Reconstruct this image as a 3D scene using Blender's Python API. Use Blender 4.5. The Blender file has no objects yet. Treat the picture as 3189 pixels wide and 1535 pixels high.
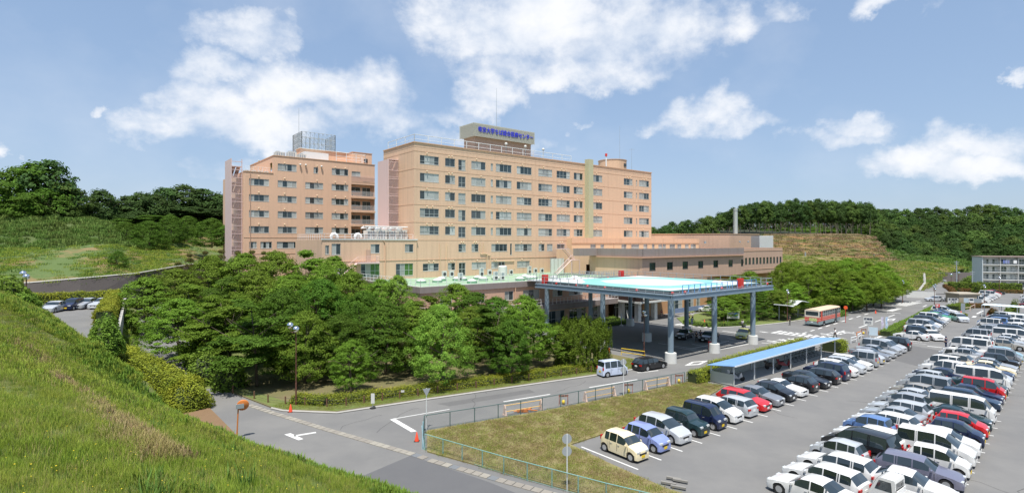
import bpy, bmesh, math, random
import numpy as np
from mathutils import Vector, Matrix
random.seed(7); rng = np.random.default_rng(7)
SC = bpy.context.scene
COL = SC.collection
# ------------------------------------------------------------------ camera
F, CX, HY, H = 1700.0, 1594.5, 757.0, 15.0        # focal length in photo pixels, principal column, horizon row, eye height
cd = bpy.data.cameras.new('camera'); cam = bpy.data.objects.new('camera', cd); COL.objects.link(cam)
cd.sensor_width = 36; cd.lens = F/3189*36; cd.shift_y = -10.5/3189
cam.location = (0, 0, H); cam.rotation_euler = (math.radians(90), 0, 0)
cd.clip_start = 0.1; cd.clip_end = 9000
SC.camera = cam
# ------------------------------------------------------------------ light
LD = Vector((0.018, 0.361, -1)).normalized()          # direction the sunlight travels
sun = bpy.data.lights.new('sun', 'SUN'); sun.energy = 4.2; sun.angle = math.radians(0.53); sun.color = (1.0, 0.955, 0.88)
so = bpy.data.objects.new('sun', sun); COL.objects.link(so); so.location = (0, 0, 60)
so.rotation_euler = LD.to_track_quat('-Z', 'Y').to_euler()
EL = math.asin(-LD.z); AZ = math.atan2(-LD.x, -LD.y)
SC.view_settings.view_transform = 'Standard'; SC.view_settings.look = 'None'
SC.view_settings.exposure = 0.64; SC.view_settings.gamma = 1.0; SC.view_settings.use_curve_mapping = False
SC.render.engine = 'CYCLES'
SC.cycles.max_bounces = 6; SC.cycles.transparent_max_bounces = 12; SC.cycles.diffuse_bounces = 3
SC.cycles.use_denoising = True
W = bpy.data.worlds.new('World'); SC.world = W; W.use_nodes = True
def build_world():
    nt = W.node_tree; N = nt.nodes; L = nt.links; N.clear()
    out = N.new('ShaderNodeOutputWorld'); bg = N.new('ShaderNodeBackground'); L.new(bg.outputs[0], out.inputs[0])
    bg.inputs[1].default_value = 0.1
    sky = N.new('ShaderNodeTexSky'); sky.sky_type = 'NISHITA'; sky.sun_disc = False
    sky.sun_elevation = EL; sky.sun_rotation = AZ; sky.air_density = 1.0; sky.dust_density = 1.0; sky.ozone_density = 2.6
    tc = N.new('ShaderNodeTexCoord')
    def m(op, a, b=None, c=None, clamp=False):
        n = N.new('ShaderNodeMath'); n.operation = op; n.use_clamp = clamp
        for i, v in enumerate((a, b, c)):
            if v is None: continue
            if isinstance(v, (int, float)): n.inputs[i].default_value = v
            else: L.new(v, n.inputs[i])
        return n.outputs[0]
    sp = N.new('ShaderNodeSeparateXYZ'); L.new(tc.outputs['Generated'], sp.inputs[0])
    x, y, z = sp.outputs
    az = m('ARCTAN2', x, y); el = m('ARCSINE', z)
    c0 = N.new('ShaderNodeCombineXYZ'); L.new(az, c0.inputs[0]); L.new(el, c0.inputs[1])
    def warp(scale, det, amt):
        wn = N.new('ShaderNodeTexNoise'); wn.inputs['Scale'].default_value = scale; wn.inputs['Detail'].default_value = det; wn.inputs['Roughness'].default_value = .6; L.new(c0.outputs[0], wn.inputs[0])
        ws = N.new('ShaderNodeSeparateColor'); L.new(wn.outputs['Color'], ws.inputs[0]); return m('MULTIPLY_ADD', ws.outputs[0], amt, -amt/2), m('MULTIPLY_ADD', ws.outputs[1], amt, -amt/2)
    wa, wb = warp(8, 7, .20); azw = m('ADD', az, wa); elw = m('ADD', el, m('MULTIPLY', wb, .7))
    cb = N.new('ShaderNodeCombineXYZ'); L.new(az, cb.inputs[0]); L.new(m('MULTIPLY', el, 1.35), cb.inputs[1])
    def noise(scale, det, rough, off=0.0, dist=0.0):
        mp = N.new('ShaderNodeMapping'); mp.inputs[1].default_value = (off, off*.7, 0); L.new(cb.outputs[0], mp.inputs[0])
        n = N.new('ShaderNodeTexNoise'); n.noise_dimensions = '3D'; n.inputs['Scale'].default_value = scale
        n.inputs['Detail'].default_value = det; n.inputs['Roughness'].default_value = rough; n.inputs['Distortion'].default_value = dist
        L.new(mp.outputs[0], n.inputs[0]); return n.outputs[0]
    n1 = noise(7, 9, .58, 3.1, .2); n2 = noise(26, 6, .6, 9.0); n3 = noise(3.2, 7, .55, 1.7)
    # cloud banks (photo column, row, half width, half height, strength)
    blobs = [(745,110,150,75,1.),(880,120,75,60,.7),(700,215,120,60,.9),(900,265,190,95,1.),(1130,275,170,95,.9),(640,330,170,75,.9),(450,400,140,75,.95),(850,400,350,90,1.),
             (1150,380,180,90,.9),(620,240,110,60,.6),(1510,315,110,75,1.),(1400,370,120,50,.6),(1640,70,300,150,1.25),(1900,120,300,140,1.1),(1780,225,330,75,.95),(1400,80,160,80,.65),(2290,90,110,90,.55),
             (2420,50,90,70,.4),(2190,365,140,60,1.),(2100,400,90,35,.8),(2250,415,150,45,.9),(2640,400,85,55,1.),(2530,435,90,40,.85),(2600,450,150,40,.8),(3040,450,170,60,1.),(2830,515,230,65,.95),
             (3100,520,200,60,.9),(2780,25,110,40,.7),(3180,235,60,30,.7),(325,320,38,28,.9),(5,480,35,40,.9),(1780,400,35,20,.5),(1480,450,300,60,.5),(700,520,250,60,.35)]
    acc = None
    for bx, by, rx, ry, st in blobs:
        dx = bx-CX; a0 = math.atan(dx/F); e0 = math.atan((HY-by)/math.hypot(F, dx))
        k = math.cos(a0)
        ra = rx/F*k*k*1.2; re = ry/F*k*1.2
        u = m('MULTIPLY', m('SUBTRACT', azw, a0), 1/ra); v = m('MULTIPLY', m('SUBTRACT', elw, e0), 1/re); v = m('MAXIMUM', v, m('MULTIPLY', v, -1.5))
        d = m('SUBTRACT', st, m('MULTIPLY_ADD', u, u, m('MULTIPLY', v, v)))
        acc = d if acc is None else m('SMOOTH_MAX', acc, d, .35)
    acc = m('MAXIMUM', acc, -1.3)
    # elsewhere round the sky: similar scattered cloud
    side = m('MAXIMUM', m('MULTIPLY_ADD', m('ABSOLUTE', az), 6, -5.1), m('MULTIPLY_ADD', el, 8, -4.0))
    side = m('MINIMUM', m('MAXIMUM', side, 0), 1)
    gen = m('MULTIPLY_ADD', n3, 9, -5.0)
    acc = m('ADD', m('MULTIPLY', acc, m('SUBTRACT', 1, side)), m('MULTIPLY', gen, side))
    dens = m('ADD', m('ADD', m('MULTIPLY', acc, 1.15), m('MULTIPLY_ADD', n1, 2.6, -1.2)), m('MULTIPLY_ADD', n2, 1.1, -.55))
    a = m('MULTIPLY_ADD', dens, .68, .0, clamp=True)
    a = m('MULTIPLY', m('MULTIPLY', a, a), m('SUBTRACT', 3, m('MULTIPLY', a, 2)))
    wisp = m('MULTIPLY', m('MULTIPLY_ADD', n3, 3.0, -1.45, clamp=True), .30)
    a = m('MAXIMUM', m('MULTIPLY', a, .95), wisp)
    core = m('MULTIPLY_ADD', dens, .36, -.05, clamp=True)
    shade = m('MULTIPLY_ADD', noise(9, 6, .55, 3.18, .2), 1.0, 0)
    relief = m('MULTIPLY_ADD', m('SUBTRACT', n1, shade), 3.5, .5, clamp=True)
    lum = m('ADD', m('MULTIPLY', core, .5), m('MULTIPLY', relief, .5))
    cr = N.new('ShaderNodeValToRGB'); L.new(lum, cr.inputs[0])
    cr.color_ramp.elements[0].color = (4.7, 5.2, 6.0, 1); cr.color_ramp.elements[1].color = (6.6, 6.65, 6.8, 1); cr.color_ramp.elements[1].position = .8
    mx = N.new('ShaderNodeMixRGB'); L.new(a, mx.inputs[0]); 
    tint = N.new('ShaderNodeMixRGB'); tint.blend_type = 'MULTIPLY'; tint.inputs[0].default_value = 1; L.new(sky.outputs[0], tint.inputs[1]); tint.inputs[2].default_value = (1.0, .94, .93, 1)
    hz_ = N.new('ShaderNodeMixRGB'); hz_.inputs[0].default_value = .62; L.new(tint.outputs[0], hz_.inputs[1]); gr_ = N.new('ShaderNodeMixRGB'); L.new(m('MULTIPLY', el, 2.2, clamp=True), gr_.inputs[0]); gr_.inputs[1].default_value = (2.75, 3.75, 5.15, 1); gr_.inputs[2].default_value = (2.15, 3.2, 4.9, 1); L.new(gr_.outputs[0], hz_.inputs[2])   # thin even summer haze over the blue
    L.new(hz_.outputs[0], mx.inputs[1]); L.new(cr.outputs[0], mx.inputs[2])
    L.new(mx.outputs[0], bg.inputs[0])
build_world()
# ------------------------------------------------------------------ coordinates: s runs along the buildings, t away from the car park
UX, UY = 0.7797, 0.6261; A0 = math.atan2(UY, UX)
def P(s, t, z=0.0): return Vector((s*UX-t*UY, s*UY+t*UX, z))
def ST(X, Y): return (X*UX+Y*UY, -X*UY+Y*UX)
def G(px, py, z=0.0):
    Y = F*(H-z)/(py-HY); return Vector(((px-CX)/F*Y, Y, z))
def GST(px, py, z=0.0):
    v = G(px, py, z); return ST(v.x, v.y)
def AT(px, py, Y): return Vector(((px-CX)/F*Y, Y, H-(py-HY)*Y/F))
def s_on_t(px, t):
    k = (px-CX)/F; return t*(UY+k*UX)/(UX-k*UY)
def z_at(s, t, py): return H-(py-HY)*(s*UY+t*UX)/F
# ------------------------------------------------------------------ materials
MATS = {}
def nd(nt, typ, **kw):
    n = nt.nodes.new(typ)
    for k, v in kw.items(): setattr(n, k, v)
    return n
def mat(name, col, rough=.7, metal=0., spec=.5, noise=None, noise2=None, bump=None, coat=0., emit=None, trans=0., island=0., objrand=0., wave=None, alpha=None, coords='Object', band=None, streak=0.):
    """noise=(scale, amount, colour2)"""
    if name in MATS: return MATS[name]
    M = bpy.data.materials.new(name); M.use_nodes = True; nt = M.node_tree; b = nt.nodes['Principled BSDF']
    b.inputs['Roughness'].default_value = rough; b.inputs['Metallic'].default_value = metal
    b.inputs['Specular IOR Level'].default_value = spec; b.inputs['Coat Weight'].default_value = coat
    c = nd(nt, 'ShaderNodeRGB'); c.outputs[0].default_value = (*col, 1); cur = c.outputs[0]
    tc = nd(nt, 'ShaderNodeTexCoord')
    src = tc.outputs['Object']
    if coords == 'World':
        g = nd(nt, 'ShaderNodeNewGeometry'); src = g.outputs['Position']
    for ns in (noise, noise2):
        if not ns: continue
        sc, am, c2 = ns[:3]
        n = nd(nt, 'ShaderNodeTexNoise'); n.inputs['Scale'].default_value = sc; n.inputs['Detail'].default_value = 6; n.inputs['Roughness'].default_value = .65
        nt.links.new(src, n.inputs[0])
        r = nd(nt, 'ShaderNodeValToRGB'); r.color_ramp.elements[0].position = ns[3] if len(ns) > 3 else .35; r.color_ramp.elements[1].position = ns[4] if len(ns) > 4 else .68
        nt.links.new(n.outputs[0], r.inputs[0])
        mu = nd(nt, 'ShaderNodeMath', operation='MULTIPLY'); mu.inputs[1].default_value = am; nt.links.new(r.outputs[0], mu.inputs[0])
        mx = nd(nt, 'ShaderNodeMixRGB'); nt.links.new(mu.outputs[0], mx.inputs[0]); nt.links.new(cur, mx.inputs[1]); mx.inputs[2].default_value = (*c2, 1); cur = mx.outputs[0]
    if streak:   # rain streaks running down the wall
        mp = nd(nt, 'ShaderNodeMapping'); mp.inputs[3].default_value = (1.6, 1.6, .09); nt.links.new(src, mp.inputs[0])
        n = nd(nt, 'ShaderNodeTexNoise'); n.inputs['Scale'].default_value = 1; n.inputs['Detail'].default_value = 5; nt.links.new(mp.outputs[0], n.inputs[0])
        r = nd(nt, 'ShaderNodeValToRGB'); r.color_ramp.elements[0].position = .48; r.color_ramp.elements[1].position = .7; nt.links.new(n.outputs[0], r.inputs[0])
        mu = nd(nt, 'ShaderNodeMath', operation='MULTIPLY'); mu.inputs[1].default_value = streak; nt.links.new(r.outputs[0], mu.inputs[0])
        mx = nd(nt, 'ShaderNodeMixRGB'); nt.links.new(mu.outputs[0], mx.inputs[0]); nt.links.new(cur, mx.inputs[1]); mx.inputs[2].default_value = (.16, .12, .09, 1); cur = mx.outputs[0]
    if band:   # strips of growth that follow the contour lines
        mp = nd(nt, 'ShaderNodeMapping'); mp.inputs[3].default_value = (.02, .02, 1.4*band[0]); nt.links.new(src, mp.inputs[0])
        n = nd(nt, 'ShaderNodeTexNoise'); n.inputs['Scale'].default_value = 1; n.inputs['Detail'].default_value = 4; n.inputs['Distortion'].default_value = .4; nt.links.new(mp.outputs[0], n.inputs[0])
        r = nd(nt, 'ShaderNodeValToRGB'); r.color_ramp.elements[0].position = .45; r.color_ramp.elements[1].position = .6; nt.links.new(n.outputs[0], r.inputs[0])
        mx = nd(nt, 'ShaderNodeMixRGB'); nt.links.new(r.outputs[0], mx.inputs[0]); nt.links.new(cur, mx.inputs[1]); mx.inputs[2].default_value = (*band[1], 1); cur = mx.outputs[0]
    if island or objrand:
        hs = nd(nt, 'ShaderNodeHueSaturation'); nt.links.new(cur, hs.inputs['Color'])
        v = None
        if island:
            g = nd(nt, 'ShaderNodeNewGeometry'); a = nd(nt, 'ShaderNodeMath', operation='MULTIPLY_ADD'); nt.links.new(g.outputs['Random Per Island'], a.inputs[0]); a.inputs[1].default_value = island; a.inputs[2].default_value = 1-island/2; v = a.outputs[0]
        if objrand:
            o = nd(nt, 'ShaderNodeObjectInfo'); a = nd(nt, 'ShaderNodeMath', operation='MULTIPLY_ADD'); nt.links.new(o.outputs['Random'], a.inputs[0]); a.inputs[1].default_value = objrand; a.inputs[2].default_value = 1-objrand/2
            h = nd(nt, 'ShaderNodeMath', operation='MULTIPLY_ADD'); nt.links.new(o.outputs['Random'], h.inputs[0]); h.inputs[1].default_value = .035*min(1, objrand*2); h.inputs[2].default_value = .5-.0175*min(1, objrand*2); nt.links.new(h.outputs[0], hs.inputs['Hue'])
            if v is not None:
                q = nd(nt, 'ShaderNodeMath', operation='MULTIPLY'); nt.links.new(v, q.inputs[0]); nt.links.new(a.outputs[0], q.inputs[1]); v = q.outputs[0]
            else: v = a.outputs[0]
        nt.links.new(v, hs.inputs['Value']); cur = hs.outputs[0]
    nt.links.new(cur, b.inputs['Base Color'])
    if bump or wave:
        bp = nd(nt, 'ShaderNodeBump')
        if wave:   # ribbed siding, ribs of `wave` metres
            sx = nd(nt, 'ShaderNodeSeparateXYZ'); nt.links.new(src, sx.inputs[0])
            ad = nd(nt, 'ShaderNodeMath', operation='ADD'); nt.links.new(sx.outputs[0], ad.inputs[0]); nt.links.new(sx.outputs[1], ad.inputs[1])
            mm = nd(nt, 'ShaderNodeMath', operation='MULTIPLY'); nt.links.new(ad.outputs[0], mm.inputs[0]); mm.inputs[1].default_value = 2*math.pi/wave
            sn = nd(nt, 'ShaderNodeMath', operation='SINE'); nt.links.new(mm.outputs[0], sn.inputs[0]); nt.links.new(sn.outputs[0], bp.inputs['Height'])
            bp.inputs['Strength'].default_value = .5; bp.inputs['Distance'].default_value = .03
        else:
            n = nd(nt, 'ShaderNodeTexNoise'); n.inputs['Scale'].default_value = bump[0]; n.inputs['Detail'].default_value = 5; nt.links.new(src, n.inputs[0])
            nt.links.new(n.outputs[0], bp.inputs['Height']); bp.inputs['Strength'].default_value = bump[1]; bp.inputs['Distance'].default_value = bump[2] if len(bump) > 2 else .05
        nt.links.new(bp.outputs[0], b.inputs['Normal'])
    if emit: b.inputs['Emission Color'].default_value = (*emit[:3], 1); b.inputs['Emission Strength'].default_value = emit[3]
    if trans:
        out = nt.nodes['Material Output']; tr = nd(nt, 'ShaderNodeBsdfTranslucent'); nt.links.new(cur, tr.inputs[0])
        ms = nd(nt, 'ShaderNodeMixShader'); ms.inputs[0].default_value = trans
        nt.links.new(b.outputs[0], ms.inputs[1]); nt.links.new(tr.outputs[0], ms.inputs[2]); nt.links.new(ms.outputs[0], out.inputs[0])
    if alpha is not None:
        b.inputs['Alpha'].default_value = alpha
    MATS[name] = M; return M
asphalt = mat('asphalt', (.152,.150,.147), .9, noise=(.16,.7,(.20,.195,.185),.4,.62), noise2=(60,.35,(.10,.10,.10)), bump=(90,.25,.01), coords='World')
asphalt_dark = mat('asphalt_fresh', (.105,.105,.11), .9, noise=(.6,.4,(.125,.125,.127)), noise2=(60,.3,(.07,.07,.07)), bump=(90,.25,.01), coords='World')
white_line = mat('road_paint', (.62,.62,.60), .8, noise=(3,.6,(.38,.38,.37),.45,.7), noise2=(40,.5,(.25,.25,.25),.52,.7), coords='World')
worn_line = mat('road_paint_worn', (.45,.45,.42), .85, noise=(4,.7,(.2,.2,.195)), coords='World')
concrete = mat('concrete', (.38,.37,.34), .85, noise=(2,.4,(.28,.27,.25)), bump=(20,.2,.02), coords='World', objrand=.18)
conc_white = mat('concrete_white', (.62,.62,.59), .8, noise=(1.5,.35,(.48,.48,.45)))
lawn = mat('lawn_grass', (.14,.19,.045), .9, noise=(.5,.6,(.19,.17,.06)), noise2=(14,.5,(.05,.08,.014)), bump=(25,.7,.08), coords='World')
dry_lawn = mat('dry_lawn', (.235,.21,.085), .95, noise=(.35,.65,(.27,.20,.10),.38,.6), noise2=(9,.4,(.12,.13,.04),.4,.7), bump=(22,.7,.08), coords='World')
park_soil = mat('park_ground', (.15,.14,.055), .95, noise=(.4,.7,(.2,.14,.08)), noise2=(12,.5,(.07,.09,.03)), bump=(25,.6,.06), coords='World')
slope_m = mat('slope_ground', (.15,.19,.05), .95, noise=(.3,.55,(.22,.20,.08)), noise2=(5,.5,(.045,.085,.012)), bump=(12,.8,.15), coords='World')
hill_m = mat('hill_ground', (.075,.125,.03), .95, noise=(.09,.7,(.12,.145,.045),.4,.6), noise2=(1.3,.55,(.035,.07,.012)), bump=(2.2,1.,.6), coords='World')
bare_hill = mat('hill_bare', (.09,.135,.035), .95, noise=(.09,.8,(.27,.16,.08),.47,.55), noise2=(1.5,.4,(.06,.095,.018)), bump=(3,.8,.3), coords='World')
field_m = mat('field_banded', (.10,.145,.028), .95, noise=(.05,.4,(.16,.15,.05)), noise2=(1.2,.4,(.06,.10,.02)), bump=(2,.6,.2), coords='World', band=(.8,(.22,.17,.075)))
soil = mat('brown_soil', (.21,.13,.07), .95, noise=(1.2,.4,(.16,.10,.05)), noise2=(30,.4,(.12,.075,.04)), bump=(30,.6,.04), coords='World')
tan = mat('tan_siding', (.69,.47,.32), .72, noise=(.12,.35,(.65,.44,.30)), wave=.3, streak=.16)
tan_flat = mat('tan_panel', (.64,.42,.275), .72, noise=(.15,.35,(.60,.39,.255)), streak=.16)
tan_left = mat('salmon_panel', (.70,.455,.31), .75, noise=(.1,.35,(.66,.445,.32)), streak=.12)
tan_dark = mat('tan_brown_panel', (.52,.35,.26), .75, noise=(.2,.3,(.43,.275,.2)), streak=.15)
pink = mat('pink_metal', (.64,.48,.455), .6, noise=(.3,.3,(.60,.45,.43)))
greypar = mat('grey_brown_parapet', (.27,.225,.21), .8, noise=(.8,.35,(.22,.19,.18)), streak=.3)
trim = mat('tan_trim', (.585,.38,.25), .6)
frame_m = mat('aluminium_frame', (.55,.59,.58), .45, .3)
dkframe = mat('dark_frame', (.07,.075,.08), .4, .3)
glass_dark = mat('window_glass_dark', (.03,.05,.055), .06, 0, .8, objrand=.8)
glass_curt = mat('window_glass_curtain', (.37,.39,.37), .12, 0, .6, wave=.24, objrand=.55)
glass_green = mat('window_glass_green', (.06,.16,.035), .15, 0, .6, wave=.2)
metal_white = mat('white_metal', (.68,.70,.70), .45)
metal_grey = mat('grey_metal', (.36,.40,.42), .45, .3, noise=(3,.3,(.28,.31,.33)))
roof_white = mat('white_roof_unit', (.60,.61,.58), .6, noise=(2,.3,(.45,.45,.42)))
green_roof = mat('green_roof_membrane', (.24,.37,.24), .7, noise=(.4,.5,(.33,.42,.30)), noise2=(4,.25,(.18,.27,.19)))
steel_blue = mat('helipad_steel', (.20,.265,.32), .45, .15, noise=(1.5,.35,(.27,.34,.39)))
deck_white = mat('helipad_white', (.50,.52,.515), .7, noise=(.5,.5,(.46,.52,.51)), noise2=(3,.3,(.42,.46,.45)))
deck_turq = mat('helipad_turquoise', (.17,.42,.385), .7, noise=(.35,.45,(.30,.54,.51),.4,.62), noise2=(3,.3,(.2,.42,.39)))
red_paint = mat('red_paint', (.55,.03,.02), .5)
cone_m = mat('cone_orange', (.75,.07,.025), .5)
black_rub = mat('black_rubber', (.02,.02,.02), .7)
sign_blue = mat('sign_blue', (.05,.06,.62), .45)
lou = mat('sign_louvre', (.50,.49,.42), .6)
brown_dk = mat('entrance_brown', (.035,.018,.015), .5)
blue_roof = mat('shed_blue_roof', (.15,.30,.56), .5, noise=(.8,.5,(.23,.38,.60)), streak=.2)
shed_wall = mat('shed_wall', (.48,.50,.44), .7, noise=(2,.3,(.36,.38,.33)))
lamp_pole = mat('lamp_pole_brown', (.12,.05,.035), .5)
chrome = mat('chrome_globe', (.75,.77,.78), .12, 1.0)
wood_post = mat('wood_post', (.16,.085,.045), .8, noise=(5,.4,(.10,.055,.03)))
fence_teal = mat('fence_teal', (.16,.34,.31), .5, noise=(3,.5,(.26,.36,.33)))
fence_dark = mat('fence_dark_green', (.05,.11,.10), .5)
wire_m = mat('fence_wire', (.22,.27,.25), .6)
orange = mat('orange_paint', (.62,.20,.04), .55, noise=(4,.4,(.5,.15,.04)))
yellow = mat('yellow_paint', (.72,.50,.03), .5)
bark = mat('bark', (.11,.085,.06), .9, noise=(4,.5,(.06,.045,.03)))
bark_pale = mat('bark_pale', (.27,.23,.18), .9, noise=(3,.5,(.17,.15,.12)))
rwall = mat('retaining_wall_block', (.058,.05,.048), .9, noise=(.5,.4,(.08,.07,.065)), bump=(5,.5,.1))
def leafm(name, c, c2, isl=.7, tr=.35): return mat(name, c, .7, spec=.15, noise=(.55,.8,c2), island=isl, objrand=.35, trans=tr)
leaf_mid = leafm('leaf_mid', (.115,.20,.02), (.175,.265,.03))
leaf_dark = leafm('leaf_dark', (.068,.145,.015), (.10,.185,.02))
leaf_bright = leafm('leaf_bright', (.17,.30,.04), (.23,.34,.05))
leaf_far = leafm('leaf_far', (.048,.095,.024), (.075,.13,.03), .7)
leaf_far2 = leafm('leaf_far_light', (.085,.145,.03), (.12,.18,.04), .7)
leaf_hedge = leafm('leaf_hedge_yellow', (.32,.345,.035), (.17,.25,.035), .7)
leaf_hedge_g = leafm('leaf_hedge_green', (.14,.22,.03), (.18,.28,.04), .6)
leaf_camph = leafm('leaf_camphor', (.125,.22,.018), (.19,.28,.03), .7)
leaf_scrub = leafm('leaf_scrub', (.13,.20,.045), (.18,.24,.06), .7)
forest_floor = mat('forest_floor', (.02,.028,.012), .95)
leaf_cedar = leafm('leaf_cedar', (.11,.13,.03), (.17,.14,.045), .6)
grass_m = mat('grass_blade', (.22,.315,.035), .7, spec=.2, noise=(.35,.8,(.32,.34,.06)), island=.6, trans=.35, coords='World')
grass_dk = mat('grass_blade_dark', (.12,.21,.04), .7, spec=.2, island=.6, trans=.35, coords='World')
flower_m = mat('yellow_flower', (.75,.55,.02), .6)
# ------------------------------------------------------------------ mesh helpers
class MB:
    def __init__(s): s.v = []; s.f = []; s.m = []
    def add(s, vs, fs, m=0):
        o = len(s.v); s.v += [tuple(v) for v in vs]; s.f += [tuple(i+o for i in f) for f in fs]; s.m += [m]*len(fs); return s
    def box(s, x0, x1, y0, y1, z0, z1, m=0):
        return s.add([(x0,y0,z0),(x1,y0,z0),(x1,y1,z0),(x0,y1,z0),(x0,y0,z1),(x1,y0,z1),(x1,y1,z1),(x0,y1,z1)],
                     [(0,3,2,1),(4,5,6,7),(0,1,5,4),(1,2,6,5),(2,3,7,6),(3,0,4,7)], m)
    def poly(s, pts, z0, z1, m=0, mt=None):
        """prism of a plan polygon (counter-clockwise)"""
        n = len(pts); ar = sum(pts[i][0]*pts[(i+1)%n][1]-pts[(i+1)%n][0]*pts[i][1] for i in range(n))
        if ar < 0: pts = pts[::-1]
        s.add([(p[0],p[1],z0) for p in pts]+[(p[0],p[1],z1) for p in pts], [(i,(i+1)%n,(i+1)%n+n,i+n) for i in range(n)], m)
        s.add([(p[0],p[1],z1) for p in pts], [tuple(range(n))], m if mt is None else mt); return s
    def quad(s, a, b, c, d, m=0): return s.add([a,b,c,d], [(0,1,2,3)], m)
    def tube(s, path, r, n=6, m=0, cap=True):
        path = [Vector(p) for p in path]; rs = r if isinstance(r, (list, tuple)) else [r]*len(path)
        vs = []; fs = []
        for i, p in enumerate(path):
            d = (path[min(i+1,len(path)-1)]-path[max(i-1,0)]).normalized()
            a = d.cross(Vector((0,0,1))); a = a.normalized() if a.length > .05 else Vector((1,0,0)); b = d.cross(a)
            for k in range(n):
                t = 2*math.pi*k/n; vs.append(p+(a*math.cos(t)+b*math.sin(t))*rs[i])
        for i in range(len(path)-1):
            for k in range(n): fs.append((i*n+k, i*n+(k+1)%n, (i+1)*n+(k+1)%n, (i+1)*n+k))
        if cap: fs.append(tuple(range(n))[::-1]); fs.append(tuple((len(path)-1)*n+k for k in range(n)))
        return s.add(vs, fs, m)
    def lathe(s, prof, n=12, c=(0,0,0), m=0):
        vs = []; fs = []
        for r, z in prof:
            for k in range(n): t = 2*math.pi*k/n; vs.append((c[0]+r*math.cos(t), c[1]+r*math.sin(t), c[2]+z))
        for i in range(len(prof)-1):
            for k in range(n): fs.append((i*n+k, i*n+(k+1)%n, (i+1)*n+(k+1)%n, (i+1)*n+k))
        fs.append(tuple(range(n))[::-1]); fs.append(tuple((len(prof)-1)*n+k for k in range(n)))
        return s.add(vs, fs, m)
    def mesh(s, name, mats, smooth=False, angle=None):
        me = bpy.data.meshes.new(name); me.from_pydata(s.v, [], s.f)
        for mm in (mats if isinstance(mats, (list, tuple)) else [mats]): me.materials.append(mm)
        if len(me.materials) > 1: me.polygons.foreach_set('material_index', s.m)
        if smooth:
            me.polygons.foreach_set('use_smooth', [True]*len(me.polygons))
            if angle: me.set_sharp_from_angle(angle=math.radians(angle))
        me.update(); return me
    def build(s, name, mats, parent=None, smooth=False, angle=None, loc=None):
        return link(name, s.mesh(name, mats, smooth, angle), parent, loc)
def link(name, data, parent=None, loc=None, rz=0.0):
    o = bpy.data.objects.new(name, data); COL.objects.link(o)
    if parent: o.parent = parent
    if loc is not None: o.location = loc
    if rz: o.rotation_euler = (0, 0, rz)
    return o
LONG = []
def tag(o, label=None, cat=None, group=None, kind=None):
    if label:
        w = label.split()
        if len(w) > 16: LONG.append(label)
        o['label'] = ' '.join(w[:16])
    if cat: o['category'] = cat
    if group: o['group'] = group
    if kind: o['kind'] = kind
    return o
def thing(name, label, cat, loc, rz=0.0, group=None):
    o = link(name, None, None, loc, rz); o.empty_display_size = .3
    return tag(o, label, cat, group)
KIDS = {}
def kids(o):
    return [c for c in o.children]
def dup(root, loc=None, rz=None, label=None):
    def cp(o, par):
        c = o.copy(); COL.objects.link(c)
        if par is not None: c.parent = par
        for ch in list(kids_cache(o)): cp(ch, c)
        return c
    r = cp(root, None)
    if loc is not None: r.location = loc
    if rz is not None: r.rotation_euler = (0, 0, rz)
    if label: r['label'] = label
    return r
_kc = {}
def kids_cache(o):
    q = o.as_pointer()
    if q not in _kc: _kc[q] = list(o.children)
    return _kc[q]
def struct(name, mb, m, smooth=False): return tag(mb.build(name, m, None, smooth), kind='structure')
def sitemb(mb):   # convert a mesh given in s, t, z to world
    mb.v = [tuple(P(*v)) for v in mb.v]; return mb
def lerp(x, pts):
    if x <= pts[0][0]: return pts[0][1]
    for (a, b), (c, d) in zip(pts, pts[1:]):
        if x <= c: return b+(d-b)*(x-a)/(c-a)
    return pts[-1][1]
def grid_mesh(name, m, xs, ys, fn, kind='structure', mats=None, mfn=None):
    nx, ny = len(xs), len(ys); v = [fn(x, y) for y in ys for x in xs]
    f = [(j*nx+i, j*nx+i+1, (j+1)*nx+i+1, (j+1)*nx+i) for j in range(ny-1) for i in range(nx-1)]
    mb = MB(); mb.v = [tuple(p) for p in v]; mb.f = f; mb.m = [0]*len(f)
    return tag(mb.build(name, m, None, True), kind=kind)
ORD = ['first','second','third','fourth','fifth','sixth','seventh','eighth','ninth','tenth','eleventh','twelfth','thirteenth','fourteenth','fifteenth','sixteenth','seventeenth','eighteenth','nineteenth','twentieth',
       'twenty-first','twenty-second','twenty-third','twenty-fourth','twenty-fifth','twenty-sixth','twenty-seventh','twenty-eighth','twenty-ninth','thirtieth','thirty-first','thirty-second','thirty-third','thirty-fourth','thirty-fifth']
# ------------------------------------------------------------------ ground, roads, slopes
struct('ground', MB().quad((-3000,-300,-.06),(3000,-300,-.06),(3000,5000,-.06),(-3000,5000,-.06)), lawn)
ap = [(6,62),(9,45),(13,30),(19,10),(24,-12),(80,-12),(150,-30),(260,-30),(260,52),(205,52),(150,52),(118,56),(100,72),(58,72),(30,56),(12,75),(14,150),(6,150),(3,90)]
struct('asphalt_ground', sitemb(MB().poly(ap, -.3, 0.0)), asphalt)
def sheet(name, pts, m, z=.004, z0=None):
    mb = MB()
    if z0 is None:
        n = len(pts); ar = sum(pts[i][0]*pts[(i+1)%n][1]-pts[(i+1)%n][0]*pts[i][1] for i in range(n))
        if ar < 0: pts = pts[::-1]
        mb.add([(p[0],p[1],z) for p in pts], [tuple(range(n))])
    else: mb.poly(pts, z0, z)
    return struct(name, sitemb(mb), m)
sheet('fresh_asphalt_patch', [(18.6,34.6),(14.2,33.4),(10.5,20),(15,5),(24,5),(20.4,27.5)], asphalt_dark)
sheet('soil_bed', [(3,57),(9.6,55.6),(9.9,46),(9.0,44),(5,50)], soil, .12, -.1)
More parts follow.
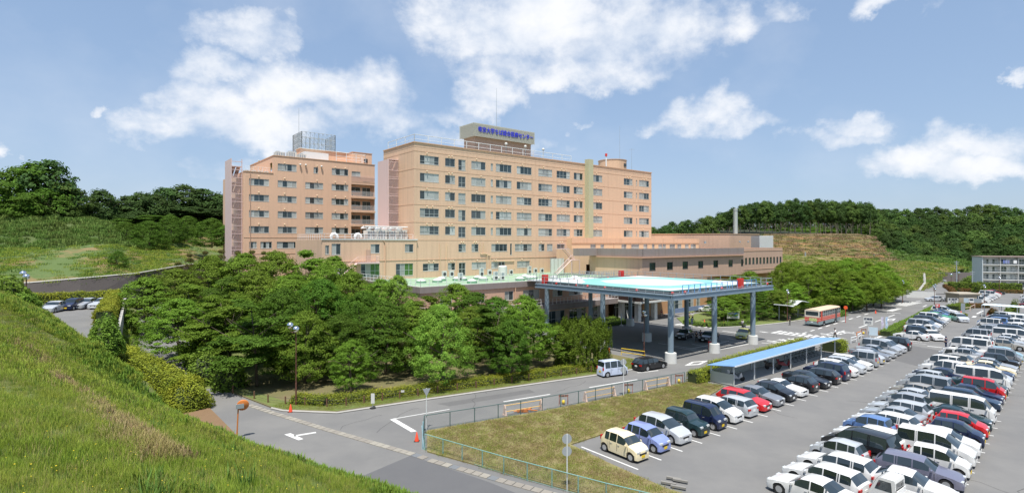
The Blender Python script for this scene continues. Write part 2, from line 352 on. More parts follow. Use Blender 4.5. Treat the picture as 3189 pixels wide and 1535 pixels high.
sheet('park_ground', [(14,52.6),(14.6,51),(18.1,47.5),(26.8,46.1),(46.6,42.5),(53,41.5),(56.4,42.5),(56.6,71),(41,74),(41,98),(34,98),(34,160),(15,160),(12.6,80),(12,62)], park_soil, .10, -.1)
sheet('lawn_strip', [(14.1,52.7),(14.7,51.2),(18.2,47.7),(26.8,46.3),(46.6,42.7),(53,41.7),(56,42.6),(56,45.5),(47,45),(27,48.2),(19.2,49.6),(15.6,53.5),(13.4,62),(12.2,62)], lawn, .106)
sheet('dry_grass_bank', [(19.8,34.4),(22.0,38.2),(32.7,36.2),(42.9,34.9),(52.6,33.9),(52.9,30.6),(47,29.3),(36,28.9),(28.8,28.9),(28.4,25),(28.2,20),(29.5,14),(36,2),(28,0),(23.6,23)], dry_lawn, .09, -.1)
sheet('roundabout_lawn', [(87,58),(89.5,52.5),(95,50),(104,48.3),(114,47.5),(118,52),(117,60),(106,66),(94,64.5)], lawn, .11, -.1)
sheet('tree_park_lawn', [(120,50),(126,46.5),(137,46.3),(146,48.5),(158,51),(175,52.5),(200,58),(205,110),(150,110),(124,72)], lawn, .11, -.1)
sheet('bicycle_shed_floor', [(53.8,30),(80,30.4),(80,33.2),(53.8,33.2)], concrete, .05, -.1)
for nm, pts in (('lawn_kerb', [(14,52.3),(14.6,50.8),(18.1,47.2),(26.8,45.8),(46.6,42.2),(53,41.2),(56.6,42.2)]), ('roundabout_kerb', [(87,58),(89.5,52.3),(95,49.8),(104,48.1),(114,47.3)]),
                ('tree_park_kerb', [(120,49.8),(126,46.3),(137,46.1),(146,48.3),(158,50.8),(175,52.3)])):
    mb = MB(); mb.tube([P(a,b,.06) for a,b in pts], .1, 4); struct(nm, mb, concrete)
# concrete gutter across the road mouth: single blocks
gut = [(12.7,54.7),(13.6,51.3),(15.8,43.9),(19.0,34.0),(19.2,33.0),(21.2,27.0),(23.2,21.5)]
gm = MB().box(-.28,.28,-.02,.56,-.05,.03).mesh('gutter_block', mat('gutter_concrete', (.27,.25,.215), .9, noise=(2,.5,(.20,.18,.15)), coords='World', objrand=.25))
gm2 = MB().box(-.28,.28,-.022,.585,-.05,.022).mesh('drain_grate', mat('grate_metal', (.20,.21,.22), .6, .3))
g0 = thing('concrete_gutter', 'pale concrete gutter of single blocks crossing the road mouth', 'gutter', P(12.7,54.7))
k = 0
for (a, b) in zip(gut, gut[1:]):
    pa, pb = P(*a), P(*b); d = pb-pa; n = int(d.length/.6)
    for i in range(n):
        p = pa+d*(i/n); grate = k in (33, 38, 43)
        o = link('drain_grate' if grate else 'gutter_block', gm2 if grate else gm, g0, p-g0.location+Vector((0,0,.004+random.uniform(0,.006))), math.atan2(d.y, d.x)-math.pi/2); k += 1
# camera slope
SB = [(-30,31),(0,23.3),(24,16.7),(30,14.8),(38.4,11.3),(47.4,8.7),(52,6.9),(56,6.6),(60,8.2),(80,6.1),(102,3.25),(125,.5),(170,-4)]
SK = [(0,.555),(30,.56),(46,.74),(54,.80),(60,.80),(125,.80)]
def slope_z(s, t):
    x = lerp(t, SB)-s; z = lerp(t, SK)*x
    cap = lerp(t, [(0,4.4),(25,4.2),(45,3.8),(65,3.4),(85,3.0),(105,2.0)]); lo = lerp(t, [(0,9),(60,9),(85,9),(110,7.5)])
    if z > lo: z = lo+cap*(1-math.exp(-(z-lo)/cap))
    z -= .12*min(1,max(0,z)); z += (.14*math.sin(s*.9+t*.31)+.12*math.sin(t*.7-s*.4)+.1*math.sin(s*2.1+t*1.3))*min(1, max(0, z/2))
    return z
def sp(t): return 1.3+.076*(t-61)
def left_z(s, t):
    z = slope_z(s, t); zr = lerp(t, [(62,-.08),(75,.6),(130,3.4),(200,4)])
    if t > 56:
        pl = 5.8*min(1, max(0,(t-56)/5)); e = s-sp(t)
        b = pl if e < 0 else (pl+(zr-pl)*min(1, e/3.2))
        if e > 3.2: b = zr*max(0, 1-(s-12)/22) if s > 12 else zr
        z = max(z, b)
    return max(z, -.3)-.0
xs = list(np.arange(-60, -8, 3))+list(np.arange(-8, 26, .5))+list(np.arange(26, 45, 3)); ys = list(np.arange(-30, 8, 2.))+list(np.arange(8, 70, 1.))+list(np.arange(70, 175, 3))
def tmesh():
    v = []; fidx = []; nx = len(xs)
    for t in ys:
        for s in xs: v.append(tuple(P(s, t, left_z(s, t))))
    mb = MB()
    mb.v = v; mi = []
    for j in range(len(ys)-1):
        for i in range(nx-1):
            fidx.append((j*nx+i, j*nx+i+1, (j+1)*nx+i+1, (j+1)*nx+i)); mi.append(0)
    mb.f = fidx; mb.m = mi
    return tag(mb.build('grassy_slope', slope_m, None, True), kind='structure')
tmesh()
# upper staff car park on the plateau
def lot(name, ring, m, dz):
    mb = MB(); mb.add([P(s, t, dz(s, t)) for s, t in ring], [tuple(range(len(ring)))]); return struct(name, mb, m)
mb = MB(); rows = []
for t in np.arange(60, 112, 2.):
    for q in np.linspace(0, 1, 5):
        s0 = lerp(t, SB)-5.8/lerp(t, SK)-.4; s1 = sp(t)-.3; rows.append(P(s0+(s1-s0)*q, t, 5.84))
n = len(np.arange(60, 112, 2.)); mb.v = [tuple(r) for r in rows]
mb.f = [(j*5+i, j*5+i+1, (j+1)*5+i+1, (j+1)*5+i) for j in range(n-1) for i in range(4)]; mb.m = [0]*len(mb.f)
struct('upper_parking_asphalt', mb, asphalt)
rampz = lambda s, t: left_z(s, t)+.05
mb = MB(); T = list(np.arange(70, 150, 3.))
for t in T:
    for q in range(4):
        s = sp(t)+3.4+q*2.2; mb.v.append(tuple(P(s, t, left_z(s, t)+.06)))
mb.f = [(j*4+i, j*4+i+1, (j+1)*4+i+1, (j+1)*4+i) for j in range(len(T)-1) for i in range(3)]; mb.m = [0]*len(mb.f)
struct('ramp_road', mb, asphalt)
# ---- left hills: surfaces carried between lines at their own distances
def loft(name, m, lines, sub=14, kind='structure', rough=0.0, nx=70):
    """lines: list of [(px, py, Y), ...] from low/near to high/far"""
    px0 = max(l[0][0] for l in lines); 
    rows = []
    for a, b in zip(lines, lines[1:]):
        for k in range(sub):
            q = k/sub; q2 = q
            r = []
            for i in range(nx):
                u = i/(nx-1)
                def pt(l):
                    x = l[0][0]+(l[-1][0]-l[0][0])*u
                    return AT(x, lerp(x, [(p[0],p[1]) for p in l]), lerp(x, [(p[0],p[2]) for p in l]))
                v = pt(a).lerp(pt(b), q2)
                if rough: v.z += rough*(math.sin(v.x*.33+v.y*.21)+.6*math.sin(v.x*.9-v.y*.5)+.4*math.sin(v.x*1.7+v.y*1.1))*math.sin(math.pi*q)
                r.append(tuple(v))
            rows.append(r)
    rows.insert(0, [(x, y-.4, -1.5) for x, y, z in rows[0]])
    mb = MB(); mb.v = [p for r in rows for p in r]
    mb.f = [(j*nx+i, j*nx+i+1, (j+1)*nx+i+1, (j+1)*nx+i) for j in range(len(rows)-1) for i in range(nx-1)]; mb.m = [0]*len(mb.f)
    return tag(mb.build(name, m, None, True), kind=kind)
wt = [(-150,890,85),(90,882,87),(250,868,92),(420,853,100),(540,832,114),(760,800,150)]
loft('hill_lower_slope', bare_hill, [[(a,b+1,c+.2) for a,b,c in wt], [(-150,790,104),(100,785,105),(330,770,112),(450,790,122),(560,770,140),(760,745,170)], [(-150,775,110),(100,772,112),(330,762,118),(450,770,130),(560,745,150),(760,720,180)]], rough=.25)
loft('hill_upper_slope', hill_m, [[(-150,778,110),(100,775,111),(330,765,117),(450,774,129),(560,748,149),(760,722,179)], [(-150,700,125),(100,680,126),(280,690,130),(400,735,140),(560,700,165),(760,680,190)],
                                 [(-150,655,138),(100,652,138),(200,655,138),(330,700,145),(420,690,165),(560,660,185),(760,650,210)], [(-150,650,170),(100,650,170),(300,670,170),(420,660,200),(560,640,220),(760,640,240)]], rough=.5)
mb = MB(); base = [(-150,950,83),(90,940,85.5),(250,938,90),(420,934,98),(540,905,112),(760,860,147)]
for i in range(len(wt)-1):
    a, b, c, d = AT(*base[i]), AT(*base[i+1]), AT(*wt[i+1]), AT(*wt[i]); mb.quad(a, b, c, d)
    up = Vector((0,.35,0)); mb.quad(d, c, c+up, d+up)
o = mb.build('retaining_wall', rwall); tag(o, 'long dark block retaining wall below the left grassy hill', 'retaining wall')
mb = MB()
for i in range(len(wt)-1):
    mb.tube([AT(*wt[i])+Vector((0,.1,.08)), AT(*wt[i+1])+Vector((0,.1,.08))], .14, 4)
mb.build('coping', concrete, o)
# ---- right fields and hills
loft('right_field_slope', field_m, [[(2380,860,205),(2600,872,200),(2760,905,172),(2862,905,165),(2885,880,178),(2925,862,215)], [(2380,830,225),(2600,830,225),(2760,830,218),(2862,845,212),(2900,850,215),(2960,848,225)],
                              [(2380,790,242),(2600,795,242),(2760,812,240),(2862,812,246),(2950,820,250),(3010,832,250)]], rough=.15)
loft('right_brown_slope', mat('brown_dry_grass', (.27,.13,.045), .95, band=(.6,(.14,.13,.04)), noise=(.12,.7,(.15,.13,.05),.45,.65), noise2=(1.4,.4,(.15,.12,.045)), bump=(2,.7,.3), coords='World'),
     [[(2380,791,242),(2600,796,242),(2700,805,241),(2800,815,242)], [(2380,760,254),(2600,762,254),(2700,772,254),(2770,795,254)], [(2380,735,266),(2600,735,266),(2680,739,266),(2740,762,266)], [(2380,732,275),(2600,730,275),(2660,731,275),(2720,742,278)], [(2380,731,300),(2600,730,300),(2660,731,300),(2720,735,300)]], rough=.1)
loft('right_grass_hill', hill_m, [[(2700,806,240),(2800,815,242),(2862,812,247),(3010,833,248),(3189,850,240),(3400,850,240)], [(2690,762,285),(2862,785,285),(3010,818,285),(3189,835,285),(3400,840,285)], [(2680,745,330),(2862,757,330),(3010,770,335),(3189,775,335),(3400,780,335)],
                                 [(2680,725,390),(2862,725,390),(3010,725,395),(3189,730,395),(3400,735,395)]], rough=.4)
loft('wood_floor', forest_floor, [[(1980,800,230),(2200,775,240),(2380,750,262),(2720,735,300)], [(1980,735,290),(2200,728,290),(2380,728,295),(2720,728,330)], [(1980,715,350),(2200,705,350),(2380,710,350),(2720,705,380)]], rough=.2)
mb = MB(); pts = [(2878,849,214),(2940,848,216),(3012,848,216),(3100,850,216)]; bs = [(2905,882,205),(2940,880,212),(3012,880,212),(3100,880,212)]
for i in range(3): mb.quad(AT(*bs[i]), AT(*bs[i+1]), AT(*pts[i+1]), AT(*pts[i]))
tag(mb.build('retaining_wall', rwall), 'dark retaining wall behind the apartment block lane', 'retaining wall')
mb = MB(); la = [(2868,916,160,),(2882,900,172),(2900,884,196),(2908,878,206)]; ra = [(2972,914,160),(2955,900,172),(2942,884,196),(2936,878,206)]
for i in range(3): mb.quad(AT(*la[i]), AT(*ra[i]), AT(*ra[i+1]), AT(*la[i+1]))
struct('hill_lane', mb, asphalt)
patchm = mat('asphalt_patch', (.115,.113,.112), .9, noise=(1.2,.5,(.14,.138,.135)), noise2=(50,.3,(.08,.08,.08)), coords='World'); sandm = mat('sandy_stain', (.20,.185,.155), .9, noise=(.9,.95,(.165,.163,.158),.42,.58), coords='World')
for pg in ([GST(2640,1085),GST(2760,1062),GST(2980,1100),GST(2900,1150)],): sheet('asphalt_repair', pg, patchm, .003)
sheet('asphalt_repair', [(26.5,44.2),(36.5,42.6),(36.2,41.4),(27.0,42.8)], patchm, .003)
sheet('sandy_stain', [(60,8.0),(64,5.5),(80,7.5),(92,8.5),(92,10.2),(74,9.8)], sandm, .003)
crack = mat('crack', (.05,.05,.05), .95)
cr_ = random.Random(9)
for q in range(26):
    s, t = cr_.uniform(30,110), cr_.uniform(0,22)
    if q > 18: s, t = cr_.uniform(14,40), cr_.uniform(38,46)
    a_ = cr_.uniform(0,3.1); pts_ = [(s,t)]
    for w_ in range(cr_.randint(4,9)): a_ += cr_.uniform(-.6,.6); pts_.append((pts_[-1][0]+cr_.uniform(.4,1.1)*math.cos(a_), pts_[-1][1]+cr_.uniform(.4,1.1)*math.sin(a_)))
    mb = MB()
    for (a,b),(c,d) in zip(pts_, pts_[1:]): l_ = math.hypot(c-a,d-b); nx_, ny_ = -(d-b)/l_*.018, (c-a)/l_*.018; mb.quad(P(a-nx_,b-ny_,.005),P(c-nx_,d-ny_,.005),P(c+nx_,d+ny_,.005),P(a+nx_,b+ny_,.005))
    struct('asphalt_crack', mb, crack)
mb = MB(); mb.tube([AT(2862,905,164)+Vector((0,0,.1)), AT(2880,880,180), AT(2878,852,206)], .35, 4); struct('lane_kerb', mb, concrete)
# ------------------------------------------------------------------ painted markings (each a thin sheet on the asphalt)
def mark(name, pts, m=white_line, z=.008, parent=None):
    n = len(pts); ar = sum(pts[i][0]*pts[(i+1)%n][1]-pts[(i+1)%n][0]*pts[i][1] for i in range(n))
    if ar < 0: pts = pts[::-1]
    o = MB().add([P(p[0],p[1],z) for p in pts], [tuple(range(n))]).build(name, m); tag(o, kind='structure'); return o
def line(name, a, b, w=.15, m=white_line, z=.008):
    dx, dy = b[0]-a[0], b[1]-a[1]; l = math.hypot(dx, dy); nx, ny = -dy/l*w/2, dx/l*w/2
    return mark(name, [(a[0]+nx,a[1]+ny),(b[0]+nx,b[1]+ny),(b[0]-nx,b[1]-ny),(a[0]-nx,a[1]-ny)], m, z)
def gl(name, a, b, w=.15, m=white_line): return line(name, GST(*a), GST(*b), w, m)
for k in range(22): line('parking_line', (29.2+2.52*k, 23.0+(.0 if k < 16 else (k-15)*.14)), (29.2+2.52*k, 28.2), .14)
for k in range(-1, 42):
    s = 41.8+2.5*k; tc_ = 12.6+(s-42)*.078; tl = 17+(s-45)*.085
    line('parking_line', (s+.15, tl), (s+.3, tc_), .13)
    line('parking_line', (s+.3, tc_), (s+1.6, tc_-3.9-(0 if s < 60 else -.3)), .13)
line('parking_row_line', (33, 11.9), (148, 20.9), .16)
for k in range(18): line('parking_line', (98.5+2.52*k, 24.6+k*.33), (98.5+2.52*k, 29.5+k*.33), .13)
mark('stop_bar', [GST(1213.8,1305.2),GST(1280.4,1344.5),GST(1298,1342),GST(1231.3,1303.4)])
gl('edge_line', (1222,1304), (1400,1273.5), .14); 
for a, b in (((1568,1250),(1713,1227)),((1835,1206),(1985,1181)),((1985,1160),(2050,1153)),((2206,1138),(2280,1122))): gl('edge_line', a, b, .2)
mark('t_mark', [GST(885,1352),GST(905,1348),GST(945,1366),GST(930,1370)]); gl('t_mark', (916,1356.5), (984,1345.5), .3)
def hexm(name, pts, w):  # diamond outline
    P4 = [GST(*p) for p in pts]; n = 4
    c = (sum(p[0] for p in P4)/4, sum(p[1] for p in P4)/4)
    inn = [(c[0]+(p[0]-c[0])*.55, c[1]+(p[1]-c[1])*.55) for p in P4]
    for i in range(4): mark(name, [P4[i], P4[(i+1)%4], inn[(i+1)%4], inn[i]])
hexm('diamond_mark', [(2131.6,1138),(2155,1126),(2206,1122),(2180,1135)], .3)
hexm('diamond_mark', [(2758,999),(2764,992),(2790,992),(2783,998)], .3)
# zebra crossings
z0 = GST(2374,1033); z1 = GST(2590,1058)
line('crossing_edge', (90.9,46.0), (91.6,35.4), .35); line('crossing_edge', (94.3,43.5), (94.6,34), .3)
for k in range(10): t = 44.2-k*1.0; mark('crossing_bar', [(91.3,t),(94.6,t),(94.6,t-.55),(91.3,t-.55)])
for k in range(7): t = 59.8-k*1.05; mark('crossing_bar', [(86.4+k*.2,t),(90.0+k*.2,t),(90.0+k*.2,t-.55),(86.4+k*.2,t-.55)])
for a, b in (((2102,1011),(2156,1016)),((2250,1030),(2338,1042)),((2373,1034),(2400,1036)),((2420,1066),(2465,1075)),((2372,1067),(2400,1069)),((2480,1056),(2520,1060)),((2646,1037),(2690,1044))): gl('lane_line', a, b, .28)
for k in range(9): gl('bus_bay_dash', (2500+24*k,1038-7.3*k), (2512+24*k,1034.5-7.3*k), .3)
for a, b in (((2605,1037),(2630,1029)),((2675,1020),(2701,1011)),((2725,1002),(2748,994)),((2766,987),(2786,980)),((2874,955),(2886,950))): gl('centre_dash', a, b, .25)
for k in range(8): mark('crossing_bar', [(166.0-k*1.6,42.6-k*0.02),(166.9-k*1.6,42.6),(166.5-k*1.6,46),(165.6-k*1.6,46)])
for k in range(5): gl('lane_dash', (2800+k*26,945-k*3.2), (2815+k*26,943-k*3.2), .3)
gl('lane_line', (2762,973),(2805,976), .4); gl('lane_line', (2770,968),(2800,960), 1.2)
gl('lot_dash', (3042,977),(3062,967), .35); gl('lot_dash', (3031,988),(3037,984), .6)
gl('lot_mark', (2888,1077),(2942,1083), .35); gl('lot_mark', (2768,1056),(2870,1064), .3); gl('lot_mark', (2700,1062),(2745,1046), .45)
for k in range(4): gl('taxi_bay_line', (1800+55*k+300,1080-9*k), (1850+55*k+330,1094-9*k), .15)
gl('taxi_bay_line', (2050,1068),(2210,1094), .15); gl('taxi_bay_line', (2245,1061),(2335,1070), .15); gl('taxi_bay_line', (2210,1094),(2335,1070), .2); gl('taxi_bay_line', (2150,1086),(2270,1062), .15)
# lettering on the road and on boards
def text(name, body, size, m, loc, rx=math.pi/2, rz=0.0, ext=.02, parent=None, sx=1.0, width=None, bold=0.0):
    cu = bpy.data.curves.new(name, 'FONT'); cu.body = body; cu.size = size; cu.extrude = ext; cu.align_x = 'CENTER'; cu.align_y = 'CENTER'; cu.offset = bold; cu.resolution_u = 3
    cu.materials.append(m); o = bpy.data.objects.new(name, cu); COL.objects.link(o)
    if parent: o.parent = parent
    o.location = loc; o.rotation_euler = (rx, 0, rz); o.scale = (sx, 1, 1); bpy.context.view_layer.update()
    if width and o.dimensions.x > 0: o.scale = (sx*width/o.dimensions.x, 1, 1)
    me = bpy.data.meshes.new_from_object(o.evaluated_get(bpy.context.evaluated_depsgraph_get())); me.materials.clear(); me.materials.append(m)
    q = link(name, me, parent, loc); q.rotation_euler = o.rotation_euler; q.scale = o.scale; bpy.data.objects.remove(o); return q
r = text('road_lettering', '止まれ', 2.4, white_line, P(85.5,39.2,.012), 0, A0-.25, .002, bold=.05); tag(r, kind='structure')
r = text('road_lettering', '止まれ', 2.4, white_line, P(99,36.9,.012), 0, A0-.25, .002, bold=.05); tag(r, kind='structure')
# ------------------------------------------------------------------ buildings
class Bld:
    """a building: an Empty at its corner, children in its own axes (x = s, y = t)"""
    def __init__(s, name, label, s0, t0, rz=A0, cat='building', group=None, origin=None):
        s.o = (s0, t0); s.root = thing(name, label, cat, P(s0, t0) if origin is None else origin, rz, group)
    def part(s, name, mb, m, smooth=False, angle=None, par=None):
        mb.v = [(a-s.o[0], b-s.o[1], c) for a, b, c in mb.v]; return mb.build(name, m, par or s.root, smooth, angle)
def facade(mb, axis, c, a0, a1, z0, z1, holes, depth=.16, m=0, mr=1):
    """wall sheet with real openings. axis 't': plane t=c running along s (seen from -t). axis 's': plane s=c running along t (seen from -s)"""
    As = sorted({a0, a1, *[h[0] for h in holes], *[h[1] for h in holes]}); Zs = sorted({z0, z1, *[h[2] for h in holes], *[h[3] for h in holes]})
    As = [a for a in As if a0 <= a <= a1]; Zs = [z for z in Zs if z0 <= z <= z1]
    def V(a, d, z): return (a, c+d, z) if axis == 't' else (c+d, a, z)
    for za, zb in zip(Zs, Zs[1:]):
        run = None
        for i in range(len(As)-1):
            ca, cz = (As[i]+As[i+1])/2, (za+zb)/2
            hole = any(h[0] < ca < h[1] and h[2] < cz < h[3] for h in holes)
            if not hole and run is None: run = As[i]
            if hole and run is not None: mb.quad(V(run,0,za), V(As[i],0,za), V(As[i],0,zb), V(run,0,zb), m); run = None
        if run is not None: mb.quad(V(run,0,za), V(As[-1],0,za), V(As[-1],0,zb), V(run,0,zb), m)
    for h in holes:
        for q in (((h[0],h[2]),(h[1],h[2])), ((h[1],h[2]),(h[1],h[3])), ((h[1],h[3]),(h[0],h[3])), ((h[0],h[3]),(h[0],h[2]))):
            (a, z), (b, w) = q; mb.quad(V(a,0,z), V(a,depth,z), V(b,depth,w), V(b,0,w), mr)
_wc = {}
def window(B, axis, c, h, n=3, trans=None, kinds=None, fm=frame_m, depth=.1, fw=.06, sill=True, seed=None):
    """h=(a0,a1,z0,z1): a frame with n lights; each pane a sub-part. kinds: pane materials cycle"""
    w, ht = h[1]-h[0], h[3]-h[2]; key = (round(w, 2), round(ht, 2), n, trans, fm.name, fw)
    if key not in _wc:
        f = MB()
        f.box(0,w,-.03,.05,0,fw); f.box(0,w,-.03,.05,ht-fw,ht); f.box(0,fw,-.03,.05,fw,ht-fw); f.box(w-fw,w,-.03,.05,fw,ht-fw)
        for k in range(1, n): x = w*k/n; f.box(x-fw*.45,x+fw*.45,-.02,.05,fw,ht-fw)
        if trans: f.box(fw,w-fw,-.021,.049,ht*trans-fw*.4,ht*trans+fw*.4)
        if sill: f.box(-.04,w+.04,-.13,-.032,-.05,-.005)
        pm = []
        for mm in (glass_dark, glass_curt, glass_green):
            pm.append(MB().box(w/n*0+fw*.3,w/n-fw*.3,.02,.035,fw*.8,ht-fw*.8).mesh('pane', mm))
        _wc[key] = (f.mesh('window', fm), pm)
    fme, pm = _wc[key]
    loc = ((h[0]-B.o[0], c-B.o[1]+depth, h[2]) if axis == 't' else (c-B.o[0]+depth, h[1]-B.o[1], h[2]))
    o = link('window', fme, B.root, loc, 0 if axis == 't' else -math.pi/2)
    for k in range(n):
        r = random.random(); kd = (kinds[k % len(kinds)] if kinds else ('c' if r < .55 else 'd'))
        link('pane', pm['dcg'.index(kd)], o, (w*k/n, 0, 0))
    return o
def vent(B, s, t, z, mesh):
    link('wall_vent', mesh, B.root, (s-B.o[0], t-B.o[1], z))
vent_m = MB().lathe([(.001,-.12),(.13,-.12),(.15,.0),(.13,.09),(.06,.14),(.001,.15)], 8, (0,-.16,0)).mesh('wall_vent', mat('cream_vent', (.72,.60,.42), .5), True)
# --- main tower -----------------------------------------------------------------
T0 = 97.2
M = Bld('hospital_tower', 'wide eight storey tan hospital block with the blue lettered sign tower on its roof', 53, T0)
def px2h(x0, x1, z0, z1, t): return (s_on_t(x0, t), s_on_t(x1, t), z0, z1)
c3 = lambda x: 1100+x/2.48
c4 = lambda x: 1600+x/2.48
cols = [(c3(515),c3(662),'w'),(c3(710),c3(787),'w'),(c3(812),c3(868),'tall'),(c3(912),c3(1023),'w'),(c3(1062),c3(1080),'slit'),(c3(1102),c3(1223),'w'),(c3(1263),c3(1378),'w'),
        (c4(190),c4(297),'w'),(c4(331),c4(434),'w'),(c4(464),c4(533),'w'),(c4(612),c4(684),'w'),(c4(850),c4(918),'w'),(c4(945),c4(953),'slit'),(c4(968),c4(1045),'w')]
cols.insert(7, (c4(22),c4(137),'w'))
cols = [c for i, c in enumerate(cols) if i != 7 or True]
seen = []; cc = []
for c in cols:
    if any(abs(c[0]-q[0]) < 4 for q in cc): continue
    cc.append(c)
cols = cc
holes = []; wins = []
for r in range(5):
    zs = 16.75+3.56*r
    for x0, x1, k in cols:
        if k == 'w': h = px2h(x0, x1, zs, zs+1.72, T0)
        elif k == 'tall': h = px2h(x0, x1, zs-.55, zs+1.72, T0)
        else: h = px2h(x0, x1, zs+.1, zs+1.62, T0)
        holes.append(h); wins.append((h, k))
for x0, x1, k in ((c3(400),c3(465),'w'),):
    pass
r6 = [(c3(813),c3(870)),(c3(914),c3(968)),(c3(1067),c3(1190)),(c3(1249),c3(1380)),(c4(192),c4(238)),(c4(257),c4(300)),(c4(334),c4(392)),(c4(410),c4(440)),(c4(488),c4(558))]
for x0, x1 in r6:
    h = px2h(x0, x1, 13.15, 14.8, T0); holes.append(h); wins.append((h, 'w'))
h = px2h(c3(1212), c3(1226), 12.3, 14.9, T0); holes.append(h); wins.append((h, 'slit'))
r7 = [(c3(538),c3(662)),(c3(732),c3(788)),(c3(915),c3(1027)),(c3(1067),c3(1119)),(c3(1266),c3(1363))]
for x0, x1 in r7: h = px2h(x0, x1, 9.35, 10.85, T0); holes.append(h); wins.append((h, 'w'))
for x0, x1 in ((c3(815),c3(868)),(c3(1120.5),c3(1172))): h = px2h(x0, x1, 8.1, 10.85, T0); holes.append(h); wins.append((h, 'door'))
SE = 129.4
mb = MB(); facade(mb, 't', T0, 53, SE, 0, 35.1, holes, m=0, mr=1)
facade(mb, 's', 53, T0, 111, 0, 35.1, [], m=0)
mb.quad((SE,T0,0),(SE,111,0),(SE,111,35.1),(SE,T0,35.1),0); mb.quad((SE,111,0),(53,111,0),(53,111,35.1),(SE,111,35.1),0)
M.part('wall', mb, [tan, trim])
mb = MB(); mb.poly([(53,T0),(SE,T0),(SE,111),(53,111)], 34.2, 34.3); M.part('roof_slab', mb, concrete)
mb = MB(); mb.box(52.85,SE+.1,T0-.15,T0+.25,35.1,35.28); mb.box(52.85,53.25,T0+.25,111,35.1,35.28); M.part('coping', mb, trim)
for z in [15.6]+[19.2+3.56*k for k in range(4)]+[33.45]:
    mb = MB(); mb.box(52.97,SE,T0-.03,T0-.001,z-.05,z+.05); mb.box(52.97,52.999,T0-.001,111,z-.05,z+.05); M.part('band', mb, trim)
mb = MB(); mb.box(52.92,SE,T0-.07,T0-.001,11.6,11.7); M.part('band', mb, trim)
for h, k in wins:
    w = h[1]-h[0]
    if k == 'w': window(M, 't', T0, h, max(2, min(5, int(round(w/1.15)))), trans=.36 if random.random() < .5 else None)
    elif k == 'tall': window(M, 't', T0, h, 2, trans=.4)
    elif k == 'door': window(M, 't', T0, h, 2, trans=.5, kinds='d', fw=.1)
    else: window(M, 't', T0, h, 1, kinds='d' if h[2] < 13 else 'c')
for h, k in wins:
    if k in 'w' and random.random() < .75: vent(M, h[0]+(h[1]-h[0])*.35, T0, h[3]+.42, vent_m)
    if k in 'w' and random.random() < .35: vent(M, h[0]+(h[1]-h[0])*.65, T0, h[3]+.42, vent_m)
# shaft
mb = MB(); mb.box(101.9,103.6,T0-1.4,T0-.002,11,36.3); M.part('vertical_shaft', mb, mat('olive_shaft', (.46,.45,.29), .75, noise=(.3,.4,(.41,.40,.26))))
# stair tower on the left end
mb = MB(); mb.box(50.65,50.8,103.9,108.9,0,32.3); M.part('stair_screen', mb, pink)
mb = MB(); 
for x in np.arange(50.85, 52.95, .12): mb.box(x,x+.035,103.9,103.94,2,32)
for z in np.arange(14, 32.4, 1.78): mb.box(50.8,52.99,103.88,103.96,z,z+.12)
M.part('stair_grille', mb, pink)
mb = MB()
for k in range(9):
    z = 2+3.56*k
    mb.box(50.82,52.95,107,108.8,z,z+.15); mb.box(50.82,52.95,104,104.9,z+1.78,z+1.93)
    mb.quad((50.9,104.9,z+1.8),(51.8,104.9,z+1.8),(51.8,107,z),(50.9,107,z)); mb.quad((51.9,107,z),(52.9,107,z),(52.9,104.9,z+1.8),(51.9,104.9,z+1.8))
M.part('stair_flight', mb, pink)
# low front extension, tan strip
mb = MB(); hs = []
for x0, x1 in ((c4(592),c4(633)),(c4(670),c4(697)),(c4(832),c4(870)),(c4(905),c4(968)),(c4(1002),c4(1035)),(c4(1067),c4(1088)),(c4(1117),c4(1175)),(c4(1204),c4(1246)),(c4(1264),c4(1294)),(c4(1322),c4(1351)),(c4(1367),c4(1407))):
    h = (s_on_t(x0,95.4), s_on_t(x1,95.4), 13.0, 14.75); hs.append(h)
E_ = Bld('low_front_wing', 'pale tan low wing with small windows along the foot of the tall hospital block', 95.5, 95.4)
facade(mb, 't', 95.4, 95.5, 150.6, 8, 16.2, hs, m=0, mr=1); facade(mb, 's', 95.5, 95.4, T0, 8, 16.2, [], m=0); mb.quad((150.6,95.4,8),(150.6,110,8),(150.6,110,16.2),(150.6,95.4,16.2))
mb.quad((95.5,95.4,16.1),(150.6,95.4,16.1),(150.6,97.1,16.1),(95.5,97.1,16.1)); mb.quad((129.5,97.1,16.1),(150.6,97.1,16.1),(150.6,110,16.1),(129.5,110,16.1))
E_.part('wall', mb, [mat('pale_tan_siding', (.68,.48,.30), .72, wave=.3), trim]); mb = MB(); mb.box(95.4,150.7,95.25,95.39,15.0,16.3); E_.part('parapet', mb, tan_flat)
for h in hs: window(E_, 't', 95.4, h, 2, kinds='c')
for k in range(7): mb = MB(); mb.tube([(104+7*k,95.3,8),(104+7*k,95.3,15)], .06, 6); E_.part('downpipe', mb, trim)
# roof railing
mb = MB(); zr = 35.28
def rail_path(pts, z0, hgt, step, mb, r=.045, rails=(1.0,), bend=0):
    for a, b in zip(pts, pts[1:]):
        L = math.hypot(b[0]-a[0], b[1]-a[1]); n = max(1, int(L/step))
        for q in rails: mb.tube([(a[0],a[1],z0+hgt*q),(b[0],b[1],z0+hgt*q)], r*.8, 4)
        for i in range(n+1):
            x = a[0]+(b[0]-a[0])*i/n; y = a[1]+(b[1]-a[1])*i/n; mb.box(x-r,x+r,y-r,y+r,z0,z0+hgt)
rail_path([(53.6,110),(53.6,98.2),(98,98.2)], zr-.2, 1.9, 3.1, mb, .05, (1.0,.97,.5)); M.part('roof_railing', mb, metal_white)
mb = MB(); 
for x in np.arange(70, 88, .35): mb.box(x,x+.03,98.5,98.53,34.4,36.7)
M.part('screen_mesh', mb, pink)
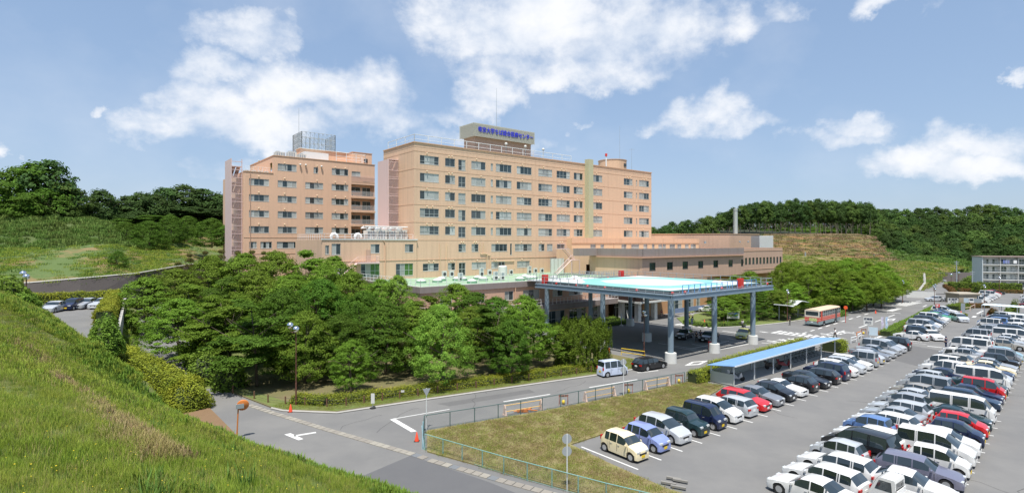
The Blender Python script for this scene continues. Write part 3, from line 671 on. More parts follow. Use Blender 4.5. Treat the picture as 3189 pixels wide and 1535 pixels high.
# sign tower
mb = MB(); mb.box(70.4,86.9,100.9,105.4,34.3,39.2); M.part('sign_tower_base', mb, tan_dark)
sg = thing('rooftop_sign', 'grey slatted rooftop sign with blue Japanese lettering above the main block', 'sign', P(69.4,100,38.9), A0)
mb = MB(); mb.box(.1,17.9,.1,5.6,.1,2.9); mb.build('sign_core', lou, sg)
sl = MB()
sl.box(0,18,-.0,.06,0,.10); slm = sl.mesh('slat', lou); sl2 = MB().box(0,.06,.065,5.8,0,.10).mesh('slat', lou)
for k in range(18): link('slat', slm, sg, (0,0,k*.165)); link('slat', sl2, sg, (0,0,k*.165))
tx = text('lettering', '帝京大学ちば総合医療センター', 1.25, sign_blue, (9.3,-.07,1.5), parent=sg, ext=.04, width=16.2, bold=.014)
tx.scale.y = 1.05
for x in (71, 79.5, 87): 
    mb = MB(); mb.box(x,x+.3,101.5,101.8,41.6,42.0); M.part('beacon', mb, metal_grey)
for i, (px, pyt, s, t) in enumerate(((1564,275,78,103),(1892,393,126,106),(1941,462,131.5,106))):
    zt = z_at(s, t, pyt); a = MB(); a.tube([(0,0,35 if i else 41.5),(0,0,zt)], [.06,.025], 5)
    if i == 2: a.box(-.8,.8,-.02,.02,zt-.4,zt-.34)
    o = link('antenna', a.mesh('antenna', metal_grey), None, P(s, t)); tag(o, ['tall thin lightning rod rising behind the lettered roof sign','thin rod mast beside the round roof tank house','short mast with a cross arm at the right of the round roof house'][i], 'antenna')
# round tank house
R_ = thing('round_roof_house', 'round tan tank house with a small dark window on the right part of the roof', 'roof house', P(121,104.5), A0)
mb = MB(); mb.lathe([(4.0,34.3-0),(4.0,38.5)], 40); mb.build('wall', tan_flat, R_, True, 40)
mb = MB(); mb.lathe([(4.12,38.5),(4.12,38.62)], 40); mb.build('coping', trim, R_)
mb = MB(); mb.box(.2,1.3,-4.08,-3.7,36.6,37.5); mb.build('window', dkframe, R_)
mb = MB(); mb.box(0,.25,-.12,.12,0,3.0); o = mb.build('obstruction_light', metal_white); o.location = P(111,98.2,35.2); tag(o, 'red and white warning light post on the roof edge right of the olive shaft', 'light'); mb = MB(); mb.box(-.15,.4,-.25,.25,3.0,3.7); mb.build('lamp_head', red_paint, o)
# rooftop lamps
for i, (px, py) in enumerate(((1576,449),(1636,457),(1692,466))):
    t = 98.4; s = s_on_t(px, t); zt = z_at(s, t, py); mb = MB(); mb.tube([(0,0,35.2),(0,0,zt)], .06, 6)
    o = link('roof_floodlight', mb.mesh('roof_floodlight', metal_grey), None, P(s,t)); tag(o, f'white globe floodlight on a short post at the roof edge, {["left one below the sign","middle one below the sign","right one past the sign"][i]}', 'floodlight', 'rooftop floodlights')
    mb = MB(); mb.lathe([(.01,-.3),(.3,-.2),(.36,.05),(.2,.3),(.01,.36)], 10, (0,0,zt)); mb.build('lamp_head', conc_white, o, True)
# --- left lower block in front of the tower (F) ---------------------------------
Fb = Bld('left_front_block', 'tan two storey front block with green curtained windows left of the main tower', 34.5, T0-.3)
TF = T0-.3
hs = []; kd = []
for x0, x1, z0, z1, k in ((1154.5,1182.5,13.1,14.8,'w'),(1261,1287.5,13.2,14.8,'w'),(1316.5,1332.5,13.2,14.6,'w'),(1013,1025,13.0,14.6,'w'),(1033,1061,12.9,14.9,'w'),(1124,1182.5,8.7,11.1,'g'),(1233,1287,8.6,11.0,'g'),(1036,1080,9.0,10.8,'w')):
    if x0 > 1290: continue
    h = px2h(x0, x1, z0, z1, TF); hs.append(h); kd.append(k)
mb = MB(); facade(mb, 't', TF, 34.5, 53.4, 0, 15.6, hs, m=0, mr=1); facade(mb, 's', 34.5, TF, 112, 0, 15.6, [], m=0)
mb.quad((34.5,TF,15.1),(53.0,TF,15.1),(53.0,112,15.1),(34.5,112,15.1)); mb.quad((53.4,TF,0),(53.4,97.1,0),(53.4,97.1,15.6),(53.4,TF,15.6))
Fb.part('wall', mb, [tan, trim])
mb = MB(); mb.box(34.3,53.6,TF-.12,TF+.2,15.6,15.78); Fb.part('coping', mb, metal_white)
for h, k in zip(hs, kd): window(Fb, 't', TF, h, 4 if k == 'g' else 2, trans=.45 if k == 'g' else None, kinds='dcgg' if k == 'g' else 'cd')
for z in (11.65,): mb = MB(); mb.box(34.4,53.4,TF-.07,TF-.001,z-.05,z+.05); Fb.part('band', mb, trim)
mb = MB(); rail_path([(35,112),(35,TF+.4),(52.8,TF+.4)], 15.6, 1.1, 1.2, mb, .03, (1,.5)); Fb.part('roof_railing', mb, metal_white)
mb = MB(); mb.tube([(46.6,TF-.12,5),(46.6,TF-.12,14.9),(46.2,TF-.12,15.5)], .09, 6); Fb.part('downpipe', mb, trim)
# pink landing stair on its front
pf = thing('pink_landing_stair', 'pink steel landing and stair on the left front block, just above the trees', 'stair', P(40.5,TF-1.6), A0)
mb = MB(); mb.box(0,4.3,0,1.55,11.2,11.42); mb.quad((0,.1,11.3),(0,1.2,11.3),(-4,1.2,8.2),(-4,.1,8.2)); mb.build('platform', pink, pf)
mb = MB(); rail_path([(0,0.05),(4.25,.05),(4.25,1.5)], 11.4, 1.15, .35, mb, .02, (1,.05)); mb.tube([(0,.05,12.5),(-4,.05,9.4)], .03, 4); mb.build('railing', pink, pf)
mb = MB(); mb.box(2.2,3.1,1.45,1.54,11.45,13.7); mb.build('door', tan_dark, pf)
# plant on that roof
def acunit(label, loc, rz=A0, w=.95, h=1.3, n=2, group=None):
    o = thing('outdoor_unit', label, 'air conditioner', loc, rz, group)
    MB().box(0,w,0,.4,.1,h).box(.05,.15,.05,.35,0,.1).box(w-.15,w-.05,.05,.35,0,.1).build('casing', roof_white, o)
    for k in range(n):
        mb = MB(); 
        z = .1+(h-.1)*(k+.5)/n; r = min(.36, (h-.1)/n*.42)
        vs = [(w*.5+r*math.cos(a), -.006, z+r*math.sin(a)) for a in np.linspace(0, 2*math.pi, 16, endpoint=False)]
        mb.add(vs, [tuple(range(16))]); mb.build('fan', metal_grey if k % 2 else dkframe, o)
    return o
def roofplant(name, label, cat, s, t, z, sx, sy, sz, kind=0, group=None):
    o = thing(name, label, cat, P(s,t,z), A0, group)
    MB().box(0,sx,0,sy,0.15,sz).build('casing', roof_white, o)
    f = MB()
    for x in (0, sx-.1): f.box(x,x+.1,.05,sy-.05,0,.15)
    for k in range(int(sx/.5)): f.box(k*.5+.1,k*.5+.4,-.02,-.002,.4,sz-.2)
    f.build('grille', metal_grey, o)
    for k in range(max(1, int(sx/1.3))): MB().lathe([(.45,0),(.45,.22),(.38,.25)], 12, (.65+k*1.3, sy/2, sz)).build('fan_cowl', metal_grey, o, True, 40)
    return o
for i in range(4): roofplant('cooling_unit', f'white piped cooling unit on the left front block roof, {ORD[i]} from the left', 'cooling unit', 44.2+2.2*i, 99.5, 15.1, 1.9, 2.0, 2.4+.15*(i % 2), group='cooling units on the left front block')
mb = MB()
for k in range(6): mb.tube([(43.8+1.5*k,99,17.9),(43.8+1.5*k,101.6,17.9),(44.4+1.5*k,101.6,18.3)], .12, 6)
mb.tube([(43.5,99.1,18.2),(52.5,99.1,18.2)], .13, 6); o = sitemb(mb).build('pipe_run', metal_white); tag(o, 'white pipes running over the cooling units beside the main tower', 'pipes')
for i, s in enumerate((37.0, 41.6)):
    o = thing('duct_elbow', ['left curved silver duct on the left front block roof','right curved silver duct on the left front block roof'][i], 'duct', P(s,99.2,15.1), A0)
    MB().tube([(0,0,0),(0,0,1.2),(.2,0,1.5),(.6,0,1.6),(1.0,0,1.3),(1.1,0,.9)], .32, 12).build('duct', metal_white, o, True, 40); MB().box(-.7,.7,-.7,.7,0,.5).build('plinth', concrete, o)
# --- left hospital block (B) -----------------------------------------------------
TB = 129.0
B = Bld('left_hospital_block', 'salmon coloured seven storey hospital block at the left with balconies on its right end', 28.8, TB)
c2 = lambda x: 600+x/2.48
hs = []; kd = []
zt = 31.5
sB = lambda x: s_on_t(c2(x), TB)
for r in range(4):
    z = 17.27+3.48*r
    for a, b in ((435,590),(657,803),(870,1008),(1073,1202)): hs.append((sB(a), sB(b), z, z+1.45)); kd.append('w')
for a, b in ((657,803),(1075,1202)): hs.append((sB(a), sB(b), zt-.1, zt+1.45)); kd.append('w')
hs.append((sB(934), sB(968), zt-.1, zt+1.3)); kd.append('n')
for a, b in ((437,495),(523,612),(650,825),(868,1005)): hs.append((sB(a), sB(b), 13.85, 15.3)); kd.append('w')
sb0, sb1 = sB(1225), sB(1404)
for r in range(4): hs.append((sb0, sb1, 17.27+3.48*r-1.1, 17.27+3.48*r+1.75))
nb = len(hs)
hs.append((sB(1228), sB(1296), zt-.1, zt+1.1)); hs.append((sB(1318), sB(1368), zt-1.2, zt+1.2))
mb = MB()
h_hi = hs
facade(mb, 't', TB, 28.8, 59.2, 0, 30.6, [h for h in hs if h[3] < 30.6], m=0, mr=1)
facade(mb, 't', TB, 35.0, 59.2, 30.6, 34.6, [h for h in hs if h[2] > 30.6], m=0, mr=1)
facade(mb, 's', 28.8, TB, 150, 0, 30.6, [], m=0); facade(mb, 's', 35.0, TB, 150, 30.6, 34.6, [(TB+1.2,TB+3,31.3,33.2)], m=0)
mb.quad((59.2,TB,0),(59.2,150,0),(59.2,150,34.6),(59.2,TB,34.6)); mb.quad((28.8,TB,30.0),(35,TB,30.0),(35,150,30.0),(28.8,150,30.0)); mb.quad((35,TB,34.0),(59.2,TB,34.0),(59.2,150,34.0),(35,150,34.0))
B.part('wall', mb, [tan_left, trim])
mb = MB(); mb.box(34.9,59.3,TB-.1,TB+.2,34.6,34.74); mb.box(34.9,35.2,TB+.2,150,34.6,34.74); mb.box(28.7,34.9,TB-.1,TB+.2,30.6,30.74); B.part('coping', mb, trim)
for h, k in zip([h for i, h in enumerate(hs[:nb-4])], kd):
    n = 4 if h[1]-h[0] > 5 else (3 if h[1]-h[0] > 3.4 else 2)
    if k == 'n': n = 2
    window(B, 't', TB, h, 4 if k == 'w' else 2, kinds=random.choice(['cdcc','cdcd','ccdc','cddc','cdcd']))
for h in hs[nb:]: window(B, 't', TB, h, 2, kinds='cc')
for r in range(4):   # balconies cut into the front
    z = 17.27+3.48*r-1.1; mb = MB(); mb.box(sb0,sb1,TB+1.6,TB+1.7,z,z+2.85); mb.box(sb0,sb1,TB+.17,TB+1.6,z-.05,z+.0); B.part('balcony_wall', mb, tan_left)
    window(B, 't', TB+1.5, (sb0+.2, sb0+3.0, z+1.1, z+2.3), 2, kinds='d', depth=.02); window(B, 't', TB+1.5, (sb1-2.6, sb1-.4, z+.05, z+2.3), 2, kinds='d', depth=.02)
    mb = MB(); rail_path([(sb0,TB-.12),(sb1,TB-.12)], z, 1.15, .16, mb, .015, (1,.02)); B.part('balcony_railing', mb, metal_white)
    mb = MB(); mb.box(sb0-.1,sb1+.1,TB-.35,TB-.002,z-.55,z-.1); B.part('balcony_slab', mb, tan_left)
mb = MB(); rail_path([(sb0,TB-.12),(sb1,TB-.12)], zt-1.2, 1.3, .16, mb, .015, (1,.02)); B.part('balcony_railing', mb, pink)
for r in range(5):
    for x in (510, 710, 960, 1100, 1178): vent(B, sB(x), TB, 17.27+3.48*r+1.95, vent_m)
big = MB().lathe([(.001,-.1),(.22,-.1),(.24,.15),(.1,.3),(.001,.3)], 10, (0,-.28,0)).mesh('wall_vent', conc_white, True)
for x in (829, 871, 993): vent(B, sB(x), TB, 33.0, big)
for z in (12.6, 16.2): mb = MB(); mb.box(28.8,59.2,TB-.05,TB-.001,z,z+.08); B.part('band', mb, trim)
mb = MB(); mb.tube([(30.1,TB-.12,0),(30.1,TB-.12,30.4)], .06, 6); B.part('downpipe', mb, tan_dark)
mb = MB(); mb.box(26.5,26.66,130,136,0,33.3); B.part('stair_screen', mb, pink)
mb = MB()
for x in np.arange(26.7, 28.75, .13): mb.box(x,x+.04,130,130.04,2,30)
for z in np.arange(10, 33, 1.74): mb.box(26.66,28.79,129.97,130.07,z,z+.13)
mb.box(28.6,28.75,129.98,130.1,2,33.3); B.part('stair_grille', mb, pink)
mb = MB()
for k in range(9):
    z = 2+3.48*k; mb.box(26.7,28.75,134,135.8,z,z+.15); mb.box(26.7,28.75,130.1,131,z+1.74,z+1.9)
    mb.quad((26.8,131,z+1.8),(27.6,131,z+1.8),(27.6,134,z),(26.8,134,z)); mb.quad((27.8,134,z),(28.6,134,z),(28.6,131,z+1.8),(27.8,131,z+1.8))
B.part('stair_flight', mb, pink)
mb = MB(); rail_path([(29.1,TB+.4),(34.6,TB+.4)], 30.7, 1.1, .8, mb, .025, (1,.5)); B.part('step_railing', mb, metal_white); mb = MB(); rail_path([(49.5,TB+.5),(57,TB+.5),(57,TB+5)], 34.7, 2.3, 1.9, mb, .05, (1,.6,.3)); B.part('roof_railing', mb, metal_white)
# roof items of the left block
fl = thing('lattice_enclosure', 'grey open lattice enclosure on the roof of the left hospital block', 'screen', P(45.0,141), A0)
sL, sR, tF, tK = 0, 6.3, 0, 7.0
def lattice(a, b, zlo, zhi):
    mb = MB(); n = 8
    for i in range(n+1):
        x = a[0]+(b[0]-a[0])*i/n; y = a[1]+(b[1]-a[1])*i/n; mb.tube([(x,y,zlo),(x,y,zhi)], .06 if i % 4 else .12, 4)
    for k in range(7): z = zlo+(zhi-zlo)*k/6; mb.tube([(a[0],a[1],z),(b[0],b[1],z)], .06, 4)
    for i in range(n):
        for k in range(6):
            q = lambda j, z: (a[0]+(b[0]-a[0])*j/n, a[1]+(b[1]-a[1])*j/n, zlo+(zhi-zlo)*z/6)
            mb.tube([q(i,k), q(i+1,k+1)], .035, 3, cap=False); mb.tube([q(i+1,k), q(i,k+1)], .035, 3, cap=False)
    return mb
zl, zh = 34.2, z_at(45.5, 141, 410)
for a, b in (((0,0),(8.6,0)),((0,0),(0,7)),((8.6,0),(8.6,7)),((0,7),(8.6,7))): lattice(a, b, zl, zh).build('lattice_panel', metal_grey, fl)
pt = Bld('left_roof_house', 'tan roof house with white coping below the lattice enclosure', 43.5, 136, cat='roof house')
pt.part('wall', MB().box(43.5,55.5,137.5,140.5,34.1,38.3), tan_left); pt.part('metal_clad_box', MB().box(43.6,49.5,134.6,137.4,34.1,37.2), metal_white); pt.part('coping', MB().box(43.3,55.7,137.2,140.8,38.3,38.45), conc_white)
pt2 = Bld('left_roof_stair_house', 'small tan roof house with one dark window at the right end of the left block', 56, 131, cat='roof house')
s2 = s_on_t(1098,133)
pt2.part('wall', MB().box(s2,s2+5.2,133,138,34.1,38.0), tan_left); pt2.part('window', MB().box(s2+3,s2+4,132.9,132.99,35.6,36.6), dkframe); pt2.part('coping', MB().box(s2-.1,s2+5.3,132.9,138,38.0,38.12), trim)
for i, (s, w) in enumerate(((36.2,2.0),(39.0,1.8),(41.4,1.6))): roofplant('cooling_unit', f'white cooling unit on the left hospital block roof, {ORD[i]} from the left', 'cooling unit', s, 131.5, 34.1, w, 2, 1.9+.3*(i == 1), group='cooling units on the left hospital block')
for i in range(4): acunit(f'grey air conditioner on the lower roof step of the left block, {ORD[i]} from the left', P(29.6+1.3*i,131,30.1), n=1, h=1.1)
a = MB(); zt2 = z_at(46,139,332); a.tube([(0,0,37),(0,0,zt2)], [.07,.03], 5); o = link('antenna', a.mesh('antenna', metal_grey), None, P(44.6,142)); tag(o, 'tall thin mast above the lattice enclosure on the left block', 'antenna')
# --- green roofed two storey wing ------------------------------------------------
Wg = Bld('green_roof_wing', 'two storey tan wing with pale green roof deck and grey parapet before the tower', 41, 73.3)
hs = []
for x0, x1 in ((1490,1510),(1571.5,1599),(1629,1680),(1721,1752),(1772,1815)): hs.append((s_on_t(x0,73.3), s_on_t(x1,73.3), 5.2, 6.75))
for a in (44.5, 50): hs.append((a, a+2.2, 5.2, 6.75))
mb = MB(); facade(mb, 't', 73.3, 41, 90.15, 3.9, 7.6, hs, m=0, mr=1); facade(mb, 's', 41, 73.3, T0-.4, 0, 7.6, [], m=0)
Wg.part('wall', mb, [mat('pink_tan_siding', (.58,.37,.26), .72, noise=(.2,.3,(.54,.345,.24)), wave=.3), trim])
mb = MB(); mb.box(40.85,90.1,73.1,73.5,7.35,8.3); mb.box(40.85,41.2,73.5,T0-.4,7.35,8.3); Wg.part('parapet', mb, greypar)
mb = MB(); mb.add([(41,73.4,8.0),(90.1,73.4,8.0),(90.1,T0-.01,8.0),(53.45,T0-.01,8.0),(41,TF-.01,8.0)], [(0,1,2,3,4)]); Wg.part('roof_deck', mb, green_roof)
for h in hs: window(Wg, 't', 73.3, h, 3 if h[1]-h[0] > 3 else 2, kinds='cdc')
mb = MB(); rail_path([(41.2,T0-1),(41.2,73.6),(66,73.6)], 8.3, 1.1, 1.5, mb, .03, (1,.5,.06)); Wg.part('roof_railing', mb, metal_white)
mb = MB(); rail_path([(66,73.6),(90,73.6)], 8.3, 1.1, .5, mb, .03, (1,.5,.06)); Wg.part('roof_railing', mb, metal_grey)
mb = MB(); mb.box(40.6,82.9,70,73.29,3.3,4.25); Wg.part('terrace_slab', mb, greypar)
mb = MB(); rail_path([(40.8,73),(40.8,70.1),(82.8,70.1)], 4.25, 1.05, .9, mb, .025, (1,.5,.05)); Wg.part('terrace_railing', mb, metal_white)
gh = []
for k in range(7): gh.append((44+5.6*k, 48.4+5.6*k, .35, 2.7))
mb = MB(); facade(mb, 't', 72.6, 41, 82.9, 0, 3.3, gh, m=0, mr=1); Wg.part('ground_floor_wall', mb, [tan_flat, trim])
for h in gh: window(Wg, 't', 72.6, h, 4, trans=.35, kinds='ddcd')
mb = MB(); mb.tube([(59.5,73.15,4.3),(59.5,73.15,7.3)], .09, 6); Wg.part('downpipe', mb, trim)
# domed skylights
i = 0
for px, py in sorted(((1362,896-6),(1312,896-4),(1470,892),(1488,880),(1505,884),(1374,884),(1440,884),(1424,884),(1545,882),(1620,884),(1635,876),(1650,880),(1660,880),(1725,880),(1760,882),(1790,880))):
    s, t = GST(px, py-10, 8.0)
    if not (42 < s < 89 and 74.5 < t < 96): continue
    o = thing('skylight_dome', f'white domed skylight on the green roof, {ORD[i]} dome from the left in the photo', 'skylight', P(s,t,8.0), 0, 'domed skylights on the green roof'); i += 1
    MB().lathe([(.9,0),(.9,.35),(.82,.36)], 16).build('kerb', mat('green_kerb', (.16,.33,.20), .7), o, True, 40); MB().lathe([(.85,.36),(.75,.5),(.5,.68),(.2,.78),(.01,.8)], 16).build('dome', conc_white, o, True)
for i, (s, t, h, n) in enumerate(sorted(((55.3,84.5,1.5,2),(61.2,81.5,1.7,2),(62.6,81.3,1.5,2),(66.5,93.5,1.8,2),(68.6,93.5,1.4,1),(72.6,93.2,1.4,1),(74.2,93.2,1.2,1),(80.2,94,1.8,2),(82,94,1.3,1),(84,94,1.2,1),(59.4,94,1.4,1),(57.8,94.2,1.4,1)), key=lambda q: P(q[0],q[1]).x/P(q[0],q[1]).y)):
    acunit(f'white outdoor air conditioner among the skylights on the green roof, {ORD[i]} from the left', P(s,t,8.0), n=n, h=h, group='air conditioners on the green roof')
o = thing('water_tank', 'ribbed white water tank standing among the air conditioners on the green roof', 'tank', P(71.3,92,8.0), A0); MB().lathe([(.95,.1),(.95,2.0),(.7,2.2),(.01,2.25)], 20).build('tank', roof_white, o, True, 40); MB().box(-1,1,-1,1,0,.1).build('plinth', concrete, o)
# pipes up the tower
i = 0
for px, z0, z1, dg in ((c3(673),8,15.0,0),(c3(725),8,15.0,0),(c3(1010),8,15.0,1),(c3(1035),8.5,15,1),(c3(805),8,11.3,0),(c3(1377),8,11.3,0)):
    s = s_on_t(px, T0-.2); mb = MB()
    if dg: mb.tube([(s-.9,T0-.14,z1),(s-.9,T0-.14,12.7),(s+.9,T0-.14,12.7 if px < c3(1020) else 12.3),(s+.9,T0-.14,z0)], .09, 6)
    else: mb.tube([(s,T0-.14,z0),(s,T0-.14,z1)], .07, 6)
    M.part('service_pipe', mb, mat('cream_pipe', (.66,.50,.33), .6))
mb = MB(); s = s_on_t(c3(1245), T0-.2); mb.tube([(s-5.6,T0-.14,11.0),(s,T0-.14,11.0),(s,T0-.14,9.2)], .09, 6); M.part('service_pipe', mb, MATS['cream_pipe'])
# steel stair, pipes and white tarpaulin in front of the tower's right foot
st = thing('steel_stair', 'pink steel stair with landings climbing from the helipad side roof to the tan wing', 'stair', P(84.5,86), A0)
for k, (x0, z0, x1, z1) in enumerate(((-3,8.2,1.5,11.3),(1.5,11.3,4,11.3),(3.6,11.3,.6,13.8),(.6,13.8,-1.5,13.8))):
    mb = MB(); n = max(2, int(abs(z1-z0)/.22)); y = 0 if k < 2 else 1.3
    if abs(z1-z0) < .1: mb.box(min(x0,x1),max(x0,x1),0,2.4,z0-.12,z0)
    else:
        for q in range(n): x = x0+(x1-x0)*q/n; z = z0+(z1-z0)*(q+1)/n; mb.box(x-.15,x+.15,y,y+1.0,z-.05,z)
        mb.tube([(x0,y,z0),(x1,y,z1)], .09, 4); mb.tube([(x0,y+1,z0),(x1,y+1,z1)], .09, 4)
    mb.build('flight' if abs(z1-z0) > .1 else 'landing', pink, st)
    mb = MB(); mb.tube([(x0,y,z0+1),(x1,y,z1+1)], .04, 4)
    for q in range(6): x = x0+(x1-x0)*q/5; z = z0+(z1-z0)*q/5; mb.tube([(x,y,z),(x,y,z+1)], .025, 4)
    mb.build('railing', pink, st)
mb = MB()
for x, y in ((1.5,0),(4,0),(1.5,2.4),(4,2.4)): mb.box(x-.07,x+.07,y-.07,y+.07,8.0,11.2)
mb.build('post', pink, st)
o = thing('white_tarpaulin', 'pale tarpaulin sheet hanging in front of the tan wall beside the steel stair', 'tarpaulin', P(s_on_t(1715,92),92), A0)
mb = MB(); nn = 14
for i in range(nn):
    for z in (8.0, 11.4): mb.v.append((i*.32, .12*math.sin(i*1.7), z))
mb.f = [(i*2,(i+1)*2,(i+1)*2+1,i*2+1) for i in range(nn-1)]; mb.m = [0]*len(mb.f); mb.build('sheet', mat('tarp', (.55,.60,.56), .6), o, True); MB().tube([(0,.1,8),(0,.1,11.5),(4.2,.1,11.5),(4.2,.1,8)], .05, 5).build('frame', metal_grey, o)
# --- tan block on the right --------------------------------------------------------
Tn = Bld('right_tan_block', 'brownish tan block with a long grey parapet and square dark framed windows behind the helipad', 90.2, 70)
hs = []; q = []
c5 = lambda x: 2000+x/3.1
for a, b in ((70,128),(240,295),(390,441),(541,588),(688,732),(834,873),(954,974)): hs.append((s_on_t(c5(a),70), s_on_t(c5(b),70), 9.35, 10.95)); q.append(2)
for a, b in ((992,1012),(1028,1048),(1063,1083),(1098,1118),(1132,1151),(1166,1185),(1199,1218),(1231,1250),(1264,1281),(1296,1312),(1327,1343)): hs.append((s_on_t(c5(a),70), s_on_t(c5(b),70), 9.7, 11.3)); q.append(1)
gh = [(s_on_t(2092,70), s_on_t(2126,70), .7, 3.0),(s_on_t(2137,70), s_on_t(2161,70), .7, 3.0),(s_on_t(2169,70), s_on_t(2181,70), .7, 2.8)]
mb = MB(); facade(mb, 't', 70, 90.2, 151, 7.2, 13.7, hs, m=0, mr=1); facade(mb, 's', 90.2, 70, 95.3, 0, 13.7, [(84.5,85.6,8.0,10.2)], m=2, mr=1)
mb.quad((151,70,7.2),(151,95,7.2),(151,95,13.7),(151,70,13.7)); mb.quad((90.2,70,13.2),(151,70,13.2),(151,95.3,13.2),(90.2,95.3,13.2)); mb.quad((114,70,7.2),(114,95,7.2),(151,95,7.2),(151,70,7.2))
Tn.part('wall', mb, [tan_dark, dkframe, tan])
mb = MB(); facade(mb, 't', 70.05, 90.3, 114, 0, 7.2, gh, m=0, mr=1); mb.quad((114,74,0),(151,74,0),(151,74,7.2),(114,74,7.2)); mb.quad((114,70.05,0),(114,74,0),(114,74,7.2),(114,70.05,7.2)); Tn.part('ground_floor_wall', mb, [mat('orange_tan', (.50,.28,.14), .75), trim])
for h, n in zip(hs, q): window(Tn, 't', 70, h, n, kinds='d', fm=dkframe, fw=.08)
for h in gh: window(Tn, 't', 70.05, h, 3, trans=.5, kinds='cdc')
mb = MB(); mb.box(90.0,130,69.75,69.99,12.25,13.85); mb.box(89.95,90.19,69.75,84,12.25,13.85); mb.poly([(84.5,82),(90,82),(90,84),(84.5,84)], 12.25, 13.85); Tn.part('parapet', mb, greypar)
mb = MB(); mb.box(89.7,130,69.45,69.98,11.95,12.2); mb.box(89.65,90.18,70,84,11.95,12.2); Tn.part('cornice', mb, mat('salmon_cornice', (.60,.36,.25), .6))
for x in (130.5, 138, 146, 150.5): mb = MB(); mb.box(x,x+.7,71,71.7,0,7.2); Tn.part('column', mb, tan_dark)
for z in (13.0, 8.3): mb = MB(); mb.box(130.2,151,69.93,69.999,z,z+.07); Tn.part('band', mb, trim)
D = thing('far_right_block', 'plain tan far block with a chimney behind it, rising over the right tan block', 'building', AT(2272,757,175))
dpts = [(2020,729.5,178),(2272,728,172),(2365,730,182),(2365,730,200),(2020,729.5,200)]
mb = MB(); mb.poly([((AT(a,b,c)-D.location).x,(AT(a,b,c)-D.location).y) for a,b,c in dpts], -15, 2.85); mb.build('wall', [tan_dark], D)
mb = MB(); mb.poly([((AT(a,b,c)-D.location).x*1.004,(AT(a,b,c)-D.location).y-.15) for a,b,c in dpts], 2.85, 3.0); mb.build('coping', trim, D)
for a in (2304, 2330): mb = MB(); mb.lathe([(.01,-.25),(.3,-.2),(.3,.2),(.01,.3)], 8, tuple(AT(a,753,171.5)-D.location)); mb.build('wall_vent', metal_grey, D)
mb = MB(); mb.box(-.3,.3,-.4,0,-.3,.4); mb.v = [(a+(AT(2195,750,171.5)-D.location).x, b+(AT(2195,750,171.5)-D.location).y, c+.2) for a,b,c in mb.v]; mb.build('wall_vent', metal_grey, D)
o = thing('louvred_plant_screen', 'white louvred plant screen at the right end of the far tan block', 'screen', AT(2365,773,164)); wd = 43*164/F
MB().box(0.1,wd-.1,0.1,6,0,3.7).build('casing', roof_white, o); slm = MB().box(0,wd,-.06,.06,0,.2).mesh('slat', metal_white)
for k in range(12): link('slat', slm, o, (0,0,k*.32))
o = thing('chimney', 'tall slim grey round chimney in front of the wooded hill', 'chimney', AT(2291.5,757,190)-Vector((0,0,15)))
MB().lathe([(.62,10),(.60,27.1),(.5,27.1)], 20).build('stack', mat('stack_grey', (.36,.42,.42), .5, .2), o, True, 40); MB().lathe([(.68,26.2),(.68,26.4)], 20).build('ring', metal_grey, o); MB().tube([(-.85,0,10),(-.85,0,27)], .05, 4).build('ladder', metal_grey, o)
# --- entrance canopy ---------------------------------------------------------------
C_ = Bld('entrance_canopy', 'dark brown entrance canopy with white lettering between the helipad columns', 82.9, 64.9, cat='canopy')
C_.part('fascia', MB().box(82.9,96.1,64.9,72.5,3.95,5.1), brown_dk); C_.part('trim', MB().box(82.7,96.3,64.7,72.55,3.6,3.94), conc_white)
text('lettering', '帝京大学ちば総合医療センター', .8, conc_white, (6.9,-.03,4.5-0), parent=C_.root, ext=.02, width=12.0, bold=.02)
pm_ = MB().box(0,.9,0,.9,0,3.6).mesh('pillar', conc_white)
for s, t in ((83.6,65.8),(88.6,65.8),(94.4,65.8),(83.4,69.6)): link('pillar', pm_, C_.root, (s-82.9,t-64.9,0))
C_.part('entrance_wall', MB().box(83,96,71.3,71.4,0,3.6), mat('dark_entrance', (.03,.03,.032), .3))
mb = MB()
for x in np.arange(83.5, 96, 1.55): mb.box(x,x+.07,71.2,71.28,0,3.4)
mb.box(83,96,71.19,71.27,2.3,2.4); C_.part('door_frame', mb, frame_m)
o = MB().box(0,16,0,.12,.35,1.3).box(.2,.3,.02,.1,0,.35).box(15.6,15.7,.02,.1,0,.35).box(8,8.1,.02,.1,0,.35).build('blue_grey_barrier', mat('barrier_blue', (.17,.23,.36), .6)); o.location = P(97.4,67.6); o.rotation_euler.z = A0; tag(o, 'long low blue grey barrier panel in front of the windows right of the entrance', 'barrier')
# ------------------------------------------------------------------ helipad
Hp = Bld('helipad', 'raised helipad with a turquoise and white deck on nine blue grey columns', 57, 39.6, cat='helipad')
c = [(s, t) for s in (58.5,68.5,79) for t in (41,52.3,64)]
colm = MB().lathe([(.36,1.25),(.36,8.1)], 18).mesh('column', steel_blue, True, 40); pedm = MB().lathe([(.74,0),(.70,1.25),(.3,1.27)], 18).mesh('pedestal', conc_white, True, 40)
for s, t in c:
    o = link('column', colm, Hp.root, (s-57,t-39.6,0)); link('pedestal', pedm, o)
Hp.part('deck', MB().poly([(58.6,41.2),(81,41.2),(81,63.6),(58.6,63.6)], 8.62, 9.0), deck_turq)
star = MB(); cx, cy = 69.8, 52.4
def dq(pts, z=9.006): star.add([(a,b,z) for a,b in pts], [tuple(range(len(pts)))])
dq([(cx-4.5,cy-6.5),(cx+4.5,cy-6.5),(cx+6.5,cy-3),(cx+6.5,cy+4),(cx+3,cy+7),(cx-4,cy+7),(cx-7,cy+3),(cx-6.8,cy-3)])
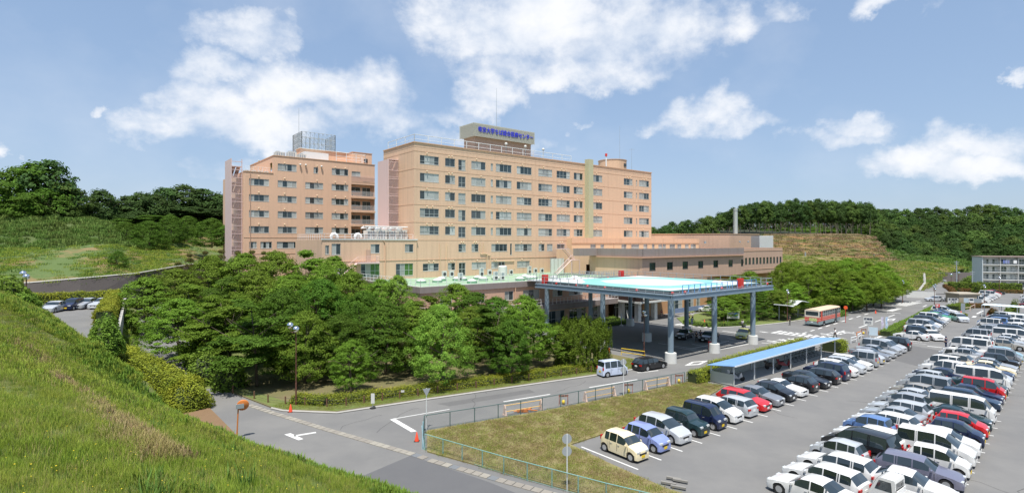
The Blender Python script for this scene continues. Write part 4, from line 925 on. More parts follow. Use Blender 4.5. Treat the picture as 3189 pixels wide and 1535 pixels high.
dq([(58.6,63.6),(58.6,56.5),(61.5,58.5),(66,63.6)]); dq([(81,41.2),(81,48.5),(76,46),(73.5,41.2)]); dq([(58.6,41.2),(66.5,41.2),(61,44),(58.6,48)]); dq([(81,63.6),(75,63.6),(77,59.5),(81,57)])
dq([(66,41.2),(73.5,41.2),(72.5,42.6),(67,42.6)], 9.005)
Hp.part('deck_markings', star, deck_white)
mb = MB(); 
for a, b in (((58.5,41.1),(81.1,41.1)),((81.1,41.1),(81.1,63.7)),((81.1,63.7),(58.5,63.7)),((58.5,63.7),(58.5,41.1))):
    x0, x1 = sorted((a[0],b[0])); y0, y1 = sorted((a[1],b[1])); mb.box(x0-.12,x1+.12,y0-.12,y1+.12,8.3,8.92)
Hp.part('edge_beam', mb, mat('dark_edge', (.07,.09,.10), .5))
ring = MB(); o0, o1 = (57,39.6), (82.6,65.2)
for x0, x1, y0, y1 in ((57,82.6,39.6,39.95),(57,82.6,64.85,65.2),(57,57.35,39.95,64.85),(82.25,82.6,39.95,64.85)):
    ring.box(x0,x1,y0,y1,7.95,8.15); ring.box(x0,x1,y0,y1,8.5,8.62); ring.box(x0+.1,x1-.1,y0+.1,y1-.1,8.15,8.5)
Hp.part('perimeter_beam', ring, steel_blue)
grate = MB()
for x in np.arange(57.4, 82.3, .22):
    grate.box(x,x+.03,39.95,41.0,8.5,8.55); grate.box(x,x+.03,63.8,64.85,8.5,8.55)
for y in np.arange(41.0, 63.8, .22): grate.box(57.35,58.4,y,y+.03,8.5,8.55); grate.box(81.2,82.25,y,y+.03,8.5,8.55)
for q in (.35,.7): grate.box(57.35,82.25,39.95+q,39.98+q,8.5,8.55); grate.box(57.35+q,57.38+q,40,64.8,8.5,8.55)
Hp.part('walkway_grating', grate, mat('grating', (.42,.48,.52), .5, .2))
bm_ = MB()
for s in (58.5,68.5,79): bm_.box(s-.2,s+.2,41,64,7.95,8.3)
for t in (41,52.3,64): bm_.box(58.5,79,t-.2,t+.2,7.96,8.29)
for s in (60.5,63.5,66,71,74,76.5): bm_.box(s-.06,s+.06,41.2,63.6,8.31,8.6)
Hp.part('under_frame', bm_, steel_blue)
mb = MB(); rail_path([(60.3,40.5),(79,40.5)], 8.55, 1.1, 1.25, mb, .03, (1,)); 
for x in np.arange(62, 79, 2.5): mb.tube([(x,40.5,9.6),(x-.6,40.5,8.6)], .03, 4)
Hp.part('blue_railing', mb, mat('railing_blue', (.08,.28,.60), .5))
mb = MB(); rail_path([(57.2,56),(57.2,65),(82.4,65),(82.4,39.8),(79,39.8)], 8.55, 1.15, 1.6, mb, .03, (1,.5)); rail_path([(57.1,56),(57.1,39.7),(79,39.7)], 8.6, .45, 1.3, mb, .025, (.6,)); Hp.part('railing', mb, metal_grey)
mb = MB(); mb.box(62,75,65.2,73,8.4,8.6); Hp.part('walkway', mb, deck_white); mb = MB(); rail_path([(62,73),(62,65.4)], 8.6, 1.1, .8, mb, .03, (1,.5)); rail_path([(75,65.4),(75,73)], 8.6, 1.1, .8, mb, .03, (1,.5)); Hp.part('railing', mb, metal_grey)
lightm = MB().lathe([(.07,0),(.07,.1),(.16,.12),(.19,.24),(.12,.36),(.01,.4)], 8).mesh('edge_lamp', red_paint, True)
for s, t in ((57.6,40.1),(60,39.9),(57.5,45.5),(57.5,51),(57.5,56.5),(57.5,60.8),(65.5,64.9),(74,64.9),(81.6,64.9),(82,57),(82,48),(81.8,40.2),(69,40.2),(57.5,54.3)): link('edge_lamp', lightm, Hp.root, (s-57,t-39.6,8.62))
for i, (s, t) in enumerate(((58.0,64.2),(73.7,40.1),(77.5,65))): 
    o = MB().box(0,1.0,0,.5,0,1.35).build('fire_cabinet', red_paint); o.location = P(s,t,8.62); o.rotation_euler.z = A0; tag(o, ['red fire cabinet at the left corner of the helipad','red fire cabinet on the front edge walkway of the helipad','red fire cabinet at the back edge of the helipad'][i], 'cabinet')
    MB().box(.1,.9,-.03,-.002,.2,1.2).build('door', red_paint, o)
# ------------------------------------------------------------------ foliage
def leaf_quads(cen, nor, size, rs, asp=.55):
    """rhombic leaf faces: cen (n,3), nor (n,3), size (n,)"""
    n = len(cen); r = rs.normal(size=(n,3)); a = np.cross(nor, r); a /= np.linalg.norm(a, axis=1)[:,None]+1e-9
    b = np.cross(nor, a); b /= np.linalg.norm(b, axis=1)[:,None]+1e-9
    s = size[:,None]; 
    v = np.stack([cen-a*s*.5, cen+b*s*asp*.5+nor*s*.06, cen+a*s*.5-nor*s*.10, cen-b*s*asp*.5+nor*s*.06], 1).reshape(-1,3)
    f = np.arange(n*4).reshape(n,4); return v, f
def np_mesh(name, v, f, m):
    me = bpy.data.meshes.new(name); me.vertices.add(len(v)); me.vertices.foreach_set('co', np.asarray(v, np.float32).ravel())
    k = f.shape[1]; me.loops.add(f.size); me.loops.foreach_set('vertex_index', f.astype(np.int32).ravel())
    me.polygons.add(len(f)); me.polygons.foreach_set('loop_start', np.arange(0, f.size, k, dtype=np.int32)); 
    for mm in (m if isinstance(m, (list, tuple)) else [m]): me.materials.append(mm)
    me.update(calc_edges=True); return me
def unit(v): return v/(np.linalg.norm(v, axis=-1, keepdims=True)+1e-9)
def crown(name, m, seed, nclump, nleaf, lsize, csize, flat=.45, kind='broad'):
    """unit crown: radius 1, height 0..1 scaled by the object; built at real size 4 m radius / 7 m tall"""
    rs = np.random.default_rng(seed); R, Hh = 4.0, 7.0
    C = []; out = []
    if kind == 'broad':
        lob = rs.uniform(0, 2*math.pi, 5); 
        while len(C) < nclump:
            u = rs.uniform(0, 1); th = rs.uniform(0, 2*math.pi)
            prof = math.sin(math.pi*min(1, (.09+.91*u)**.72))**.62                      # bulge low, narrow top
            prof *= 1+.20*math.sin(3*th+lob[0])*math.sin(5*u+lob[1])+.13*math.sin(5*th+lob[2]+7*u)
            q = rs.uniform(.35, 1)**.45; r = R*prof*q
            C.append((r*math.cos(th), r*math.sin(th), Hh*u)); out.append((math.cos(th)*.8, math.sin(th)*.8, .75+.9*(u-.3)))
    elif kind == 'cone':
        tiers = 13
        while len(C) < nclump:
            k = rs.integers(0, tiers); u = (k+rs.uniform(-.12,.12))/tiers; u = min(.99, max(0.02, u)); th = rs.uniform(0, 2*math.pi)
            r = R*(1-u)**.8*rs.uniform(.3,1)*(1+.15*math.sin(3*th+k)); C.append((r*math.cos(th), r*math.sin(th), Hh*u-.18*r)); out.append((math.cos(th)*.5, math.sin(th)*.5, .8))
    elif kind == 'layer':
        nb = 26; az = rs.uniform(0, 2*math.pi, nb); zz = np.sort(rs.uniform(.06, .96, nb)); ln = (1-np.abs(zz-.32)*1.05)*R*rs.uniform(.75,1.1,nb)
        while len(C) < nclump:
            k = rs.integers(0, nb); q = rs.uniform(.12,1)**.6; r = max(.3, ln[k])*q; a = az[k]+rs.normal()*.33*(1.15-q*.5)
            z = Hh*zz[k]+r*.22-.05*r*r+rs.normal()*.13; C.append((r*math.cos(a), r*math.sin(a), z)); out.append((math.cos(a)*.35, math.sin(a)*.35, 1.0))
    elif kind == 'willow':
        while len(C) < nclump:
            u = rs.uniform(0,1); th = rs.uniform(0, 2*math.pi); r = R*rs.uniform(.3,1)**.5; top = Hh*(1-(r/R)**2*.35)*(1+.06*math.sin(4*th)); z = top-rs.uniform(0, 1)**1.3*Hh*.85*(r/R)**.5
            C.append((r*math.cos(th), r*math.sin(th), z)); out.append((math.cos(th), math.sin(th), .4))
    C = np.array(C); out = unit(np.array(out))
    n = nclump*nleaf; ci = np.repeat(np.arange(nclump), nleaf)
    loc = rs.normal(size=(n,3)); loc = unit(loc)*(rs.uniform(0,1,n)**.5)[:,None]
    cs = csize*rs.uniform(.6, 1.35, nclump)
    if kind == 'willow': loc *= np.array([.45,.45,1.5])
    else: loc *= np.array([1,1,flat])
    cen = C[ci]+loc*cs[ci][:,None]
    nor = unit(out[ci]*1.0+loc*.7+rs.normal(size=(n,3))*.42)
    if kind == 'willow': nor = unit(out[ci]+rs.normal(size=(n,3))*.5)
    v, f = leaf_quads(cen, nor, lsize*rs.uniform(.6, 1.3, n), rs)
    return np_mesh('crown', v, f, m)
def trunk_mesh(h, r, seed, m=bark, fork=.45, spread=.5, nb=6, lean=.1):
    rs = random.Random(seed); mb = MB(); top = (rs.uniform(-lean,lean)*h, rs.uniform(-lean,lean)*h, h)
    mid = (top[0]*.4+rs.uniform(-.1,.1), top[1]*.4+rs.uniform(-.1,.1), h*fork)
    mb.tube([(0,0,-.3),(0,0,.15),mid,((mid[0]+top[0])/2,(mid[1]+top[1])/2,h*.75),top], [r*1.3,r,r*.75,r*.45,r*.12], 7)
    for k in range(nb):
        a = rs.uniform(0,6.28)+k*2.4; z = h*(fork+(.9-fork)*k/nb*.8); L = h*spread*(1-.45*k/nb); q = z/h; bx, by = mid[0]*min(1,q/fork), mid[1]*min(1,q/fork)
        if q > fork: w = (q-fork)/(1-fork); bx, by = mid[0]+(top[0]-mid[0])*w, mid[1]+(top[1]-mid[1])*w
        p1 = (bx+math.cos(a)*L*.45, by+math.sin(a)*L*.45, z+L*.32); p2 = (bx+math.cos(a)*L*.95, by+math.sin(a)*L*.95, z+L*.7)
        mb.tube([(bx,by,z),p1,p2], [r*.45,r*.28,r*.08], 5)
    return mb.mesh('trunk', m, True)
CR = {}
def getcrown(key):
    if key in CR: return CR[key]
    kd, mm, v = key
    S = {'broad': (330, 70, .19, .62, .42, 'broad'), 'layer': (430, 60, .19, .55, .26, 'layer'), 'willow': (900, 70, .17, .42, .4, 'willow'), 'cone': (420, 60, .15, .5, .3, 'cone'),
         'dense': (420, 70, .17, .55, .6, 'broad'), 'far': (150, 26, .5, .95, .6, 'broad'), 'farcone': (150, 24, .42, .6, .4, 'cone')}[kd]
    CR[key] = crown('crown', mm, 11*v+len(kd)*7+hash(mm.name) % 1 , *S); return CR[key]
TR = {}
def gettrunk(key, *a, **k):
    if key not in TR: TR[key] = trunk_mesh(*a, **k)
    return TR[key]
def tree(name, label, loc, height, rad, kd, mm, var, clear=1.2, group=None, simple=False, tm=bark, cat='tree', tr=.13):
    rz = random.uniform(0, 6.28)
    o = thing(name, label, cat, loc, rz, group)
    c = link('crown', getcrown((kd, mm, var)), o, (0,0,clear)); c.scale = (rad/4.0, rad/4.0, (height-clear)/7.2)
    t = link('trunk', gettrunk((kd in ('far','farcone'), var % 3, tm.name), 6.0, tr, var % 3, tm), o); t.scale = (1+height*.05, 1+height*.05, height*.86/6)
    return o
# park trees: (photo column of the axis, distance, row of the top, radius, kind, leaves, variant, words)
PT = [(455,80,868,5.2,'broad',leaf_mid,1,'light green'),(545,84,842,5.5,'broad',leaf_mid,2,'fresh green'),(610,70,885,4.8,'layer',leaf_mid,1,'layered'),(660,90,800,5.8,'broad',leaf_mid,3,'tall green'),(760,92,792,6.2,'broad',leaf_mid,1,'tall layered'),
      (860,90,786,6.0,'broad',leaf_mid,2,'tall rounded'),(950,88,784,6.2,'layer',leaf_mid,3,'tall spreading'),(1040,86,802,5.6,'broad',leaf_mid,1,'tall light green'),(1095,80,850,4.5,'broad',leaf_mid,2,'slim layered'),
      (700,76,860,5.0,'layer',leaf_dark,2,'dark layered'),(800,76,850,5.2,'broad',leaf_mid,1,'broad green'),(910,75,860,5.0,'broad',leaf_mid,1,'layered green'),(1000,73,875,5.0,'dense',leaf_dark,2,'dense dark'),
      (560,66,935,4.2,'broad',leaf_mid,2,'low green'),(640,62,950,4.2,'layer',leaf_mid,3,'low layered'),(1185,78,874,4.6,'broad',leaf_mid,3,'pale rounded'),(1238,76,862,3.4,'broad',leaf_bright,1,'pointed light green'),
      (1130,70,915,4.6,'dense',leaf_dark,1,'dense olive'),(1330,76,925,4.6,'layer',leaf_mid,2,'mid green layered'),(1420,77,888,4.4,'broad',leaf_mid,2,'rounded mid green'),(1480,75,915,4.2,'broad',leaf_dark,1,'dark fine leaved'),
      (1545,74,930,4.0,'broad',leaf_dark,3,'dark thin'),(800,57,935,5.4,'layer',leaf_dark,1,'dark cedar like'),(950,58,975,3.6,'broad',leaf_mid,3,'small green'),(1060,60,985,3.4,'broad',leaf_dark,3,'small dark'),
      (1200,62,945,4.6,'broad',leaf_dark,3,'dark layered'),(1095,54.5,1065,2.2,'broad',leaf_mid,1,'small slender'),(1372,57.5,955,3.5,'dense',leaf_bright,2,'bright yellow green'),(1290,64,960,3.8,'broad',leaf_mid,1,'mid green'),
      (1530,62,955,3.8,'layer',leaf_dark,2,'dark spreading'),(1632,65,925,3.6,'broad',leaf_mid,3,'pointed green'),(1660,70,960,2.6,'broad',leaf_mid,2,'slim fresh green'),(1475,68,960,3.8,'broad',leaf_mid,2,'rounded green'),(1590,60,1000,2.6,'broad',leaf_dark,2,'low bushy'),
      (880,64,905,4.6,'dense',leaf_dark,3,'broad dark'),(720,64,915,4.4,'layer',leaf_mid,2,'leafy green'),(1740,66,1020,2.7,'broad',leaf_mid,1,'olive bushy'),(1010,80,830,4.8,'broad',leaf_mid,3,'full green')]
WH = lambda px, Y: ('at the far left beside the ramp' if px < 560 else 'behind the yellow hedge corner' if px < 700 else 'behind the twin globe lamp' if px < 980 else 'mid park' if px < 1260 else 'by the bright yellow green tree' if px < 1500 else 'beside the helipad columns')
DP = lambda Y: 'front row' if Y < 62 else ('middle row' if Y < 77 else 'back row')
for i, (px, Y, py, r, kd, mm, v, wd) in enumerate(PT):
    base = G(px, 757+F*H/Y); zt = H-(py-HY)*Y/F; s, t = ST(base.x, base.y); zb = max(0, left_z(s, t)) if s < 16 else .1; base.z = zb
    tree('park_tree', f'{wd} tree, park {DP(Y)}, {WH(px, Y)}' if mm != leaf_bright or px < 1300 else 'bright yellow green rounded tree standing at the front of the park', base, zt-zb+.3, r, kd, mm, v, clear=.9 if Y < 63 else 1.3, group='park trees below the hospital', tr=.11)
w = tree('willow_tree', 'rounded drooping willow tree beside the helipad column and the white kei van', G(1815,1140,.1), 6.5, 3.5, 'willow', leaf_mid, 1, clear=.4)
# cedar tips at the far left park edge
for i, (px, py, Y) in enumerate(((590,772,98),(640,764,100),(690,760,101),(740,765,100),(785,762,102),(823,766,104),(555,800,95))):
    b = G(px, 757+F*H/Y); s, t = ST(b.x, b.y); b.z = 1.5
    tree('cedar_tree', f'brownish dark cedar in front of the left hospital block, {ORD[i] if i < 6 else "leftmost and lowest"} of the row', b, H-(py-HY)*Y/F-1.5, 2.6, 'cone', leaf_cedar, 1+i % 2, clear=1, group='cedars before the left block')
# left hill trees
LT = [(-30,140,640,5.5,'far',leaf_far,1),(20,132,640,4.5,'far',leaf_dark,2),(60,134,520,6.5,'far',leaf_dark,3),(110,134,508,7.0,'far',leaf_dark,1),(160,135,500,6.5,'far',leaf_far,2),(200,136,570,5.5,'far',leaf_far2,3),(235,140,600,5,'far',leaf_far,1),
      (10,150,585,5,'far',leaf_dark,2),(90,128,600,4.5,'far',leaf_dark,3),(140,130,590,5,'far',leaf_dark,1),(185,131,620,4,'far',leaf_far2,2),(265,142,640,4,'far',leaf_far,3),(313,150,593,5.8,'far',leaf_far,1),(345,152,620,4.5,'far',leaf_far,2),(400,155,610,5.5,'far',leaf_far,3),
      (440,158,602,6.5,'far',leaf_far,1),(485,162,605,6,'far',leaf_far,2),(520,172,585,7,'far',leaf_far,3),(570,176,578,8,'far',leaf_far,1),(630,180,588,8,'far',leaf_far,2),(680,182,605,7,'far',leaf_far,3),(715,185,612,6,'far',leaf_far,1),(540,165,640,6,'far',leaf_far,2),(600,168,645,6,'far',leaf_far,1),(660,172,650,6,'far',leaf_far,3),(420,150,660,5,'far',leaf_far,2),(470,150,670,5,'far',leaf_dark,3),(380,145,680,4,'far',leaf_dark,1)]
def hillz(px, Y): return lerp(px, [(-60,22.5),(200,22.8),(330,19),(420,20.5),(560,24),(720,24)])
for i, (px, Y, py, r, kd, mm, v) in enumerate(LT):
    top = AT(px, py, Y); zb = hillz(px, Y)-1.0
    if Y < 132: zb -= 2
    where = 'dark tall clump tree' if px < 200 else ('rounded tree right of the tall clump' if px < 500 else 'rounded tree beside the left block'); rk_ = sorted(range(len(LT)), key=lambda q: LT[q][0]).index(i)
    o = tree('hill_tree', f'{where}, {ORD[rk_]} left hilltop tree from the left edge', Vector((top.x, top.y, zb)), top.z-zb, r, kd, mm, v, clear=.5 if py > 600 else 1.5, group='trees on the left hilltop', tr=.2)
for i, (px, pyb, pyt, Y, r, kd) in enumerate(((390,752,690,134,4.0,'dense'),(465,783,687,131,4.9,'dense'),(530,755,668,140,4.4,'dense'),(585,735,672,148,3.9,'dense'),(660,768,680,135,5.6,'dense'),(710,760,700,133,4.6,'dense'))):
    b = AT(px, pyb, Y); tree('pine_tree', f'dark bushy pine on the grassy left hillside, {ORD[i]} pine from the left', b, (pyb-pyt)*Y/F, r*.9, kd, leaf_dark, 1+i % 2, clear=.1, group='pines on the left hillside')
b = AT(368, 835, 103); tree('round_bush', 'single round dark green bush on the left slope above the block wall', b-Vector((0,0,.3)), 59*103/F, 1.75, 'dense', leaf_dark, 1, clear=.15, cat='bush')
# camphor trees right of the helipad
CT = sorted([(2440,118,830,4.6),(2480,125,815,5.2),(2520,115,838,4.6),(2560,130,812,5.6),(2600,132,805,5.6),(2590,120,835,5),(2640,126,815,5.4),(2655,121,835,4.8),(2690,135,808,5.6),(2720,130,820,5.2),(2745,136,828,5.2),(2765,140,840,5.2),(2700,121,850,4.6),(2745,126,860,4.4),(2470,112,870,3.8),(2780,142,855,4.6),(2540,120,870,4.4),(2640,118,880,3.6)])
for i, (px, Y, py, r) in enumerate(CT):
    b = G(px, 757+F*H/Y); tree('camphor_tree', f'rounded yellow green tree in the clump right of the helipad, {ORD[i]} from the left', b, H-(py-HY)*Y/F+(.9,-.6,.2)[i%3], r*.84, ('dense','broad')[i%2], leaf_camph, 1+i % 3, clear=1.8, group='round trees right of the bus', tr=.16)
RT = [(2230,112,862,3.6,'layer','small spreading tree behind the helipad edge'),(2290,118,855,3.4,'broad','rounded tree behind the right helipad edge'),(2335,116,843,4.0,'broad','taller green tree behind the right end of the helipad'),
      (2365,106,885,3.2,'cone','conifer standing in the round island by the column'),(2255,104,925,3.2,'broad','low spreading tree beside the parked white coupe'),(2310,112,905,3.6,'broad','broad tree shading the round island'),(2400,110,890,3.6,'broad','green tree right of the last helipad column'),(2425,108,905,3.4,'dense','dense tree beside the brown lamp post')]
for px, Y, py, r, kd, lb in RT:
    b = G(px, 757+F*H/Y); tree('island_tree', lb, b, H-(py-HY)*Y/F, r, kd, leaf_mid if kd != 'cone' else leaf_dark, 2, clear=1.2)
# right woods: trunked front row on the ridge, then the wooded hill
wr = random.Random(5)
i = 0
topR = lambda px: lerp(px, [(2030,706),(2100,690),(2200,672),(2290,645),(2370,628),(2470,622),(2560,622),(2650,622),(2700,632),(2720,645),(2780,655),(2830,650),(2900,645),(2990,650),(3070,640),(3130,645),(3189,665),(3300,670)])
pale = ['with forked pale trunk','with slim pale trunk','with crooked pale trunk']
px = 2215
while px < 2715:
    Y = 296+wr.uniform(-3,4); zb = H-(730-HY)*Y/F-1; zt = H-(topR(px)+wr.uniform(0,14)-HY)*Y/F; base = AT(px, 757, Y); base.z = zb; ht = zt-zb
    o = thing('ridge_tree', f'tall ridge tree {pale[i % 3]}, {ORD[i]} from the chimney', 'tree', base, wr.uniform(0,6), 'ridge trees at the right wood edge')
    c = link('crown', getcrown(('far', (leaf_far, leaf_far2, leaf_far)[i % 3], 1+i % 4)), o, (0,0,ht*.42)); c.scale = (4.4/4,4.4/4,ht*.6/7)
    t = link('trunk', gettrunk(('ridge', i % 4), 8.0, .26, 20+i % 4, bark_pale, .3, .45, 4, .12), o); t.scale = (1,1,ht*.8/8)
    i += 1; px += wr.uniform(19,27)
for k in range(26):
    px = 2010+k*28+wr.uniform(-8,8); Y = 312+wr.uniform(0,30); zb = 19; zt = H-(topR(px)+wr.uniform(-2,10)-HY)*Y/F
    if px < 2220: Y = 265+wr.uniform(0,30); zb = 14; zt = H-(topR(px)+wr.uniform(0,10)-HY)*Y/F
    base = AT(px, 757, Y); base.z = zb-1
    o = link('wood_tree', getcrown(('far', (leaf_far, leaf_far2, leaf_far)[k % 3], 1+k % 4)), None, base, wr.uniform(0,6)); o.scale = (1.45,1.45,(zt-zb+1)/7.2)
    tag(o, 'green tree in the wood on the right ridge behind the pale trunks' if px > 2220 else 'green tree of the low wood right of the hospital tower', 'tree', 'trees inside the ridge wood')
for k in range(34):
    px = 2205+k*16; Y = 303+wr.uniform(0,8); base = AT(px, 757, Y); base.z = 18
    o = link('slim_trunk', gettrunk(('ridge', k % 4), 8.0, .26, 20+k % 4, bark_pale, .3, .45, 4, .12), None, base, wr.uniform(0,6)); o.scale = (.7,.7,1.3); tag(o, 'slim trunk standing in the shade inside the ridge wood', 'trunk', 'slim trunks inside the ridge wood')
# dark interior understorey
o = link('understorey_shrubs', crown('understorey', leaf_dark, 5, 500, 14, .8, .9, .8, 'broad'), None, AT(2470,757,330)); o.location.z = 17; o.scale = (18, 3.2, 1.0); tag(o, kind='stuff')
n = 0
rows = [(2700,3330,0.0,380),(2700,3330,.16,365),(2705,3330,.33,345),(2705,3330,.5,325),(2712,3330,.68,305),(2725,3330,.86,290),(2760,3000,1.0,275)]
bot = lambda px: lerp(px, [(2700,735),(2760,765),(2850,790),(2920,815),(3000,830),(3040,822),(3189,800),(3330,800)])
for x0, x1, q, Yb in rows:
    px = x0+wr.uniform(0,20)
    while px < x1:
        Y = Yb+wr.uniform(-8,8); tp = topR(px); bt = bot(px)-22; py = tp+(bt-tp)*q+wr.uniform(-6,6)+(0 if q else wr.uniform(-4,4)); 
        top = AT(px, py, Y); rad = wr.uniform(5.2,8.0)*(Y/330); ht = rad*2.1
        kd = ('far', (leaf_far, leaf_far, leaf_far2)[wr.randrange(3)], 1+n % 4) if wr.random() > .1 else ('farcone', leaf_far, 1)
        o = link('forest_tree', getcrown(kd), None, top-Vector((0,0,ht)), wr.uniform(0,6)); o.scale = (rad/4,rad/4,ht/7.2); n += 1
        tag(o, 'rounded green tree in the dense forest on the hill above the apartment block', 'tree', 'forest trees on the right hill')
        px += wr.uniform(24,40)
# ------------------------------------------------------------------ hedges and shrubs
def hedge(name, label, path, w, h, m, dens=260, ls=.13, cat='hedge', group=None, core=None, jitter=.12):
    """path: world points along the middle line"""
    path = [Vector(p) for p in path]; rs = np.random.default_rng(len(name)+int(abs(path[0].x*10)) % 997)
    V = []; Nn = []
    root = path[0].copy()
    core_mb = MB()
    for a, b in zip(path, path[1:]):
        d = b-a; L = d.length; dn = d.normalized(); sd = Vector((-dn.y, dn.x, 0)).normalized()
        n = int(L*(w+2*h)*dens)+1; u = rs.uniform(-.01,1.01,n); g = rs.uniform(0, w+2*h, n)
        for k in range(n):
            q = g[k]
            if q < h: off, z, nv = -w/2, q, -sd
            elif q < h+w: off, z, nv = q-h-w/2, h, Vector((0,0,1))
            else: off, z, nv = w/2, q-h-w, sd
            rnd = 1-max(0, (z/h-.75))*.5 if abs(off) > w*.4 else 1
            j = rs.normal()*jitter+.12*math.sin(u[k]*L*2.3)*.5
            p = a+d*float(u[k])+sd*float(off*rnd)+nv*float(j)+Vector((0,0,float(z)))
            V.append((p.x-root.x,p.y-root.y,p.z-root.z)); Nn.append((nv.x,nv.y,nv.z+.35))
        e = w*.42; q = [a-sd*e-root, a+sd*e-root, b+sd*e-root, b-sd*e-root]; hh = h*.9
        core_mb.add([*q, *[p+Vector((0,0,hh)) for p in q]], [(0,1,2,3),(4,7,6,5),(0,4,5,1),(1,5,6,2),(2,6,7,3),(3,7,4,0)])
    V = np.array(V); Nn = unit(np.array(Nn)+rs.normal(size=V.shape)*.55)
    v, f = leaf_quads(V, Nn, ls*rs.uniform(.6,1.4,len(V)), rs, .7)
    o = thing(name, label, cat, root, 0, group); link('foliage', np_mesh('foliage', v, f, m), o)
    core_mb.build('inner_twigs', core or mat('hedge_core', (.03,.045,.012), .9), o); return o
def bush(name, label, loc, r, h, m, n=2500, ls=.14, cat='bush', group=None):
    rs = np.random.default_rng(int(abs(loc[0]*7+loc[1]*3)) % 9973); d = unit(rs.normal(size=(n,3))); d[:,2] = np.abs(d[:,2]); q = rs.uniform(.78,1.05,n)[:,None]
    th = np.arctan2(d[:,1], d[:,0]); q = q*(1+.12*np.sin(3*th+5*d[:,2])[:,None])
    c = d*q*np.array([r,r,h]); v, f = leaf_quads(c, unit(d+rs.normal(size=(n,3))*.5), ls*rs.uniform(.6,1.4,n), rs, .7)
    o = thing(name, label, cat, loc, 0, group); link('foliage', np_mesh('foliage', v, f, m), o)
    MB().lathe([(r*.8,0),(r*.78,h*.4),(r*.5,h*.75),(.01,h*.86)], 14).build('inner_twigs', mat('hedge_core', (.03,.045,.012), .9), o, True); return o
W3 = lambda s, t, z=0: P(s, t, z)
hedge('azalea_hedge', 'long clipped yellow green azalea hedge behind the wooden post fence', [W3(16.2,52.8,.1),W3(18.4,50.2,.1),W3(22,49.4,.1),W3(27,48.3,.1),W3(33,47.1,.1),W3(40,45.8,.1),W3(50,43.9,.1)], 1.5, .62, leaf_hedge, 330, .11)
# big yellow hedge rising to the plateau
ph = [(8.2,57.2,0),(7.0,60,.4),(5.6,63.5,1.1),(4.6,66.5,1.6),(3.6,69.5,1.8)]
hedge('yellow_hedge', 'tall yellow green hedge climbing the bank from the road corner to the upper car park', [W3(*p) for p in ph], 2.6, 2.3, leaf_hedge, 190, .17, jitter=.2)
bush('corner_bush', 'big rounded yellow green bush at the end of the hedge beside the brown soil bed', W3(8.1,57.0,0), 1.9, 2.75, leaf_hedge, 7000, .16)
hedge('plateau_hedge', 'clipped yellow hedge along the right edge of the upper car park', [W3(sp(t)+.2,t,5.75) for t in (76,84,92,100,108)], 1.7, 1.7, leaf_hedge, 90, .2)
hedge('plateau_hedge', 'clipped yellow hedge along the back of the upper car park behind the four parked cars', [W3(sp(108)-.6,108.5,5.75),W3(-1,109.5,5.75),W3(-9,111,5.75)], 1.6, 1.5, leaf_hedge, 90, .2)
bush('plateau_bush', 'tall bright green bush at the near corner of the upper car park', W3(2.5,64.8,4.4), 1.35, 3.5, leaf_hedge_g, 4500, .2)
MB().box(0,.3,0,40,-4,.1).build('hedge_wall', concrete)
hw = bpy.data.objects['hedge_wall']; hw.location = W3(sp(76)+1.1,72,5.7); hw.rotation_euler = (0,0,A0-math.atan(.076)); tag(hw, 'concrete retaining wall below the plateau hedge beside the ramp', 'retaining wall')
hedge('clipped_hedge', 'clipped green hedge block in front of the left helipad columns', [W3(64.5,68.5,.1),W3(80,67.6,.1)], 2.6, .9, leaf_hedge_g, 160, .12)
hedge('clipped_hedge', 'low front step of the clipped hedge beside the red post box', [W3(68,66.6,.1),W3(80.5,65.9,.1)], 1.2, .5, leaf_hedge_g, 160, .12)
hedge('car_park_hedge', 'long low green hedge between the road and the far parking row', [W3(102,30.9),W3(112,31.9),W3(125,33.1),W3(138,34.6),W3(152,36.2)], 1.6, .85, leaf_hedge_g, 110, .15)
hedge('shed_hedge', 'yellow green hedge at the near end of the blue roofed bicycle shed', [W3(51.5,33.4),W3(56,33.4)], 1.3, 1.2, leaf_hedge, 250, .12)
hedge('shed_back_hedge', 'green and yellow hedge running behind the bicycle shed wall', [W3(56.5,34.2),W3(81,34.6)], .9, 1.5, leaf_hedge, 120, .13)
hedge('shed_hedge', 'yellow green hedge block at the far end of the bicycle shed', [W3(81.5,31.2),W3(84,31.2)], 2.6, 1.5, leaf_hedge, 200, .13)
hedge('roundabout_hedge', 'curved clipped hedge around the round island by the helipad', [W3(90+8.0*math.cos(a)+6, 56.5+5.2*math.sin(a), .1) for a in np.linspace(2.6, 6.3, 9)], 1.3, .6, leaf_hedge_g, 130, .14)
bush('round_bush', 'round clipped bush on the island behind the white map board', W3(100,56.5,.1), 2.2, 2.1, leaf_hedge_g, 2200, .18)
hedge('island_hedge', 'rounded hedge bed under the trees just right of the bus', [W3(118,46.8,.1),W3(124,45.9,.1)], 3.2, 1.0, leaf_hedge_g, 110, .16)
hedge('island_hedge', 'second rounded hedge bed farther along the tree park kerb', [W3(133,48.8,.1),W3(146,51,.1)], 3.0, 1.1, leaf_hedge_g, 100, .18)
hedge('sign_hedge', 'small bright green hedge block beside the car park entrance board', [W3(153,33.5),W3(160,33)], 2.6, 1.0, leaf_hedge_g, 110, .18)
ah = [AT(2968,905,172),AT(3060,905,168),AT(3200,905,164)]
for p in ah: p.z = .0
hedge('apartment_hedge', 'tall dark green hedge in front of the apartment block', [p+Vector((0,2,0)) for p in ah], 1.6, 2.6, leaf_hedge_g, 45, .28)
hedge('apartment_low_hedge', 'low reddish shrub strip at the foot of the apartment hedge', [p-Vector((0,2,.2)) for p in ah], 2.2, 1.0, leafm('leaf_red', (.13,.10,.03), (.22,.09,.04)), 45, .25)
